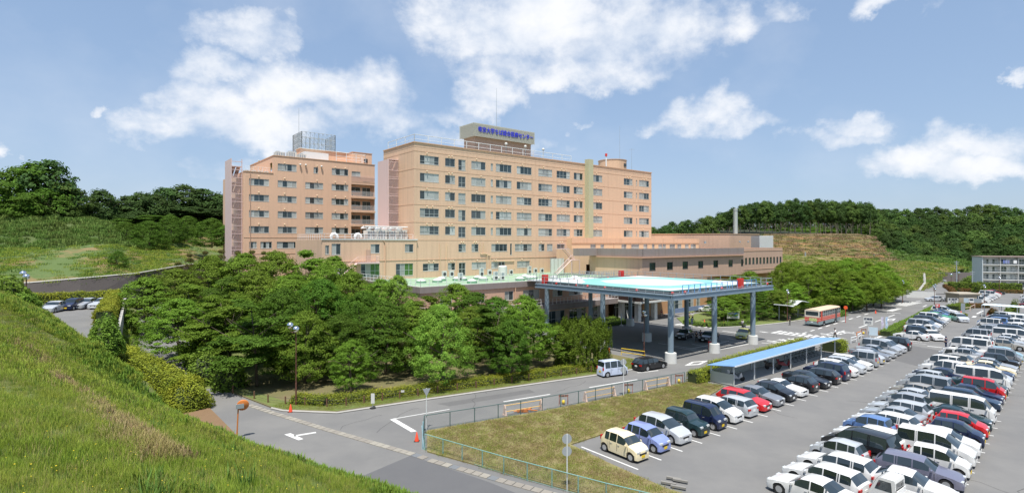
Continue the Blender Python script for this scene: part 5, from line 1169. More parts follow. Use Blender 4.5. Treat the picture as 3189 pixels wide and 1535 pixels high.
hedge('lane_hedge', 'reddish low hedge beside the lane up to the retaining wall', [AT(2945,893,180),AT(2962,905,168),AT(2972,918,158)], 1.4, .8, MATS['leaf_red'], 60, .25)
hedge('hut_hedge', 'rusty brown low hedge in front of the tan hut', [G(2985,958),G(3075,958)], 1.8, .9, MATS['leaf_red'], 80, .2)
for i, (px, py, Y, r, h) in enumerate(((3055,905,165,3.0,6.5),(3030,860,205,5,5.5))):
    b = AT(px, 757, Y); b.z = 0; bush('lamp_bush', ['dark rounded shrub beside the lamp behind the far white cars','bushy shrub beside the utility pole at the apartment corner'][i], b, r*.7, h*.5, leaf_hedge_g, 1800, .3)
for i, (px, py) in enumerate(((3092,982),(3140,985),(3160,980))):
    bush('shelter_bush', ['small rusty shrub at the left end of the white roofed shelter','leafy shrub below the middle of the white roofed shelter','upright dark shrub in front of the white roofed shelter'][i], G(px,py), .9, [1.5,1.9,3.2][i], leaf_hedge_g if i else MATS['leaf_red'], 900, .2)
# vines and tall shrubs at the ridge edge (left)
for i, (px, Y, z, r, h) in enumerate(((10,60,9.7,2.2,2.0),(45,62,8.9,1.6,1.8),(66,60,8.4,1.2,1.2),(85,70,7.0,1.4,1.9),(105,78,6.0,1.2,1.8))):
    b = AT(px, 757, Y); s, t = ST(b.x, b.y); b.z = left_z(s, t)-.2; bush('vine_shrub', f'leafy vine shrub on the near slope ridge, {ORD[i]} from the left edge', b, r, h, leaf_hedge_g, 1500, .3, cat='shrub', group='vine shrubs on the near ridge')
for i, (s, t) in enumerate(((12.6,62.5),(11.0,66),(12.5,70),(11.6,74))):
    bush('broadleaf_shrub', f'light green shrub between yellow hedge and park trees, {ORD[i]} from the road corner', W3(s,t,max(0,left_z(s,t))), 1.8, 3.4-.5*(i == 0), leaf_bright if i % 2 == 1 else leaf_hedge_g, 1700, .26, cat='shrub', group='shrubs beside the yellow hedge')
# ------------------------------------------------------------------ grass on the near slope
def tuft(seed, n, h, sp_, w, m):
    rs = np.random.default_rng(seed); V = []; Fc = []
    for k in range(n):
        a = rs.uniform(0, 6.28); r = sp_*rs.uniform(0,1)**.5; x, y = r*math.cos(a), r*math.sin(a); d = rs.uniform(0,6.28); hh = h*rs.uniform(.5,1.25); ln = hh*rs.uniform(.15,.7); dx, dy = math.cos(d), math.sin(d); ww = w*rs.uniform(.6,1.3); px_, py_ = -dy*ww/2, dx*ww/2
        o = len(V)*1; b = len(V)
        V += [(x-px_,y-py_,-.03),(x+px_,y+py_,-.03),(x+dx*ln*.35+px_*.8,y+dy*ln*.35+py_*.8,hh*.6),(x+dx*ln*.35-px_*.8,y+dy*ln*.35-py_*.8,hh*.6),(x+dx*ln,y+dy*ln,hh)]
        Fc += [(b,b+1,b+2,b+3),(b+3,b+2,b+4)]
    me = bpy.data.meshes.new('tuft'); me.from_pydata(V, [], Fc); me.materials.append(m); return me
def scatter(name, pts, scl, rot, protos):
    """ground cover: instances on points through geometry nodes (one stuff object)"""
    me = bpy.data.meshes.new(name); me.vertices.add(len(pts)); me.vertices.foreach_set('co', np.asarray(pts, np.float32).ravel())
    a = me.attributes.new('scl', 'FLOAT', 'POINT'); a.data.foreach_set('value', np.asarray(scl, np.float32)); a = me.attributes.new('rot', 'FLOAT', 'POINT'); a.data.foreach_set('value', np.asarray(rot, np.float32))
    o = link(name, me); tag(o, kind='stuff')
    col = bpy.data.collections.new(name+'_sources')
    for k, pm in enumerate(protos):
        q = bpy.data.objects.new('tuft_source', pm); col.objects.link(q)
    g = bpy.data.node_groups.new(name, 'GeometryNodeTree'); g.interface.new_socket('Geometry', in_out='INPUT', socket_type='NodeSocketGeometry'); g.interface.new_socket('Geometry', in_out='OUTPUT', socket_type='NodeSocketGeometry')
    i, ou = g.nodes.new('NodeGroupInput'), g.nodes.new('NodeGroupOutput'); ip = g.nodes.new('GeometryNodeInstanceOnPoints'); ci = g.nodes.new('GeometryNodeCollectionInfo')
    ci.inputs[0].default_value = col; ci.inputs[1].default_value = True; ci.inputs[2].default_value = True
    A = g.nodes.new('GeometryNodeInputNamedAttribute'); A.data_type = 'FLOAT'; A.inputs[0].default_value = 'scl'; Bn = g.nodes.new('GeometryNodeInputNamedAttribute'); Bn.data_type = 'FLOAT'; Bn.inputs[0].default_value = 'rot'
    cx_ = g.nodes.new('ShaderNodeCombineXYZ'); L = g.links
    L.new(i.outputs[0], ip.inputs['Points']); L.new(ci.outputs[0], ip.inputs['Instance']); ip.inputs['Pick Instance'].default_value = True
    L.new(Bn.outputs['Attribute'], cx_.inputs[2]); L.new(cx_.outputs[0], ip.inputs['Rotation']); L.new(A.outputs['Attribute'], ip.inputs['Scale']); L.new(ip.outputs[0], ou.inputs[0])
    md = o.modifiers.new('scatter', 'NODES'); md.node_group = g; return o
dryb = mat('grass_blade_dry', (.36,.31,.12), .8, spec=.2, island=.5, trans=.3)
pr = [tuft(1,80,.20,.42,.009,grass_m), tuft(2,70,.26,.42,.008,grass_m), tuft(3,65,.15,.42,.011,grass_dk), tuft(4,45,.30,.35,.008,grass_m), tuft(21,40,.24,.42,.007,dryb)]
fl_ = MB(); rq = random.Random(3)
for k in range(3):
    x, y, z = rq.uniform(-.5,.5), rq.uniform(-.5,.5), rq.uniform(.12,.22); fl_.lathe([(.001,0),(.012,.006),(.001,.011)], 6, (x,y,z))
pr_f = [fl_.mesh('flower', flower_m)]
def slope_pts(n, dmin, dmax, rs, cond=None):
    out = []
    while len(out) < n:
        m_ = n*4; th = rs.uniform(-.80, .32, m_); d = dmin+(dmax-dmin)*rs.uniform(0,1,m_)**.75
        X = d*np.sin(th); Yy = d*np.cos(th)
        for x, y in zip(X, Yy):
            s, t = ST(x, y); z = slope_z(s, t)
            if z > .05 and (t < 56 or z > 5.9 or s < lerp(t, SB)-5.8/lerp(t, SK)+.1) and z >= left_z(s, t)-.02: out.append((x, y, z))
            if len(out) >= n: break
    return np.array(out[:n])
rs = np.random.default_rng(3)
p1 = slope_pts(5500, 2.2, 13, rs); p2 = slope_pts(14000, 12, 34, rs); p3 = slope_pts(16000, 30, 95, rs)
def patchy(p): return .75+.22*np.sin(p[:,0]*.8+p[:,1]*.5)*np.sin(p[:,1]*.6-p[:,0]*.3)
scatter('slope_grass_near', p1, patchy(p1)*rs.uniform(.5,1.0,len(p1)), rs.uniform(0,6.28,len(p1)), pr)
scatter('slope_grass_middle', p2, patchy(p2)*rs.uniform(.7,1.3,len(p2)), rs.uniform(0,6.28,len(p2)), pr)
pr2 = [tuft(5,70,.17,.75,.024,grass_m), tuft(6,60,.14,.75,.024,grass_m), tuft(7,60,.20,.7,.02,grass_m), tuft(22,45,.15,.7,.02,grass_dk), tuft(23,45,.15,.7,.02,dryb)]
scatter('slope_grass_far', p3, patchy(p3)*rs.uniform(.7,1.4,len(p3)), rs.uniform(0,6.28,len(p3)), pr2)
# dry worn track running down the bank
def on_slope(px, py):
    lo_, hi_ = 1.0, 90.0; kx, kz = (px-CX)/F, (py-HY)/F
    d = 2.0
    while d < 100:
        s_, t_ = ST(kx*d, d)
        if H-kz*d < slope_z(s_, t_): return kx*d, d, slope_z(s_, t_)
        d += .1
    return kx*50, 50, 0
trk = [on_slope(*q) for q in ((20,1050),(47,1073),(113,1114),(196,1203),(267,1250),(367,1333),(450,1393),(510,1425))]
tp = []
for a, b in zip(trk, trk[1:]):
    for q in range(170):
        u = rs.uniform(); x = a[0]+(b[0]-a[0])*u+rs.normal()*.22; y = a[1]+(b[1]-a[1])*u+rs.normal()*.28; s_, t_ = ST(x, y); tp.append((x, y, slope_z(s_, t_)+.03))
strawm = mat('dry_straw', (.36,.27,.15), .9, island=.6); trk_p = [tuft(31,70,.16,.4,.014,strawm), tuft(32,60,.12,.4,.016,mat('brown_straw', (.22,.14,.08), .9, island=.6)), tuft(33,50,.3,.35,.01,dryb)]
scatter('dry_track', np.array(tp), rs.uniform(.6,1.3,len(tp)), rs.uniform(0,6.28,len(tp)), trk_p)
wp = slope_pts(420, 5, 50, rs); wp = wp[np.sin(wp[:,0]*.5+1.3)*np.sin(wp[:,1]*.37) > .35]
scatter('broad_weeds', wp, rs.uniform(.5,1.2,len(wp)), rs.uniform(0,6.28,len(wp)), [tuft(34,40,.34,.4,.05,leaf_hedge_g), tuft(35,45,.42,.3,.03,grass_dk)])
p4 = slope_pts(260, 4.5, 26, rs); scatter('yellow_flowers', p4+np.array([0,0,.05]), rs.uniform(.7,1.3,len(p4)), rs.uniform(0,6.28,len(p4)), pr_f)
# weeds along the foot of the slope
wd_ = [tuft(9,60,.3,.4,.06,grass_dk), tuft(10,50,.35,.35,.07,leaf_hedge_g)]
pts = []
while len(pts) < 2600:
    t = rng.uniform(18, 58); s = lerp(t, SB)-abs(rng.normal())*1.6-.1
    pts.append(tuple(P(s, t, slope_z(s, t))))
scatter('foot_weeds', np.array(pts), rng.uniform(.5,1.3,len(pts)), rng.uniform(0,6.28,len(pts)), wd_)
bk = []
while len(bk) < 5200:
    t = rng.uniform(46, 76) if len(bk) < 4400 else rng.uniform(76, 112); s = rng.uniform(-6, 9.5); zl = left_z(s, t)
    if zl < .1 or s > sp(t)+3.4: continue
    edge = lerp(t, SB)-5.8/lerp(t, SK)
    if t > 62 and edge-.2 < s < sp(t)-.3: continue
    if t < 60 and s < lerp(t, SB)-8: continue
    bk.append((*P(s, t)[:2], zl))
scatter('bank_weeds', np.array(bk), rng.uniform(.5,1.2,len(bk)), rng.uniform(0,6.28,len(bk)), [tuft(51,60,.35,.5,.07,leaf_hedge_g), tuft(52,60,.25,.5,.05,grass_dk), tuft(53,60,.3,.5,.04,grass_m)])
# hill scrub and dry bank grass
def hill_scatter(name, obj, n, protos, s0, s1, seed, pick=None):
    me = bpy.data.objects[obj].data; co = np.empty(len(me.vertices)*3, np.float32); me.vertices.foreach_get('co', co); co = co.reshape(-1,3); fi = np.array([p.vertices[:] for p in me.polygons]); r_ = np.random.default_rng(seed)
    A = np.linalg.norm(np.cross(co[fi[:,1]]-co[fi[:,0]], co[fi[:,3]]-co[fi[:,0]]), axis=1); q = r_.choice(len(fi), n, p=A/A.sum()); u = r_.uniform(0,1,(n,1)); v = r_.uniform(0,1,(n,1))
    p = (co[fi[q,0]]*(1-u)+co[fi[q,1]]*u)*(1-v)+(co[fi[q,3]]*(1-u)+co[fi[q,2]]*u)*v
    if pick is not None: p = p[pick(p, r_)]
    scatter(name, p, r_.uniform(s0, s1, len(p)), r_.uniform(0,6.28,len(p)), protos)
sc1 = [tuft(11,80,.7,1.1,.14,leaf_scrub), tuft(12,80,.5,1.1,.16,leaf_scrub), tuft(13,70,.8,1.0,.12,grass_dk)]
hill_scatter('hill_scrub', 'hill_upper_slope', 7500, sc1, .5, 1.25, 5)
hill_scatter('lower_hill_grass', 'hill_lower_slope', 5000, [tuft(14,60,.35,1.0,.06,grass_m), tuft(15,60,.28,1.0,.06,grass_dk)], .6, 1.2, 6, lambda p, r_: (np.sin(p[:,0]*.25+p[:,1]*.13)+r_.normal(size=len(p))*.5) > -.3)
hill_scatter('right_hill_grass', 'right_grass_hill', 3500, [tuft(16,50,.8,1.5,.2,grass_dk), tuft(17,50,.6,1.5,.2,leaf_scrub)], .8, 1.6, 8)
hill_scatter('field_tufts', 'right_field_slope', 2600, [tuft(41,50,.35,1.6,.16,grass_m), tuft(42,50,.3,1.6,.16,dryb), tuft(43,50,.3,1.6,.16,grass_dk)], .7, 1.3, 12)
hill_scatter('brown_slope_tufts', 'right_brown_slope', 2600, [tuft(44,50,.35,1.6,.16,MATS['brown_straw']), tuft(45,50,.35,1.6,.16,strawm), tuft(46,50,.3,1.6,.16,grass_dk)], .7, 1.4, 13)
dg = [tuft(18,60,.08,.45,.014,mat('dry_blade', (.24,.20,.08), .8, island=.5, trans=.2)), tuft(19,60,.09,.45,.014,grass_m), tuft(20,60,.07,.45,.014,mat('dry_blade_brown', (.26,.18,.09), .8, island=.5, trans=.2))]
def inpoly(x, y, pg):
    c_ = False; j = len(pg)-1
    for i in range(len(pg)):
        if (pg[i][1] > y) != (pg[j][1] > y) and x < (pg[j][0]-pg[i][0])*(y-pg[i][1])/(pg[j][1]-pg[i][1])+pg[i][0]: c_ = not c_
        j = i
    return c_
def poly_scatter(name, pg, n, protos, s0, s1, z=.09, seed=1):
    r_ = random.Random(seed); xs_ = [p[0] for p in pg]; ys_ = [p[1] for p in pg]; out = []
    while len(out) < n:
        a, b = r_.uniform(min(xs_), max(xs_)), r_.uniform(min(ys_), max(ys_))
        if inpoly(a, b, pg): out.append(tuple(P(a, b, z)))
    scatter(name, np.array(out), rng.uniform(s0, s1, n), rng.uniform(0,6.28,n), protos)
poly_scatter('dry_bank_grass', [(19.9,34.2),(22.0,38.0),(32.7,36.0),(42.9,34.7),(52.6,33.7),(52.9,30.8),(47,29.5),(36,29.1),(28.6,29.1),(28.2,25),(28.0,20),(28.5,14),(27,12),(23.7,23)], 5200, dg, .6, 1.3, .09, 2)
poly_scatter('lawn_strip_grass', [(14.1,52.5),(14.7,51.3),(18.2,47.8),(26.8,46.4),(46.6,42.8),(53,41.8),(56,42.6),(56,45.5),(47,45),(27,48.2),(19.2,49.6),(15.6,53.5)], 1800, [dg[0],dg[1],dg[1]], .5, 1.1, .1, 4)
# long blades in the very foreground
for i, (s, t, h) in enumerate(((-.55,7.5,.8),(-.2,7.0,.5),(.2,7.3,.75),(.5,6.9,.5))):
    mb = MB(); rq = random.Random(i)
    for k in range(4):
        a = rq.uniform(0,6.28); hh = h*rq.uniform(.6,1.1); pth = []
        for q in range(6): u = q/5; pth.append((math.cos(a)*hh*.45*u*u+.02*k, math.sin(a)*hh*.45*u*u, hh*u*(1-.18*u)))
        for q in range(5):
            w0, w1 = .022*(1-q/5)**.6, .022*(1-(q+1)/5)**.6; n_ = Vector((-math.sin(a), math.cos(a), 0)); p0, p1_ = Vector(pth[q]), Vector(pth[q+1]); mb.quad(p0-n_*w0, p0+n_*w0, p1_+n_*w1, p1_-n_*w1)
    o = mb.build('reed_plant', grass_dk, None, True); b = P(s, t); o.location = (b.x, b.y, slope_z(s, t)-.02); tag(o, f'tall broad bladed grass plant in the near slope, {ORD[i]} from the left edge', 'plant', 'broad bladed grass plants')
# ------------------------------------------------------------------ vehicles
tyre_m = mat('tyre', (.018,.018,.018), .75); rim_m = mat('wheel_rim', (.50,.51,.52), .35, .6)
cglass = mat('car_glass', (.02,.03,.034), .03, 0, .9, coat=.5, objrand=.9); headl = mat('headlight', (.70,.72,.72), .1, .3); tail_m = mat('tail_light', (.45,.012,.01), .2)
dark_trim = mat('dark_trim', (.03,.03,.032), .6); plate_w = mat('plate_white', (.75,.76,.74), .5); plate_y = mat('plate_yellow', (.75,.52,.02), .5)
PAINT = {}
for k, c, me_ in (('white',(.66,.66,.65),0),('silver',(.44,.46,.48),.35),('light silver',(.56,.58,.60),.3),('grey',(.24,.25,.27),.3),('black',(.012,.013,.016),0),('navy',(.012,.02,.06),.1),('dark green',(.015,.04,.045),.2),('red',(.52,.012,.015),0),
                 ('cream',(.76,.66,.44),0),('lilac blue',(.25,.31,.60),.2),('beige silver',(.42,.39,.34),.35),('sky blue',(.33,.50,.58),.2),('blue',(.12,.22,.45),.2),('pale blue',(.55,.62,.76),0),('purple grey',(.20,.20,.27),.3),('maroon',(.22,.015,.03),.1),('dark blue',(.015,.035,.07),.1),('taxi yellow',(.52,.50,.12),0),('green',(.05,.32,.16),0)):
    PAINT[k] = mat('paint_'+k.replace(' ','_'), c, .32, me_, .5, coat=.6)
# profile: L, W, H, belt, hood polyline (x from nose, height), cowl x, roof front x, roof rear x, tail base x, pillars, wheels
TY = {
 'sedan': dict(L=4.5,W=1.7,H=1.42,top=[(0,.52),(.06,.66),(.5,.80),(1.35,.93),(2.05,1.36),(2.6,1.42),(3.2,1.39),(3.85,1.03),(4.4,.99),(4.48,.88),(4.5,.55)],belt=.90,cw=1.35,rf=2.05,rr=3.2,tb=3.85,pil=[2.55,3.35],wh=(.82,3.45)),
 'coupe': dict(L=4.4,W=1.7,H=1.28,top=[(0,.48),(.08,.62),(.5,.74),(1.5,.86),(2.2,1.23),(2.7,1.28),(3.1,1.25),(3.95,.93),(4.33,.90),(4.38,.82),(4.4,.5)],belt=.83,cw=1.5,rf=2.2,rr=3.1,tb=3.95,pil=[2.95],wh=(.85,3.4)),
 'hatchback': dict(L=3.8,W=1.66,H=1.50,top=[(0,.50),(.06,.68),(.4,.86),(.95,1.0),(1.65,1.42),(2.2,1.50),(3.1,1.45),(3.55,1.02),(3.74,.92),(3.8,.5)],belt=.95,cw=.95,rf=1.65,rr=3.1,tb=3.58,pil=[2.05,2.85],wh=(.68,3.05)),
 'station wagon': dict(L=4.6,W=1.7,H=1.47,top=[(0,.50),(.06,.66),(.5,.81),(1.3,.94),(2.0,1.40),(2.6,1.46),(4.0,1.43),(4.42,1.0),(4.55,.92),(4.6,.5)],belt=.92,cw=1.3,rf=2.0,rr=4.0,tb=4.45,pil=[2.5,3.3,3.42],wh=(.85,3.5)),
 'compact minivan': dict(L=4.35,W=1.7,H=1.62,top=[(0,.50),(.06,.70),(.35,.88),(.85,1.05),(1.75,1.52),(2.4,1.62),(3.6,1.57),(4.1,1.12),(4.28,.98),(4.35,.5)],belt=1.0,cw=.85,rf=1.75,rr=3.6,tb=4.15,pil=[2.15,3.05],wh=(.78,3.45)),
 'large minivan': dict(L=4.75,W=1.8,H=1.88,top=[(0,.52),(.05,.74),(.35,.95),(.8,1.12),(1.6,1.75),(2.2,1.88),(4.2,1.85),(4.6,1.15),(4.7,1.0),(4.75,.5)],belt=1.08,cw=.8,rf=1.6,rr=4.2,tb=4.62,pil=[2.1,3.1,3.2],wh=(.85,3.65)),
 'kei car': dict(L=3.4,W=1.48,H=1.58,top=[(0,.50),(.05,.72),(.28,.90),(.65,1.02),(1.25,1.48),(1.8,1.58),(2.9,1.54),(3.22,1.05),(3.35,.95),(3.4,.5)],belt=.97,cw=.65,rf=1.25,rr=2.9,tb=3.25,pil=[1.75,2.45],wh=(.55,2.95)),
 'kei box van': dict(L=3.4,W=1.48,H=1.80,top=[(0,.50),(.04,.75),(.16,.92),(.36,1.05),(.85,1.66),(1.35,1.79),(3.15,1.78),(3.32,1.15),(3.37,1.0),(3.4,.5)],belt=1.02,cw=.36,rf=.85,rr=3.15,tb=3.34,pil=[1.45,2.4],wh=(.5,2.85)),
 'jeep': dict(L=3.4,W=1.48,H=1.68,top=[(0,.60),(.05,.82),(.3,.98),(.95,1.05),(1.3,1.55),(1.7,1.68),(3.15,1.66),(3.3,1.1),(3.36,1.0),(3.4,.6)],belt=1.03,cw=.95,rf=1.3,rr=3.15,tb=3.3,pil=[2.0,2.15],wh=(.58,2.8)),
 'off-roader': dict(L=4.5,W=1.78,H=1.78,top=[(0,.60),(.06,.82),(.4,.98),(1.2,1.08),(1.9,1.68),(2.4,1.78),(4.05,1.74),(4.35,1.15),(4.45,1.02),(4.5,.6)],belt=1.08,cw=1.2,rf=1.9,rr=4.05,tb=4.38,pil=[2.4,3.25,3.35],wh=(.85,3.5)),
 'van': dict(L=4.6,W=1.69,H=1.95,top=[(0,.50),(.04,.80),(.12,1.0),(.24,1.12),(.75,1.82),(1.3,1.95),(4.35,1.94),(4.5,1.25),(4.56,1.1),(4.6,.5)],belt=1.12,cw=.24,rf=.75,rr=4.35,tb=4.52,pil=[1.55,1.65,2.75,2.85],wh=(.8,3.6)),
}
def build_car_meshes(T):
    L, W, Ht = T['L'], T['W'], T['H']; R = .31 if L < 4 else .335; hw = W/2; ra = R+.05
    top = lambda x: lerp(x, T['top']); cw, rf, rr, tb = T['cw'], T['rf'], T['rr'], T['tb']; belt = T['belt']
    xs_ = {0, .03, .12, .3, L-.12, L-.03, L, cw, rf, rr, tb, cw+(rf-cw)*.3, cw+(rf-cw)*.55, cw+.07, rf-.05, rr+.05, tb-.05}
    for p in T['top']: xs_.add(p[0])
    wins = [cw+(rf-cw)*.55]+sorted(T['pil'])+[max(tb-.35, rr-.02) if tb-rr > .3 else rr-.02]
    for p in T['pil']: xs_.add(p); xs_.add(p+.07)
    for w in T['wh']:
        for k in range(-4, 5): xs_.add(w+ra*math.sin(k*math.pi/8))
    xs_.add(wins[-1])
    X = sorted(xs_); Y_ = [X[0]]
    for x in X[1:]:
        if x-Y_[-1] > .018: Y_.append(x)
    X = Y_
    def plan(x):
        d = min(x, L-x); return 1-.16*max(0, 1-d/.45)**2.2
    rowsv = []
    for x in X:
        zt = top(x); g = max(0, zt-belt); zb = .19
        for w in T['wh']:
            if abs(x-w) < ra: zb = max(zb, math.sqrt(max(0, ra*ra-(x-w)**2))+R*.98)
        bl = min(belt+.02*(x/L), zt-.05) if g > .06 else zt-.06
        if x < cw: bl = min(zt-.05, lerp(x, [(0,.5),(cw,belt)])) if zt-.05 < belt else belt
        bl = min(bl, zt-.04)
        y = hw*plan(x); tum = g/(Ht-belt)*hw*.17
        zmid = max(.52, zb+.03); zmid = min(zmid, bl-.02)
        rail = zt-.035 if g > .2 else zt-.02
        rowsv.append([(0,zb),(y*.86,zb),(y*.97,zb+.02),(y,zmid),(y*.985,bl),(y-tum-.02,max(rail,bl+.01)),(y*.72-tum*.5,zt+.0),(0,zt+.018)])
    n = len(X); body = MB(); parts = {'windshield': MB(), 'side_window': [], 'rear_window': MB()}
    V = []; nc = 8
    for x, r in zip(X, rowsv):
        for y, z in r: V.append((L/2-x, -y, z))
        for y, z in r: V.append((L/2-x, y, z))
    faces = []; gl_w = []; gl_r = []; gl_s = {}
    for i in range(n-1):
        xm = (X[i]+X[i+1])/2
        for j in range(nc-1):
            for sd in (0, 1):
                a = (i*2+sd)*nc+j; b = a+1; c_ = ((i+1)*2+sd)*nc+j+1; d = c_-1
                f = (a,b,c_,d) if sd == 1 else (a,d,c_,b)
                if j in (5, 6) and cw+.06 < xm < rf-.03 : gl_w.append(f); continue
                if j in (5, 6) and rr+.04 < xm < tb-.03: gl_r.append(f); continue
                if j == 4 and wins[0] < xm < wins[-1] and not any(p < xm < p+.07 for p in T['pil']):
                    seg = sum(1 for p in T['pil'] if xm > p); gl_s.setdefault((sd, seg), []).append(f); continue
                faces.append(f)
    faces.append(tuple(range(nc))+tuple(range(2*nc-1, nc-1, -1))); o = (n-1)*2*nc; faces.append(tuple(range(o+nc, o+2*nc))+tuple(range(o+nc-1, o-1, -1)))
    body.v = V; body.f = faces; body.m = [0]*len(faces)
    bm = bmesh.new(); me = body.mesh('body', PAINT['white']); bm.from_mesh(me); bmesh.ops.remove_doubles(bm, verts=bm.verts, dist=.0005); bmesh.ops.recalc_face_normals(bm, faces=bm.faces); bm.to_mesh(me); bm.free()
    me.polygons.foreach_set('use_smooth', [True]*len(me.polygons)); me.set_sharp_from_angle(angle=math.radians(28))
    def gm(fs, nm):
        idx = sorted({q for f in fs for q in f}); mp = {q: k for k, q in enumerate(idx)}; mb = MB()
        mb.v = [(V[q][0], V[q][1]*.992, V[q][2]-.004) for q in idx]; mb.f = [tuple(mp[q] for q in f) for f in fs]; mb.m = [0]*len(fs); return mb.mesh(nm, cglass, True)
    res = dict(body=me, wind=gm(gl_w, 'windshield'), rear=gm(gl_r, 'rear_window'), sides=[gm(v, 'side_window') for v in gl_s.values()])
    under = MB(); under.box(-L/2+.1, L/2-.1, -hw*.8, hw*.8, .16, .6); res['under'] = under.mesh('underbody', dark_trim)
    ty = MB(); ty.tube([(0,-.09,0),(0,.09,0)], R, 18); 
    res['tyre'] = ty.mesh('wheel', tyre_m, True, 40)
    rm = MB(); 
    for sgn in (-1, 1):
        vs = [(R*.62*math.cos(a), sgn*.094, R*.62*math.sin(a)) for a in np.linspace(0, 2*math.pi, 14, endpoint=False)]; rm.add(vs, [tuple(range(14))])
    sp_ = rm.mesh('rim', rim_m); res['rim'] = sp_
    hz = T['top'][1][1]-.04; fx = L/2-.10
    res['hz'] = top(.10)-.045; res['head'] = MB().box(-.17,.045,-.17,.17,-.065,.062).mesh('headlight', headl); res['tail'] = MB().box(-.05,.05,-.09 if L < 4 or Ht > 1.5 else -.17,.09 if L < 4 or Ht > 1.5 else .17,-.16 if Ht > 1.5 else -.08,.16 if Ht > 1.5 else .08).mesh('tail_light', tail_m)
    res['grille'] = MB().box(-.03,.03,-.36,.36,-.06,.06).mesh('grille', dark_trim); res['plate'] = [MB().box(-.012,.012,-.17,.17,-.085,.085).mesh('number_plate', p) for p in (plate_w, plate_y)]
    mr = MB(); mr.box(-.05,.05,-.09,.09,-.06,.06); res['mirror'] = mr.mesh('mirror', PAINT['white']); res['R'] = R
    sm = MB()
    for px_ in [T['cw']+.12]+list(T['pil'])[:3]:
        for s_ in (-1, 1):
            if s_ and L/2-px_: sm.box(L/2-px_-.012, L/2-px_+.012, s_*hw-(.004 if s_ > 0 else .006), s_*hw+(.006 if s_ > 0 else .004), .42, belt-.06)
    res['seam'] = sm.mesh('door_seam', dark_trim)
    hd = MB()
    for px_ in list(T['pil'])[:2]:
        for s_ in (-1, 1): hd.box(L/2-px_+.08, L/2-px_+.24, s_*hw-.02, s_*hw+.02, belt-.16, belt-.12)
    res['handle'] = hd.mesh('door_handle', rim_m)
    res['bump'] = MB().box(-.06,.06,-hw*.84,hw*.84,-.10,.08).mesh('bumper', PAINT['white'])
    return res
CM = {k: build_car_meshes(v) for k, v in TY.items()}
CARS = {}
def paint(o, m):
    o.material_slots[0].link = 'OBJECT'; o.material_slots[0].material = m
def proto_car(kind, full=True):
    """built once per kind and detail level, then copied"""
    key = (kind, full)
    if key in CARS: return CARS[key]
    T = TY[kind]; R_ = CM[kind]; L, W = T['L'], T['W']; r = link('car', None); 
    link('body', R_['body'], r); link('windshield', R_['wind'], r); link('rear_window', R_['rear'], r)
    for m in R_['sides']: link('side_window', m, r)
    link('underbody', R_['under'], r)
    for w in T['wh']:
        for s in (-1, 1):
            o = link('wheel', R_['tyre'], r, (L/2-w, s*(W/2-.12), R_['R'])); link('rim', R_['rim'], o)
    ht = .70 if T['H'] < 1.55 else .78
    tz = .80 if T['H'] < 1.55 else 1.0
    for s in (-1, 1):
        link('headlight', R_['head'], r, (L/2-.06, s*(W/2-.31), R_['hz'])); link('tail_light', R_['tail'], r, (-L/2+.055, s*(W/2-.20 if T['H'] < 1.55 and L > 4 else W/2-.17), tz-.04))
        if full: link('mirror', R_['mirror'], r, (L/2-T['cw']-.25, s*(W/2+.06), T['belt']+.07))
    link('number_plate', R_['plate'][1 if 'kei' in kind or kind == 'jeep' else 0], r, (-L/2-.008, 0, .62)); link('number_plate', R_['plate'][1 if 'kei' in kind or kind == 'jeep' else 0], r, (L/2+.012, 0, .40))
    if full: link('grille', R_['grille'], r, (L/2-.02, 0, .56)); link('door_seam', R_['seam'], r); link('door_handle', R_['handle'], r)
    CARS[key] = r; kids_cache(r)
    return r
PN = {'sedan':'sedan','coupe':'low coupe','hatchback':'hatchback','station wagon':'station wagon','compact minivan':'people carrier','large minivan':'minivan','kei car':'small tall car','kei box van':'small boxy van','jeep':'small jeep','off-roader':'off-roader','van':'van'}
used_proto = set()
def car(kind, color, loc, heading, label, group, name='parked_car', full=True, scale=1.0, white_lights=False):
    p = proto_car(kind, full); key = (kind, full)
    if key not in used_proto: used_proto.add(key); o = p; fresh = True
    else: o = dup(p); fresh = False
    o.name = name; o.location = loc; o.rotation_euler = (0, 0, heading); o.scale = (scale,)*3
    tag(o, label, 'car' if kind not in ('van',) else 'van', group)
    ch = kids_cache(p) if fresh else list(o.children)
    for c_ in ch:
        if c_.name.split('.')[0] in ('body','mirror'): paint(c_, PAINT[color])
    return o
HF, HB = math.atan2(-UX, UY), math.atan2(UX, -UY)        # nose towards the viewer side / away
def rowlabel(lst, row):
    out = []
    for i, c_ in enumerate(lst):
        k, col = c_[0], c_[1]; rear = c_[2] == 'B'
        out.append(f"{col} {PN.get(k, k)}, {ORD[i]} car from near end of {row}")
    return out
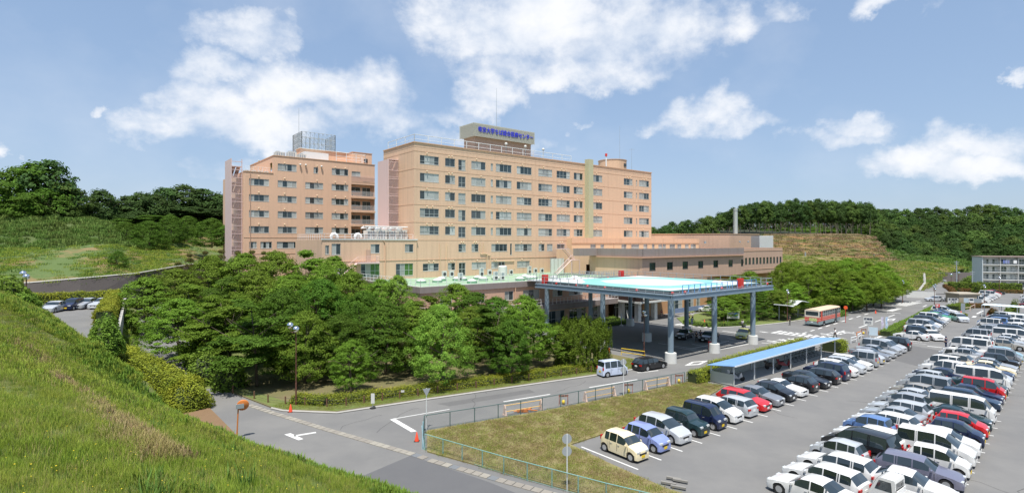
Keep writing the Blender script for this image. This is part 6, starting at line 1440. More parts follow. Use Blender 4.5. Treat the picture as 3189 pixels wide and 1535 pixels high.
# (kind, colour, F nose out / B tail out, s)
LR = [('kei car','cream','F',30.5),('kei car','lilac blue','F',33.0),('compact minivan','light silver','F',35.6),('jeep','dark green','F',38.1),('kei box van','navy','F',40.6),('compact minivan','white','F',43.2),('station wagon','light silver','B',45.7),
      ('station wagon','red','F',48.1),('sedan','grey','F',50.6),('hatchback','black','F',53.1),('coupe','white','F',55.6),('hatchback','black','B',58.1),('sedan','black','F',60.7),('station wagon','black','B',63.3),('off-roader','navy','B',65.8),
      ('compact minivan','white','F',68.2),('compact minivan','light silver','F',70.6),('station wagon','white','F',73.2),('kei box van','silver','B',75.7),('kei car','light silver','F',78.2),('sedan','grey','F',80.8),('sedan','silver','F',83.4),('large minivan','silver','F',85.9),('compact minivan','light silver','F',88.4),('off-roader','black','B',90.9)]
for (k, col, d, s), lb in zip(LR, rowlabel(LR, 'row beside bicycle shed')):
    T = TY[k]; f = 23.55+(0 if s < 70 else (s-70)*.055); t = f+T['L']/2-(.15 if s > 60 else 0)
    car(k, col, P(s, t), (HF if d == 'F' else HB)+random.uniform(-.03,.03), lb, 'cars in the left parking row')
tcen = lambda s: 12.6+(s-42)*.078
L1 = [('sedan','white','B',33.6,),('station wagon','white','B',36.0),('station wagon','white','B',38.6),('kei car','light silver','B',41.0),('large minivan','black','B',43.5),('station wagon','white','B',46.2),('kei car','blue','B',48.6),('station wagon','white','B',51.0),('sedan','silver','B',53.4),
      ('station wagon','light silver','B',55.9),('compact minivan','silver','B',58.4),('hatchback','light silver','B',61.0),('hatchback','beige silver','B',63.6),('large minivan','silver','B',66.6),('kei car','light silver','B',70.6),('sedan','navy','B',74.0),('off-roader','white','B',77.2),('kei box van','white','B',80.3),
      ('compact minivan','beige silver','B',83.6),('sedan','silver','B',90.0),('sedan','white','B',93.0),('van','white','B',96.6),('off-roader','white','B',101.8),('sedan','white','B',105.0),('kei box van','silver','B',109.0),('sedan','light silver','B',112.2),('compact minivan','silver','B',117.4),('sedan','grey','B',121),
      ('kei box van','white','B',126),('station wagon','dark green','B',130),('sedan','silver','B',134),('large minivan','white','B',139)]
for (k, col, d, s), lb in zip(L1, rowlabel(L1, 'middle row left side')):
    T = TY[k]; t = 17+(s-45)*.085+.2-T['L']*.5
    car(k, col, P(s, t), HB-.04+random.uniform(-.03,.03), lb, 'cars on the left side of the middle row')
R1 = [('sedan','white','F',38.9),('station wagon','purple grey','F',41.9),('kei car','white','F',44.5),('large minivan','white','F',47.1),('hatchback','white','F',49.6),('kei car','navy','F',52.2),('kei car','red','F',54.8),('sedan','dark green','F',57.3),('van','white','F',59.8),('station wagon','dark blue','F',64.6),
      ('sedan','navy','F',67.2),('kei box van','red','F',69.4),('sedan','dark green','F',71.9),('van','white','F',74.4),('compact minivan','light silver','F',76.9),('sedan','navy','F',79.6),('sedan','cream','F',82.2),('sedan','silver','F',84.6),('jeep','black','F',87.1),('kei box van','grey','F',91),('kei car','sky blue','F',94.0),
      ('sedan','beige silver','F',103),('sedan','light silver','F',106),('hatchback','white','F',109),('van','white','F',112),('large minivan','dark blue','F',118),('sedan','white','F',122),('kei car','white','F',125.5),('compact minivan','white','F',131),('large minivan','white','F',136)]
for (k, col, d, s), lb in zip(R1, rowlabel(R1, 'middle row right side')):
    T = TY[k]; t = 9.3+(s-46)*.092+T['L']*.5-.35
    car(k, col, P(s, t), HF+.10+random.uniform(-.03,.03), lb, 'cars on the right side of the middle row')
U1 = [('sedan','white','B',101.8),('kei box van','dark blue','F',105.0),('sedan','white','F',111.0),('large minivan','silver','F',114.4),('compact minivan','white','F',117.4),('large minivan','black','F',120.6),('sedan','silver','F',123.4),('large minivan','white','F',126.4),('sedan','white','F',129.6),('sedan','green','F',132.6),('sedan','blue','F',136.0),('sedan','dark blue','F',139.2),('off-roader','white','F',142.8)]
for (k, col, d, s), lb in zip(U1, rowlabel(U1, 'far hedge row')):
    T = TY[k]; t = 24.9+(s-100)*.128+T['L']*.5
    car(k, col, P(s, t), (HF if d == 'F' else HB), lb, 'cars in the far row by the hedge')
# kei trucks
def kei_truck(loc, heading, label):
    o = thing('kei_truck', label, 'truck', loc, heading)
    cab = MB(); pr_ = [(1.68,.35),(1.70,.75),(1.62,1.02),(1.28,1.68),(1.1,1.76),(.45,1.76),(.40,1.6),(.40,.35)]
    n = len(pr_); cab.add([(x,-.70,z) for x,z in pr_]+[(x,.70,z) for x,z in pr_], [tuple(range(n))[::-1], tuple(range(n,2*n))]+[(i,(i+1)%n,(i+1)%n+n,i+n) for i in range(n)])
    cab.build('cab', PAINT['white'], o); 
    g = MB(); g.quad((1.60,-.62,1.08),(1.60,.62,1.08),(1.31,.58,1.64),(1.31,-.58,1.64)); g.v = [(x+.02,y,z+.01) for x,y,z in g.v]; g.build('windshield', cglass, o)
    for s in (-1, 1):
        m_ = MB(); m_.quad((.55,s*.706,1.05),(1.42,s*.706,1.05),(1.2,s*.706,1.6),(.6,s*.706,1.6)); m_.build('side_window', cglass, o)
    m_ = MB(); m_.quad((.392,-.55,1.1),(.392,.55,1.1),(.392,.55,1.58),(.392,-.55,1.58)); m_.build('rear_window', cglass, o)
    b = MB(); b.box(-1.7,.36,-.71,.71,.60,.68); b.box(-1.7,.36,-.71,-.67,.68,.98); b.box(-1.7,.36,.67,.71,.68,.98); b.box(-1.70,-1.66,-.67,.67,.68,.98); b.box(.32,.36,-.67,.67,.68,1.2); b.build('load_bed', PAINT['white'], o); MB().box(-1.6,1.6,-.5,.5,.3,.59).build('underbody', dark_trim, o)
    for x in (1.15,-1.0):
        for s in (-1, 1): w_ = link('wheel', CM['kei car']['tyre'], o, (x, s*.62, .27)); w_.scale = (.88,1,.88); link('rim', CM['kei car']['rim'], w_)
    for s in (-1, 1): link('headlight', CM['kei car']['head'], o, (1.66, s*.5, .68)); link('tail_light', CM['kei car']['head'], o, (-1.62, s*.5, .5))
    return o
kei_truck(P(36.3, 9.9), HB-.04, 'white small flatbed truck between the white cars at the bottom edge of the car park')
kei_truck(P(87.0, 18.3), HB, 'white small flatbed truck among the silver cars of the middle row')
kei_truck(P(108.2, 27.6), HF, 'white small flatbed truck beside the dark blue boxy van in the hedge row')
# moving and single cars
car('compact minivan','light silver', G(3000,1003)+Vector((0,1,0)), math.radians(-105), 'light silver people carrier driving towards the viewer in the far car park lane', None, 'moving_car')
car('sedan','white', G(2920,1060)+Vector((0,1.2,0)), math.radians(-100), 'white sedan driving towards the viewer past the guard in blue', None, 'moving_car')
car('sedan','light silver', G(2912,938), math.radians(170), 'silver car crossing the distant junction at the end of the road', None, 'moving_car')
a = AT(2925,876,212); car('sedan','silver', a-Vector((0,0,.4)), math.radians(150), 'silver car parked below the dark wall behind the apartment lane', None)
car('kei box van','pale blue', G(1910,1172)+Vector((0,.6,0)), math.radians(26), 'pale blue retro boxy van with white roof stopped on the road by the willow', None, 'stopped_car')
o = car('station wagon','black', G(2028,1152)+Vector((0,.7,0)), math.radians(33), 'black station wagon with silver sills on the road beside the front helipad column', None, 'stopped_car')
car('sedan','black', P(75.3,50.2), A0+math.pi+.25, 'black taxi parked rearmost in the shade under the helipad', 'taxis under the helipad', 'taxi'); car('sedan','black', P(76.3,46.6), A0+math.pi+.15, 'black taxi parked next to the two drivers in the helipad shade', 'taxis under the helipad', 'taxi')
car('sedan','taxi yellow', P(83.0,44.6), A0+math.pi+.3, 'yellow green taxi at the right edge of the helipad shade', 'taxis under the helipad', 'taxi')
car('coupe','white', G(2199,971)+Vector((0,1,0)), math.radians(176), 'low white coupe parked under the trees right of the entrance', None); car('kei car','white', G(2260,970)+Vector((0,1,0)), math.radians(160), 'white car with dark stripes parked next to the low white coupe', None)
for i, (px, py, c_, k) in enumerate(((2415,966,'white','sedan'),(2380,962,'silver','sedan'),(2435,952,'white','compact minivan'))): car(k, c_, G(px,py), math.radians(170), f'{c_} {PN[k]} half hidden behind the island trees, {ORD[i]} of the three there', 'cars behind the island trees')
for i, (px, py, col, k, z, hd) in enumerate(((140,975,'light silver','sedan',5.84,-88),(200,968,'navy','kei car',5.84,-92),(244,963,'silver','sedan',5.84,-95),(297,962,'light silver','sedan',5.84,-97))):
    car(k, col, G(px,py,z)+Vector((0,1.5,0)), math.radians(hd+12), f'{col} {PN[k]} in the upper left car park, {ORD[i]} from the left', 'cars in the upper left car park')
WR = [('hatchback','white'),('large minivan','white'),('compact minivan','white'),('sedan','white'),('station wagon','light silver'),('sedan','white'),('large minivan','white'),('compact minivan','white'),('hatchback','red'),('sedan','black')]
for i, (k, c_) in enumerate(WR):
    a, b = G(3085,948), G(3140,916); q = i/9; p = a.lerp(b, q); p.x -= 4; car(k, c_, Vector((p.x, p.y, 0)), HF+.25, f'{c_} {PN[k]} in the distant row behind the hut, {ORD[i]} from near end', 'cars in the distant row by the hut', full=False)
for i, (k, c_, px, py) in enumerate((('station wagon','maroon',3180,957),('large minivan','grey',3190,948),('large minivan','light silver',3186,940),('sedan','light silver',3188,934),('sedan','white',3185,927),('kei box van','white',3188,917))):
    car(k, c_, G(px,py)+Vector((2.4,0,0)), HB, f'{c_} {PN[k]} in the distant right row, {ORD[i]} from its near end', 'cars in the distant right row', full=False)
for i, (k, c_, px, py) in enumerate((('large minivan','dark blue',3105,1010),('off-roader','blue',3095,1016),('large minivan','white',3180,1008),('sedan','white',3165,1013),('sedan','light silver',3080,1040),('compact minivan','white',3175,1035))):
    car(k, c_, G(px,py), HB if i < 2 or i == 4 else HF, f'{c_} {PN[k]} beside the white roofed shelter, {ORD[i]} counted from its left end', 'cars below the white roofed shelter', full=False)
# ------------------------------------------------------------------ bus
bus = thing('city_bus', 'beige city bus with red stripes and grey skirt waiting at the stop', 'bus', P(109, 43.1), A0+.04)
Lb, Wb = 10.4, 2.45; X0 = -Lb/2; cream_b = mat('bus_beige', (.62,.47,.33), .5); red_b = mat('bus_red', (.60,.07,.035), .45); grey_b = mat('bus_grey', (.23,.29,.29), .5); pale_b = mat('bus_pale', (.66,.60,.50), .5)
MB().box(X0,-X0,-Wb/2,Wb/2,.35,.95).build('skirt', grey_b, bus); MB().box(X0,-X0,-Wb/2,Wb/2,.951,1.75).build('lower_body', pale_b, bus)
for z, h in ((1.0,.2),(1.28,.24),(1.6,.12)): MB().box(X0-.012,-X0+.012,-Wb/2-.012,Wb/2+.012,z,z+h).build('stripe', red_b, bus)
mb = MB(); mb.box(X0,-X0,-Wb/2+.02,Wb/2-.02,1.751,2.75); mb.build('window_band', mat('bus_window', (.03,.045,.05), .08), bus)
mb = MB()
for k in range(12):
    x = X0+.02+k*(Lb-.1)/11
    for s in (-1, 1): mb.box(x,x+.09,s*(Wb/2-.01)-.012,s*(Wb/2-.01)+.012,1.76,2.74)
for s in (-1,1): mb.box(X0,-X0,s*(Wb/2-.01)-.01,s*(Wb/2-.01)+.01,2.2,2.25)
mb.build('window_frame', frame_m, bus)
mb = MB(); pf_ = [(-Wb/2,2.751),(-Wb/2,2.86),(-Wb/2+.18,2.98),(-.5,3.04),(.5,3.04),(Wb/2-.18,2.98),(Wb/2,2.86),(Wb/2,2.751)]; n = 8
mb.add([(X0,y,z) for y,z in pf_]+[(-X0,y,z) for y,z in pf_], [tuple(range(8)), tuple(range(8,16))[::-1]]+[(i+1,i,i+8,i+9) for i in range(7)]); mb.build('roof', cream_b, bus)
MB().box(X0-.02,X0-.001,-Wb/2,Wb/2,1.70,1.95).box(X0-.02,X0-.001,-Wb/2,Wb/2,2.70,2.9).box(X0-.02,X0-.001,-Wb/2,-Wb/2+.16,1.95,2.7).box(X0-.02,X0-.001,Wb/2-.16,Wb/2,1.95,2.7).build('rear_window_surround', pale_b, bus)
MB().box(X0-.03,X0-.021,-.85,.45,1.0,1.5).build('advert_panel', mat('bus_ad', (.62,.62,.24), .6, noise=(7,.8,(.16,.40,.14),.48,.54)), bus)
MB().box(X0+.75,X0+1.45,-Wb/2-.02,-Wb/2-.001,1.2,2.72).build('door_panel', red_b, bus); MB().box(2.6,3.5,-Wb/2-.02,-Wb/2-.001,.5,2.6).build('door', mat('bus_window', (.03,.045,.05), .08), bus)
for s in (-.95,.95): MB().box(X0-.03,X0-.001,s-.12,s+.12,.75,.9).build('tail_light', tail_m, bus)
MB().box(X0-.03,X0-.001,-.2,.2,.7,.88).build('number_plate', plate_w, bus); MB().box(X0-.05,X0-.001,-1.15,1.15,.42,.62).build('bumper', grey_b, bus)
for x in (-2.9, 2.75):
    for s in (-1, 1):
        o = MB().tube([(0,-.14,0),(0,.14,0)], .48, 20).build('wheel', tyre_m, bus, True, 40); o.location = (x, s*(Wb/2-.145), .48)
        vs = [(.28*math.cos(a), s*.145, .28*math.sin(a)) for a in np.linspace(0, 2*math.pi, 14, endpoint=False)]; MB().add(vs, [tuple(range(14))]).build('rim', metal_white, o)
        ar = [(x+.62*math.cos(a), s*(Wb/2+.003), .36+.62*math.sin(a)) for a in np.linspace(0, math.pi, 14)]; MB().add(ar, [tuple(range(14))]).build('wheel_arch', black_rub, bus)
o = thing('bus_stop_sign', 'orange red round bus stop sign on a red post at the front of the bus', 'sign', P(113.6,40.9)); MB().tube([(0,0,0),(0,0,2.5)], .05, 6).build('post', red_paint, o)
mb = MB(); mb.tube([(0,-.05,2.85),(0,.05,2.85)], .33, 20); d_ = mb.build('disc', mat('orange_red', (.75,.10,.02), .5), o); o.rotation_euler.z = A0-.9
o = thing('wavy_shelter', 'pale wavy roofed waiting shelter standing behind the bus', 'shelter', P(110,49.2), A0)
mb = MB(); nn = 24
for i in range(nn+1):
    x = -5+10*i/nn; z = 3.15+.28*math.sin(x*.9)+.05*x
    mb.v += [(x,-1.2,z),(x,1.2,z),(x,1.2,z+.12),(x,-1.2,z+.12)]
mb.f = [(i*4+a, i*4+(a+1)%4, (i+1)*4+(a+1)%4, (i+1)*4+a) for i in range(nn) for a in range(4)]+[(0,1,2,3),(nn*4+3,nn*4+2,nn*4+1,nn*4)]; mb.m = [0]*len(mb.f); mb.build('roof', metal_white, o, True, 50)
for x in (-4,0,4): mb = MB(); mb.tube([(x,.6,0),(x,.6,3.2)], .08, 8); mb.build('post', metal_grey, o)
# ------------------------------------------------------------------ bicycle shed
sh = thing('bicycle_shed', 'long low bicycle shed with a sloping blue roof and pale panel walls', 'shed', P(53.8,30), A0)
LS = 26.4
mb = MB(); mb.add([(-.5,-.4,2.22),(LS+.3,-.4,2.22),(LS+.3,2.75,1.84),(-.5,2.75,1.84),(-.5,-.4,2.28),(LS+.3,-.4,2.28),(LS+.3,2.75,1.90),(-.5,2.75,1.90)], [(0,3,2,1),(4,5,6,7),(0,1,5,4),(1,2,6,5),(2,3,7,6),(3,0,4,7)]); mb.build('roof', blue_roof, sh)
mb = MB(); mb.box(-.52,LS+.32,-.46,-.401,2.16,2.29); mb.build('gutter', metal_white, sh)
pm1 = MB().box(-.05,.05,-.05,.05,0,1.84).mesh('post', metal_white)
for k in range(7): link('post', pm1, sh, (k*4.3+.05,0,.05)); link('post', pm1, sh, (k*4.3+.05,2.6,.05))
pnm = MB().box(.03,1.4,-.02,.02,.1,1.25).mesh('wall_panel', shed_wall)
for k in range(18): link('wall_panel', pnm, sh, (k*1.44,2.72,0))
for k in range(2): q = link('wall_panel', pnm, sh, (-.02, k*1.35-.1, 0), math.pi/2)
mb = MB(); mb.box(0,LS,-.04,.04,2.08,2.15); mb.box(0,LS,2.56,2.64,1.78,1.85); [mb.box(q*4.3+.0,q*4.3+.1,-.05,.05,1.84,2.1) for q in range(7)]
for k in range(7): mb.tube([(k*4.3+.04,0,2.12),(k*4.3+.04,2.6,1.82)], .04, 4)
mb.build('roof_beam', metal_white, sh)
def bicycle(loc, rz, label):
    o = thing('bicycle', label, 'bicycle', loc, rz, 'bicycles in the shed')
    for x in (-.52,.52):
        w_ = MB(); ring = [(x+.33*math.cos(a), 0, .34+.33*math.sin(a)) for a in np.linspace(0, 2*math.pi, 15)]; w_.tube(ring, .018, 4, cap=False); w_.tube([(x-.32,0,.34),(x+.32,0,.34)], .005, 3); w_.tube([(x,0,.02),(x,0,.66)], .005, 3); w_.build('wheel', tyre_m, o)
    f = MB(); f.tube([(-.52,0,.34),(-.15,0,.30),(.38,0,.72),(-.2,0,.68),(-.52,0,.34)], .018, 5); f.tube([(-.15,0,.3),(-.22,0,.85)], .016, 5); f.tube([(.52,0,.34),(.36,0,.95)], .016, 5); f.build('frame', metal_grey, o)
    MB().tube([(.30,-.28,1.0),(.36,-.1,1.0),(.36,.1,1.0),(.30,.28,1.0)], .014, 5).build('handlebar', metal_grey, o); MB().box(-.34,-.1,-.08,.08,.85,.90).build('saddle', black_rub, o); MB().box(.40,.66,-.16,.16,.72,.94).build('basket', metal_grey, o)
for i in range(9): bicycle(P(70.6+1.0*i,31.7,.05), A0+math.pi/2+.1*math.sin(i), f'bicycle leaning in the far half of the shed, {ORD[i]} from the motorbike')
def scooter(loc, rz, label, m):
    o = thing('scooter', label, 'scooter', loc, rz)
    for x in (-.6,.6): w_ = MB(); w_.tube([(x,-.06,.27),(x,.06,.27)], .26, 14); w_.build('wheel', tyre_m, o, True, 40)
    b = MB(); b.add([(-.85,-.14,.45),(-.2,-.16,.28),(.25,-.16,.28),(.42,-.18,.9),(.52,-.15,.9),(.62,-.10,.5),(-.85,.14,.45),(-.2,.16,.28),(.25,.16,.28),(.42,.18,.9),(.52,.15,.9),(.62,.10,.5),(-.8,-.13,.75),(-.2,-.15,.72),(.22,-.15,.36),(-.8,.13,.75),(-.2,.15,.72),(.22,.15,.36)],
         [(0,1,13,12),(6,15,16,7),(0,12,15,6),(12,13,16,15),(13,1,2,14),(7,16,17,8),(13,14,17,16),(2,3,4,5),(8,11,10,9),(14,3,9,17),(3,4,10,9),(4,5,11,10),(2,14,3),(8,9,17)]); b.build('body', m, o)
    MB().box(-.78,-.1,-.14,.14,.74,.82).build('saddle', black_rub, o); MB().tube([(.36,-.32,1.0),(.42,0,.98),(.36,.32,1.0)], .02, 6).build('handlebar', dark_trim, o); MB().box(-.95,-.7,-.16,.16,.8,1.08).build('top_box', m, o); return o
scooter(P(56.2,31.0,.05), A0-.9, 'white scooter at the near end of the bicycle shed', PAINT['white']); scooter(P(64.6,31.1,.05), A0-1.0, 'black motor scooter in the middle of the bicycle shed', PAINT['black']); scooter(P(66.6,30.6,.05), A0-.8, 'dark maroon motor scooter nearest the shed post row middle', PAINT['maroon'])
# ------------------------------------------------------------------ fences
def chain_fence(name, label, pts, h, postm, step, railm, hp=0):
    """pts world; posts as parts, one rail part and the wire mesh"""
    o = thing(name, label, 'fence', pts[0]); r0 = Vector(pts[0]); pm_ = MB().tube([(0,0,-.1),(0,0,h)], .035, 6).mesh('post', postm)
    rail = MB(); wr_ = MB()
    for a, b in zip(pts, pts[1:]):
        a, b = Vector(a), Vector(b); L = (b-a).length; d = (b-a)/L; n = max(1, round(L/step))
        for i in range(n+(1 if b is pts[-1] or True else 0)): link('post', pm_, o, a+d*L*i/n-r0)
        rail.tube([a-r0+Vector((0,0,h)), b-r0+Vector((0,0,h))], .028, 6); rail.tube([a-r0+Vector((0,0,.08)), b-r0+Vector((0,0,.08))], .012, 4)
        c_ = .11; k = -h
        while k < L:
            for sg in (1, -1):
                u0, u1 = max(0, k), min(L, k+h)
                if u1 > u0:
                    z0, z1 = (u0-k), (u1-k)
                    if sg < 0: z0, z1 = h-z0, h-z1
                    p0 = a+d*u0-r0; p1 = a+d*u1-r0; p0.z += z0; p1.z += z1
                    w = Vector((0,0,.0035)); wr_.quad(p0-w, p1-w, p1+w, p0+w)
            k += c_
    rail.build('rail', railm, o); q = wr_.build('wire_mesh', wire_m, o); q['kind'] = 'stuff'; return o
c0, c1 = P(19.9,34.9), P(27.6,14.0)
chain_fence('green_fence', 'rusty turquoise chain link fence along the near edge of the dry grass', [P(19.9,34.9),P(21.8,28.0),P(24.0,21.2),P(27.5,12)], 1.15, fence_teal, 1.95, fence_teal)
chain_fence('dark_fence', 'long dark green chain link fence between the road and the dry grass bank', [P(19.9,35.2),P(21.9,38.5),P(32.7,36.4),P(42.9,35.1),P(51.0,34.0)], 1.2, fence_dark, 2.1, fence_dark)
o = thing('leaning_post', 'light blue leaning corner post bundle at the fence corner', 'post', P(19.8,35.1)); MB().tube([(0,0,-.05),(.05,.05,2.0)], .04, 6).build('post', mat('pale_blue_metal', (.35,.52,.58), .5), o); MB().tube([(.15,-.1,-.05),(-.05,.1,1.7)], .035, 6).build('post', MATS['pale_blue_metal'], o)
# wooden post and wire fence round the lawn
wf = [(11.8,61.8),(12.4,60),(13.5,56.3),(14.2,54.2),(15.3,52.6),(16.6,51.1),(18.0,49.4),(19.5,48.6),(21.1,48.3),(22.8,48.0),(24.4,47.6),(26.2,47.3)]
wf += [(28.2+2.05*k, 46.9-.385*k) for k in range(13)]
fo = thing('post_and_wire_fence', 'low brown post and wire fence in front of the azalea hedge', 'fence', P(*wf[0])); pmw = MB().tube([(0,0,-.1),(0,0,.72)], .07, 8).mesh('post', wood_post); wrm = MB()
for a in wf: link('post', pmw, fo, P(*a)-P(*wf[0])+Vector((0,0,.1)))
for a, b in zip(wf, wf[1:]):
    for z in (.35,.65): wrm.tube([P(*a)-P(*wf[0])+Vector((0,0,z)), P(*b)-P(*wf[0])+Vector((0,0,z))], .012, 3)
wrm.build('wire', dark_trim, fo)
# barricades behind the fence
def barricade(p, q, label):
    a, b = Vector(p), Vector(q); L = (b-a).length; o = thing('barricade', label, 'barricade', a, math.atan2(b.y-a.y, b.x-a.x), 'barricades behind the fence')
    for x in (0, L):
        mb = MB(); mb.box(x-.09,x+.09,-.3,.3,0,.12); mb.add([(x-.06,-.28,.1),(x+.06,-.28,.1),(x+.06,-.06,.95),(x-.06,-.06,.95),(x-.06,.28,.1),(x+.06,.28,.1),(x+.06,.06,.95),(x-.06,.06,.95)], [(0,1,2,3),(4,7,6,5),(0,3,7,4),(1,5,6,2),(3,2,6,7)]); mb.build('end_stand', mat('barricade_pink', (.66,.50,.42), .6), o)
    for z in (.35,.88): MB().tube([(0,0,z),(L,0,z)], .035, 6).build('bar', mat('bar_yellow', (.72,.45,.14), .5), o)
for i, (a, b) in enumerate((((1572,1294),(1684,1275)),((1822,1250),(1912,1233)),((2010,1214),(2081,1201)))): barricade(G(*a), G(*b), f'pale barricade with two yellow bars behind the dark fence, {ORD[i]} from the left')
def sawhorse(px, py, label):
    o = thing('sawhorse_barrier', label, 'barrier', G(px,py), .1, 'small barriers with water weights')
    mb = MB()
    for x in (-.4,.4): mb.tube([(x-.08,-.25,0),(x,0,.95)], .025, 5); mb.tube([(x+.08,.25,0),(x,0,.95)], .025, 5)
    mb.build('leg', mat('rust_red', (.30,.10,.07), .6), o); MB().box(-.45,.45,-.03,.03,.72,.90).build('board', mat('striped_board', (.35,.16,.10), .6, noise=(6,.9,(.05,.04,.04),.48,.52)), o); MB().lathe([(.01,-.2),(.14,-.16),(.15,.1),(.05,.2)], 10, (.0,.05,.22)).build('water_weight', yellow, o, True)
for i, (px, py) in enumerate(((1755,1259),(1958,1223),(2115,1192),(2690,1041))): sawhorse(px, py, ['rust red sawhorse barrier with yellow weight behind the long fence, left one','rust red sawhorse barrier with yellow weight right of the round sign pole','rust red sawhorse barrier with yellow weight near the shed hedge','rust red barrier with yellow weight beside the car park boards'][i])
o = thing('fallen_barrier', 'fallen orange barrier lying on the road behind the fence', 'barrier', G(1600,1284)); mb = MB(); mb.tube([(0,0,.1),(1.6,.3,.3)], .05, 5); mb.tube([(.2,.3,.1),(1.5,-.2,.35)], .05, 5); mb.tube([(1.5,-.2,.3),(2.1,.3,.1)], .05, 5); mb.build('frame', orange, o); MB().box(.3,1.3,-.1,-.04,.06,.28).build('board', orange, o)
# yellow gate bar near the helipad
o = thing('yellow_gate', 'yellow tubular gate bar by the helipad column and black wagon', 'gate', G(1935,1104)); e = G(2008,1113)-G(1935,1104)
MB().tube([(0,0,0),(0,0,.85),(e.x,e.y,.80),(e.x,e.y,0)], .05, 8).build('frame', yellow, o); MB().tube([(0,0,.35),(e.x,e.y,.3)], .04, 6).build('bar', yellow, o)
for i, (a, b) in enumerate((((2618,1083),(2637,1077)),((2650,1069),(2667,1064)),((2672,1058),(2682,1052)))):
    o = thing('white_hoop_rail', f'white hoop rail beside the far end of the shed, {ORD[i]} from the near side', 'rail', G(*a), 0, 'white hoop rails'); e = G(*b)-G(*a); MB().tube([(0,0,0),(0,0,.85),(e.x,e.y,.85),(e.x,e.y,0)], .06, 6).tube([(0,0,.45),(e.x,e.y,.45)], .045, 5).build('hoop', metal_white, o)
for i, (a, b) in enumerate((((2668,1053),(2682,1049)),)): o = thing('yellow_hoop_rail', 'rusty yellow hoop rail in front of the barrier with the yellow weight', 'rail', G(*a)); e = G(*b)-G(*a); MB().tube([(0,0,0),(0,0,.9),(e.x,e.y,.9),(e.x,e.y,0)], .06, 6).build('hoop', orange, o)
# ------------------------------------------------------------------ cones
cm1 = MB().lathe([(.17,.03),(.035,.68),(.01,.70)], 12).mesh('cone_body', cone_m, True, 40); cm2 = MB().box(-.2,.2,-.2,.2,0,.03).mesh('base', black_rub)
CN = [(905,1282,'standing on the road edge below the twin globe lamp'),(1298,1373,'standing by the fence corner post'),(1897,1097,'beside the weeping willow under the helipad'),(2194,1006,'left one on the kerb before the round island'),(2254,1013,'right one on the kerb before the round island'),
      (2607,1070,'at the far end of the bicycle shed'),(2727,976,'on the kerb by the tree park drive'),(2993,978,'left of the hatched island beyond the far row'),(3002,955,'beside the grey board near the hut'),(3077,985,'near the white roofed shelter'),(3074,992,'nearest the white roofed shelter cars'),(3072,953,'right of the rusty hedge')]
for px, py, w_ in CN:
    o = thing('traffic_cone', f'orange traffic cone {w_}', 'cone', G(px,py), 0, 'traffic cones'); link('cone_body', cm1, o); link('base', cm2, o)
# ------------------------------------------------------------------ lamps
glob = MB().lathe([(.01,-.24),(.12,-.21),(.21,-.1),(.24,0),(.21,.12),(.12,.21),(.01,.24)], 16).mesh('globe', chrome, True)
def lamp(px, py, top, label, twin=True, arm=0.0, big=1.0):
    b = G(px, py); Y = b.y; h = H-(top-HY)*Y/F; o = thing('street_lamp', label, 'street lamp', b, 0, 'globe street lamps')
    MB().tube([(0,0,0),(0,0,h*.3),(0,0,h*.3+.01),(0,0,h-.3)], [.085,.08,.055,.045], 8).build('pole', lamp_pole, o); g = link('globe', glob, o, (0,0,h-.1)); g.scale = (big,)*3
    if twin: MB().tube([(0,0,h-.45),(-.62,.2,h-.35),(-.62,.2,h-.1)], .04, 6).build('arm', lamp_pole, o); g = link('globe', glob, o, (-.62,.2,h+.22)); g.scale = (big,)*3
    else: link('globe', glob, o, (.18,0,h-.55))
lamp(922, 1264, 1022, 'brown street lamp with two mirrored globes in front of the park trees', True, big=1.3)
lamp(2006, 1106, 968, 'brown street lamp with mirrored globes in front of the helipad columns', False, big=1.1); lamp(2452, 1003, 903, 'brown street lamp on the grass left of the bus', False); lamp(2811, 943, 874, 'slim street lamp at the edge of the tree park lawn', False)
lamp(2910, 961, 893, 'street lamp at the far end of the long hedge', False); lamp(3065, 953, 887, 'street lamp beside the distant white cars', False); lamp(2907, 917, 889, 'low globe lamp at the foot of the lane', False); lamp(2913, 912, 885, 'second low globe lamp at the foot of the lane', False); lamp(3112, 921, 862, 'globe lamp in front of the apartment balconies', False)
for i, (px, pyb, pyt, Y) in enumerate(((72,905,852,74),(82,912,862,73))):
    b = AT(px, pyb, Y); o = thing('globe_lamp', ['left mirrored globe lamp rising over the near slope at the far left','right mirrored globe lamp rising over the near slope at the far left'][i], 'street lamp', b-Vector((0,0,1.5))); h = (pyb-pyt)*Y/F+1.5; MB().tube([(0,0,0),(0,0,h-.2)], .07, 8).build('pole', lamp_pole, o); g = link('globe', glob, o, (0,0,h)); g.scale = (1.7,)*3
for i, (px, py, Y) in enumerate(((2962,856,208),(2986,850,212))):
    b = AT(px, py, Y); o = thing('globe_lamp', ['left','right'][i]+' white globe lamp above the dark retaining wall at the apartment', 'street lamp', Vector((b.x,b.y,0))); MB().tube([(0,0,0),(0,0,b.z)], .08, 6).build('pole', lamp_pole, o); g = link('globe', glob, o, (0,0,b.z)); g.scale = (2,)*3
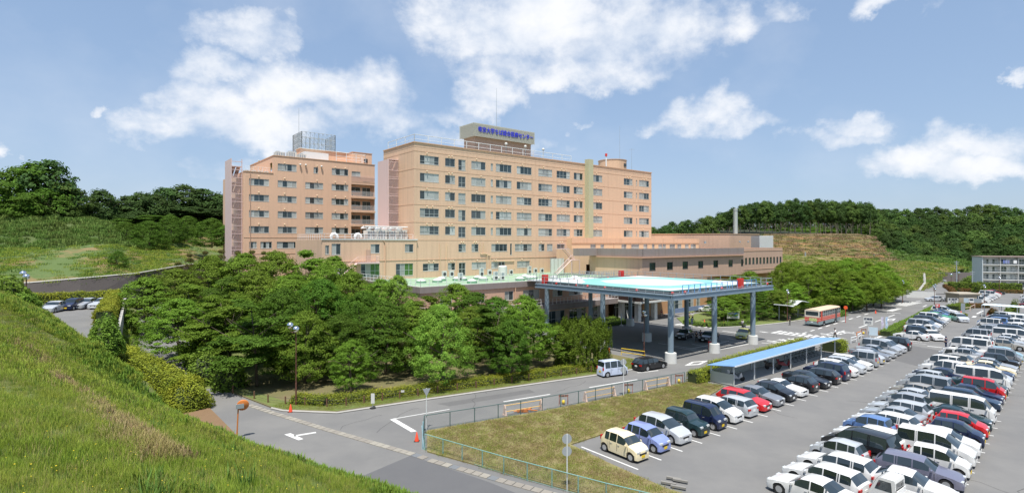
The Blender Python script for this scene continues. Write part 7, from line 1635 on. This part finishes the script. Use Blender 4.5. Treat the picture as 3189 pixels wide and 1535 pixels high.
# ------------------------------------------------------------------ signs and mirrors
b = G(737,1367); o = thing('traffic_mirror', 'orange traffic mirror on a leaning orange post beside the soil bed', 'mirror', b, .5); MB().tube([(0,0,-.2),(.12,0,2.6)], .05, 8).build('post', orange, o)
mb = MB(); ring = []
mb.lathe([(.02,.10),(.28,.08),(.36,.0),(.38,-.02),(.38,-.10)], 20); bk = mb.build('mirror_back', orange, o, True, 40); bk.rotation_euler = (math.radians(-80),0,0); bk.location = (.42,.1,2.6); MB().box(-.05,.5,-.16,-.02,2.35,2.7).build('bracket', metal_grey, o); MB().lathe([(.40,-.12),(.44,-.16),(.40,-.2)], 20).build('visor', orange, bk, True)
def roundsign(px, py, top, label, n=2, r=.3, tri=False):
    b = G(px, py); h = H-(top-HY)*b.y/F; o = thing('road_sign', label, 'sign', b, math.atan2(b.y, b.x)-math.pi/2+.25); MB().tube([(0,0,0),(0,0,h)], .035, 6).build('post', metal_white, o)
    for k in range(n):
        mb = MB(); z = h-r-.02-k*.75
        if tri: mb.add([(-r,-.06,z+r),(r,-.06,z+r),(0,-.06,z-r),(-r,-.04,z+r),(r,-.04,z+r),(0,-.04,z-r)], [(0,1,2),(5,4,3),(0,3,4,1),(1,4,5,2),(2,5,3,0)])
        else: mb.tube([(0,.03,z),(0,.05,z)], r, 18)
        mb.build('sign_plate', mat('sign_back', (.40,.43,.46), .5, .3), o)
roundsign(1766,1529,1350,'pair of grey round sign backs on a white pole rising through the near fence', 2); roundsign(1942,1234,1117,'pair of grey round sign backs on a white pole beside the pale blue van', 2); roundsign(1328,1338,1208,'leaning white pole with a grey inverted triangular sign at the fence corner', 1, .32, True)
o = thing('small_notice_board', 'small white notice board on a weighted stand at the lawn kerb', 'sign', G(1161,1271), .1); MB().tube([(0,0,.1),(0,0,.5)], .03, 6).build('post', metal_grey, o); MB().box(-.16,.16,-.02,.02,.45,1.35).build('board', conc_white, o); MB().lathe([(.28,0),(.28,.1),(.1,.14)], 14).build('base', black_rub, o)
o = thing('small_wire_notice', 'tiny white notice hung on the low wire fence', 'sign', G(1254,1241)); MB().box(-.16,.16,-.01,.01,.62,.82).build('board', conc_white, o)
o = thing('map_board', 'tilted white map board with blue drawings in front of the round island', 'sign', G(2283,1004), A0-.75)
MB().box(-1.15,1.15,-.04,.04,.75,2.15).build('board', conc_white, o); MB().tube([(-.95,.12,0),(-.95,.08,1.9)], .05, 6).build('leg', metal_grey, o); MB().tube([(.95,.12,0),(.95,.08,1.9)], .05, 6).build('leg', metal_grey, o)
mb = MB(); mb.box(.1,.55,-.05,-.041,1.15,1.7); mb.box(.5,.85,-.05,-.041,1.05,1.5); mb.box(.35,.8,-.05,-.041,1.65,1.85); mb.build('blue_figure', mat('map_blue', (.05,.28,.62), .5), o); mb = MB(); mb.box(-.9,-.35,-.05,-.041,1.2,1.8); mb.box(-.3,.02,-.05,-.041,1.25,1.6); mb.build('grey_figure', mat('map_grey', (.42,.45,.55), .5), o)
ink = mat('sign_ink', (.06,.07,.10), .6)
def board(px, py, top, w, h, label, lines, legs=2, col=conc_white, rz=None):
    b = G(px, py); ht = H-(top-HY)*b.y/F; o = thing('car_park_board', label, 'sign', b, math.atan2(b.y, b.x)-math.pi/2 if rz is None else rz)
    MB().box(-w/2,w/2,-.04,.04,ht-h,ht).build('board', col, o)
    for s in ((-1, 1) if legs == 2 else (0,)): MB().tube([(s*w*.38,.06,0),(s*w*.38,.06,ht-.1)], .05, 6).build('leg', metal_white, o)
    for k, (tx_, sz, zq) in enumerate(lines): text('lettering', tx_, sz, ink, (0,-.05,ht-h*zq), parent=o, ext=.004, bold=.02)
    return o
board(2704,1053,987,1.25,1.25,'white board with black Japanese parking lettering on one tall leg', [('駐車場',.36,.27),('出口',.42,.72)], 1)
board(2720,1055,1019,1.15,1.25,'pale blue notice board on two legs below the lettered parking board', [], 2, mat('board_blue', (.50,.60,.66), .6, noise=(9,.35,(.40,.52,.60))))
board(2968,952,928,2.0,1.3,'white board with Japanese parking lettering beside the small green hedge', [('駐車場',.55,.28),('入口',.55,.72)], 2)
board(3045,953,930,1.4,1.2,'grey backed board on two white legs before the rusty hedge', [], 2, metal_grey); board(3009,954,928,.9,1.1,'pale blue notice on the front of the tan hut', [], 2, MATS['board_blue'])
board(2999,975,944,.7,2.6,'tall grey plate sign at the end of the hatched island', [], 1, metal_grey)
o = thing('red_sign', 'small red and white round sign over the far parking row', 'sign', G(2920,985)); MB().tube([(0,0,0),(0,0,2.3)], .05, 6).build('post', metal_white, o); MB().box(-.42,.42,-.05,.05,1.9,2.5).build('plate', red_paint, o); MB().box(-.3,.1,-.07,-.052,2.1,2.4).build('emblem', conc_white, o)
for i, (px, py) in enumerate(((2744,1040),(2757,1040))):
    o = thing('banner_flag', ['lilac and white banner on a pole by the brick planter','light blue and white banner on a pole by the brick planter'][i], 'flag', G(px,py), .4); MB().tube([(0,0,0),(0,0,2.9)], .025, 5).build('pole', metal_white, o)
    mb = MB(); n = 9
    for k in range(n): z = .7+2.1*k/(n-1); y = .07*math.sin(k*1.3+i); mb.v += [(.02,y,z),(.34,-y*.8+.03,z),(.62,y,z)]
    mb.f = [(k*3+a,k*3+a+1,(k+1)*3+a+1,(k+1)*3+a) for k in range(n-1) for a in range(2)]; mb.m = [0]*len(mb.f); mb.build('banner', mat(['banner_lilac','banner_blue'][i], [(.48,.40,.58),(.30,.48,.68)][i], .7, noise=(4,.8,(.70,.70,.74),.45,.55)), o, True)
o = thing('brick_planter', 'low red brick planter at the end of the long hedge', 'planter', G(2755,1042), .2); bk = MB().box(0,.42,0,.2,0,.14).mesh('brick', mat('brick', (.30,.12,.07), .85, objrand=.4))
for z in range(3):
    for k in range(8): link('brick', bk, o, (-1.7+k*.44+(.22 if z % 2 else 0),0,z*.15))
MB().box(-1.6,1.7,.21,1.6,0,.42).build('soil_fill', soil, o)
# red boxes
for i, (px, py, w) in enumerate(((1963,1006,.55),(1884,1034,.4),(2214,1094,.5))):
    o = thing('red_box', ['red post box at the entrance steps','red box beside the left rear helipad column','red box at the foot of the front middle helipad column'][i], 'box', G(px,py), A0); MB().box(-w/2,w/2,-w/2,w/2,.35 if i == 0 else .05,1.35).build('body', red_paint, o); MB().box(-.1,.1,-.1,.1,0,.35 if i == 0 else .05).build('stand', dark_trim, o); MB().box(-w*.3,w*.3,-w/2-.012,-w/2-.001,.95,1.1).build('slot', dark_trim, o)
o = thing('white_entrance_sign', 'leaning white board in front of the entrance pillars', 'sign', G(1957,1000), A0); mb = MB(); mb.add([(0,0,0),(.9,0,0),(.35,.5,2.1),(0,.5,2.1),(0,.06,0),(.9,.06,0),(.35,.56,2.1),(0,.56,2.1)], [(0,1,2,3),(7,6,5,4),(0,4,5,1),(1,5,6,2),(2,6,7,3),(3,7,4,0)]); mb.build('board', conc_white, o)
o = thing('round_stop_post', 'white round topped post sign before the clipped hedge', 'sign', G(1935,1015)); MB().tube([(0,0,.1),(0,0,2.0)], .03, 6).build('post', metal_white, o); MB().box(-.14,.14,-.02,.02,1.1,2.3).build('plate', metal_white, o); MB().lathe([(.4,0),(.35,.2),(.1,.3)], 12).build('base', concrete, o)
o = thing('grey_post_sign', 'small grey sign on a post beside the taxis', 'sign', G(2155,1036)); MB().tube([(0,0,0),(0,0,2.2)], .03, 6).build('post', metal_grey, o); MB().box(-.18,.18,-.02,.02,1.5,2.4).build('plate', metal_grey, o)
# lane wheel stops, kerb scraps
for i, (px, py) in enumerate(((2075,1493),(2095,1500),(2058,1508),(2088,1520))):
    o = MB().box(0,.9,0,.16,0,.12).build('kerb_scrap', mat('old_kerb', (.22,.21,.19), .9)); o.location = G(px,py)+Vector((0,0,.09)); o.rotation_euler.z = -.45; tag(o, f'loose kerb block at the near corner of the car park, {ORD[i]} of four', 'kerb block', 'loose kerb blocks')
# far hut, apartment block, poles, shelter
hut = thing('tan_hut', 'small flat roofed tan hut beside the distant white cars', 'hut', G(2987,945), .05); MB().box(0,5.4,0,4,0,2.2).build('wall', mat('hut_wall', (.30,.26,.19), .8, noise=(1.5,.4,(.24,.21,.15))), hut); MB().box(-.25,5.7,-.25,4.2,2.2,2.5).build('roof', mat('hut_roof', (.36,.32,.25), .8), hut)
apo = AT(3060,800,190); apr = AT(3330,803,181); an = math.atan2(apr.y-apo.y, apr.x-apo.x); Ap = Bld('apartment_block', 'four storey apartment block with full width balconies at the right edge', 0, 0, an, 'building', None, Vector((apo.x,apo.y,-.5)))
ht = apo.z+.5; Lp = 34; fl = (ht-.25)/4
Ap.part('wall', MB().box(0,Lp,1.3,9,0,ht), mat('apt_wall', (.62,.62,.56), .75, noise=(.4,.3,(.42,.42,.38)))); Ap.part('gable_wall', MB().box(-.15,-.001,-.2,9.2,0,ht), mat('apt_gable', (.50,.56,.58), .75)); Ap.part('roof', MB().box(-.4,Lp,-.5,9.5,ht,ht+.25), mat('apt_roof', (.24,.18,.15), .7))
for k in range(4):
    z = k*fl+.1; Ap.part('balcony_slab', MB().box(0,Lp,-.1,1.3,z,z+.22), conc_white)
    mb = MB(); rail_path([(0,-.05),(Lp,-.05)], z+.22, .95, .22, mb, .015, (1,.02)); Ap.part('balcony_railing', mb, metal_grey)
    for q in range(14): x = .6+q*2.42; o = Ap.part('window', MB().box(x,x+1.5,1.24,1.299,z+.3,z+2.0), frame_m); Ap.part('pane', MB().box(x+.08,x+.7,1.22,1.239,z+.36,z+1.94), glass_dark if q % 3 else glass_curt, par=None); Ap.part('pane', MB().box(x+.8,x+1.42,1.22,1.239,z+.36,z+1.94), glass_curt if q % 2 else glass_dark)
mb = MB()
for q in range(8): x = q*4.84; mb.box(x,x+.12,-.05,1.3,0,ht)
Ap.part('balcony_divider', mb, conc_white)
for i, (x0, cl) in enumerate(((5.5,(.15,.2,.45)),(6.1,(.25,.3,.5)),(6.7,(.2,.22,.4)),(8.3,(.75,.75,.74)))):
    o = MB().box(0,.5 if i < 3 else .9,0,.03,0,1.1).build('laundry', mat(f'cloth_{["dark_blue","mid_blue","indigo","white"][i]}', cl, .8)); o.location = Ap.root.matrix_world @ Vector((x0,-.12,3*fl+.9)) if False else Vector((apo.x+math.cos(an)*x0, apo.y+math.sin(an)*x0-.15, -.5+3*fl+.7)); o.rotation_euler.z = an; tag(o, ['dark blue laundry on the top balcony, left piece','mid blue laundry on the top balcony, middle piece','indigo laundry on the top balcony, right blue piece','white sheet hung on the top balcony of the apartment block'][i], 'laundry')
for i, (px, pyb, pyt, Y) in enumerate(((2979,905,812,185),(3028,890,843,185),(2508,832,785,240),(2722,812,792,245))):
    b = AT(px, pyb, Y); h = (pyb-pyt)*Y/F+ (3 if i > 1 else 0); o = thing('utility_pole', ['tall utility pole left of the apartment block','short utility pole in front of the apartment gable','grey pole standing in the banded field left','small grey pole standing in the banded field right'][i], 'utility pole', Vector((b.x,b.y,b.z-(3 if i > 1 else 0)))); MB().tube([(0,0,0),(0,0,h)], [.2,.13] if i != 2 else [.32,.3], 8).build('pole', metal_grey, o)
    if i < 2: MB().box(-.9,.9,-.05,.05,h-.5,h-.38).box(-.7,.7,-.05,.05,h-1.1,h-.98).build('cross_arm', metal_grey, o)
o = thing('white_roofed_shelter', 'long low shelter with a pale corrugated roof at the right edge of the car park', 'shelter', P(146.2,27.0), A0-math.pi/2)
mb = MB(); n = 40
for i in range(n+1): x = 14*i/n; z = 2.35+.04*(i % 2); mb.v += [(x,-1.3,z),(x,1.3,z+.15)]
mb.f = [(i*2,i*2+1,(i+1)*2+1,(i+1)*2) for i in range(n)]; mb.m = [0]*n; mb.build('roof', mat('shelter_roof', (.56,.66,.72), .4), o)
for k in range(6): MB().box(k*2.7,k*2.7+.1,-1.1,-1.0,0,2.3).build('post', metal_white, o); MB().box(k*2.7,k*2.7+.1,1.0,1.1,0,2.4).build('post', metal_white, o)
MB().box(2,14,-.9,-.86,.2,1.3).build('wall_panel', shed_wall, o)
o = thing('white_wall', 'low white retaining wall at the edge of the tree park lawn near the junction', 'wall', G(2823,926), -.45); MB().box(0,6.5,0,.25,0,1.9).build('wall', conc_white, o); MB().box(-.05,6.55,-.04,.29,1.9,2.0).build('coping', concrete, o)
for i, (a, b) in enumerate((((2995,972),(3020,969)),((3022,968),(3036,960)))):
    o = thing('red_hoop_rail', ['near','far'][i]+' red and white hoop rail on the hatched island beyond the far row', 'rail', G(*a)); e = G(*b)-G(*a); MB().tube([(0,0,0),(0,0,.9),(e.x,e.y,.9),(e.x,e.y,0)], .05, 6).build('hoop', MATS['barricade_pink'], o)
# planters / tall grass at hatched island
bush('island_weeds', 'tuft of weeds on the hatched island by the cones', G(2998,984), .9, .7, leaf_hedge, 500, .2, cat='weeds')
# ------------------------------------------------------------------ people
skin_m = mat('skin', (.50,.32,.22), .6); hair_m = mat('hair_black', (.02,.015,.012), .6)
def person(loc, rz, label, top, legs, pose='stand', h=1.68, hat=None, hold=None):
    o = thing('person', label, 'person', loc, rz); k = h/1.7
    st_ = {'stand': ((.10,0,.05),(-.10,0,.05),(.10,.03,.5),(-.10,.0,.5)), 'walk': ((.09,.36,.05),(-.09,-.36,.08),(.09,.22,.5),(-.09,-.10,.48)), 'lean': ((.12,0,.05),(-.12,.0,.05),(.11,.03,.5),(-.11,.03,.5))}[pose]
    def skinned(name, V, E_, R_, m, par=o, rootv=0):
        me = bpy.data.meshes.new(name); me.from_pydata([Vector(v)*k for v in V], E_, []); me.materials.append(m); q = link(name, me, par)
        sk = q.modifiers.new('skin', 'SKIN'); sk.use_smooth_shade = True
        for i, r_ in enumerate(R_): me.skin_vertices[0].data[i].radius = (r_*k, r_*k*.85)
        me.skin_vertices[0].data[rootv].use_root = True
        sb = q.modifiers.new('sub', 'SUBSURF'); sb.levels = 1; sb.render_levels = 1; return q
    lf, rf_, lk, rk = st_
    sw = .22 if pose == 'walk' else .03
    V = [(0,0,.92),(0,0,1.12),(0,.01,1.36),(0,.02,1.47),(0,.03,1.58),(0,.03,1.66), (.17,0,1.40),(.22,-sw,1.15),(.22,-sw*.4+.10,.93),(.22,-sw*.3+.14,.84), (-.17,0,1.40),(-.22,sw,1.15),(-.22,sw*.6+.12,.93),(-.22,sw*.5+.16,.84), (.09,0,.88),lk,lf,(lf[0],lf[1]+.14,.04),(-.09,0,.88),rk,rf_,(rf_[0],rf_[1]+.14,.04)]
    E_ = [(0,1),(1,2),(2,3),(3,4),(4,5),(2,6),(6,7),(7,8),(8,9),(2,10),(10,11),(11,12),(12,13),(0,14),(14,15),(15,16),(16,17),(0,18),(18,19),(19,20),(20,21)]
    R_ = [.13,.12,.13,.055,.09,.07,.055,.04,.032,.035,.055,.04,.032,.035,.075,.05,.035,.035,.075,.05,.035,.035]
    skinned('body', V, E_, R_, skin_m)
    skinned('shirt', [(0,0,.90),(0,0,1.12),(0,.01,1.36),(.17,0,1.40),(.22,-sw,1.16),(-.17,0,1.40),(-.22,sw,1.16)], [(0,1),(1,2),(2,3),(3,4),(2,5),(5,6)], [.145,.138,.148,.072,.055,.072,.055], top)
    skinned('trousers', [(0,0,.92),(.09,0,.86),lk,(lf[0],lf[1],.12),(-.09,0,.86),rk,(rf_[0],rf_[1],.12)], [(0,1),(1,2),(2,3),(0,4),(4,5),(5,6)], [.15,.095,.072,.06,.095,.072,.06], legs)
    mb = MB(); mb.lathe([(.105,-.06),(.115,.02),(.09,.09),(.01,.125)], 10, (0,.0,1.60)); mb.v = [(x*k,y*k,z*k) for x,y,z in mb.v]; mb.build('hat' if hat else 'hair', hat or hair_m, o, True)
    for s in (-1,1): mb = MB(); mb.box(s*.1-.05,s*.1+.05,-.08,.18,0,.07); q = mb.build('shoe', dark_trim, o); q.location = ((lf if s > 0 else rf_)[0]*k-s*.1, (lf if s > 0 else rf_)[1]*k, max(0,(lf if s > 0 else rf_)[2]-.05))
    return o
wh = mat('cloth_white_shirt', (.70,.70,.70), .8); nv = mat('cloth_navy', (.015,.03,.09), .8); bl = mat('cloth_black', (.02,.02,.022), .8); be = mat('cloth_beige', (.50,.36,.28), .8); dkr = mat('cloth_dark_red', (.25,.03,.03), .8)
person(G(2600,1056), -1.2, 'person in white shirt and dark trousers walking over the zebra crossing', wh, bl, 'walk', 1.75)
person(G(2946,1085), .4, 'guard in dark blue uniform and cap standing in the car park lane', nv, nv, 'stand', 1.75, nv)
person(G(2147,999), 1.2, 'person in beige top walking with a white shirted person at the crossing', be, bl, 'walk', 1.55); person(G(2157,1000), 1.2, 'taller person in white shirt and black trousers striding at the crossing', wh, bl, 'walk', 1.75)
person(G(2169,1066), 2.6, 'driver in white shirt and dark vest standing between the taxis', bl, bl, 'stand', 1.72); person(G(2182,1061), 2.2, 'second dark clothed driver talking beside the yellow taxi', nv, bl, 'stand', 1.7)
person(G(2312,1023), -.4, 'person in grey shirt walking with a small stroller on the far pavement', mat('cloth_grey', (.40,.42,.46), .8), bl, 'walk', 1.6); o = thing('stroller', 'small dark stroller beside the grey shirted person', 'stroller', G(2317,1025)); MB().box(-.25,.25,-.2,.2,.35,.7).build('seat', bl, o); MB().tube([(-.2,-.2,.08),(.2,-.2,.6),(.35,-.2,.95)], .02, 5).tube([(-.2,.2,.08),(.2,.2,.6),(.35,.2,.95)], .02, 5).build('frame', metal_grey, o)
for x in (-.2,.2): MB().tube([(x,-.22,.08),(x,.22,.08)], .08, 8).build('wheel', tyre_m, o)
person(G(2460,1012), .8, 'person in black clothes standing on the pavement left of the bus', bl, bl, 'stand', 1.7); person(P(92.5,67.0), .3, 'person in reddish top standing at the hospital entrance doors', dkr, be, 'stand', 1.6)
person(P(84.5,65.9), 2.9, 'person in white coat inside the shaded entrance left of the pillars', wh, bl, 'stand', 1.65)
tag(bpy.data.objects['grassy_slope'], kind='structure')
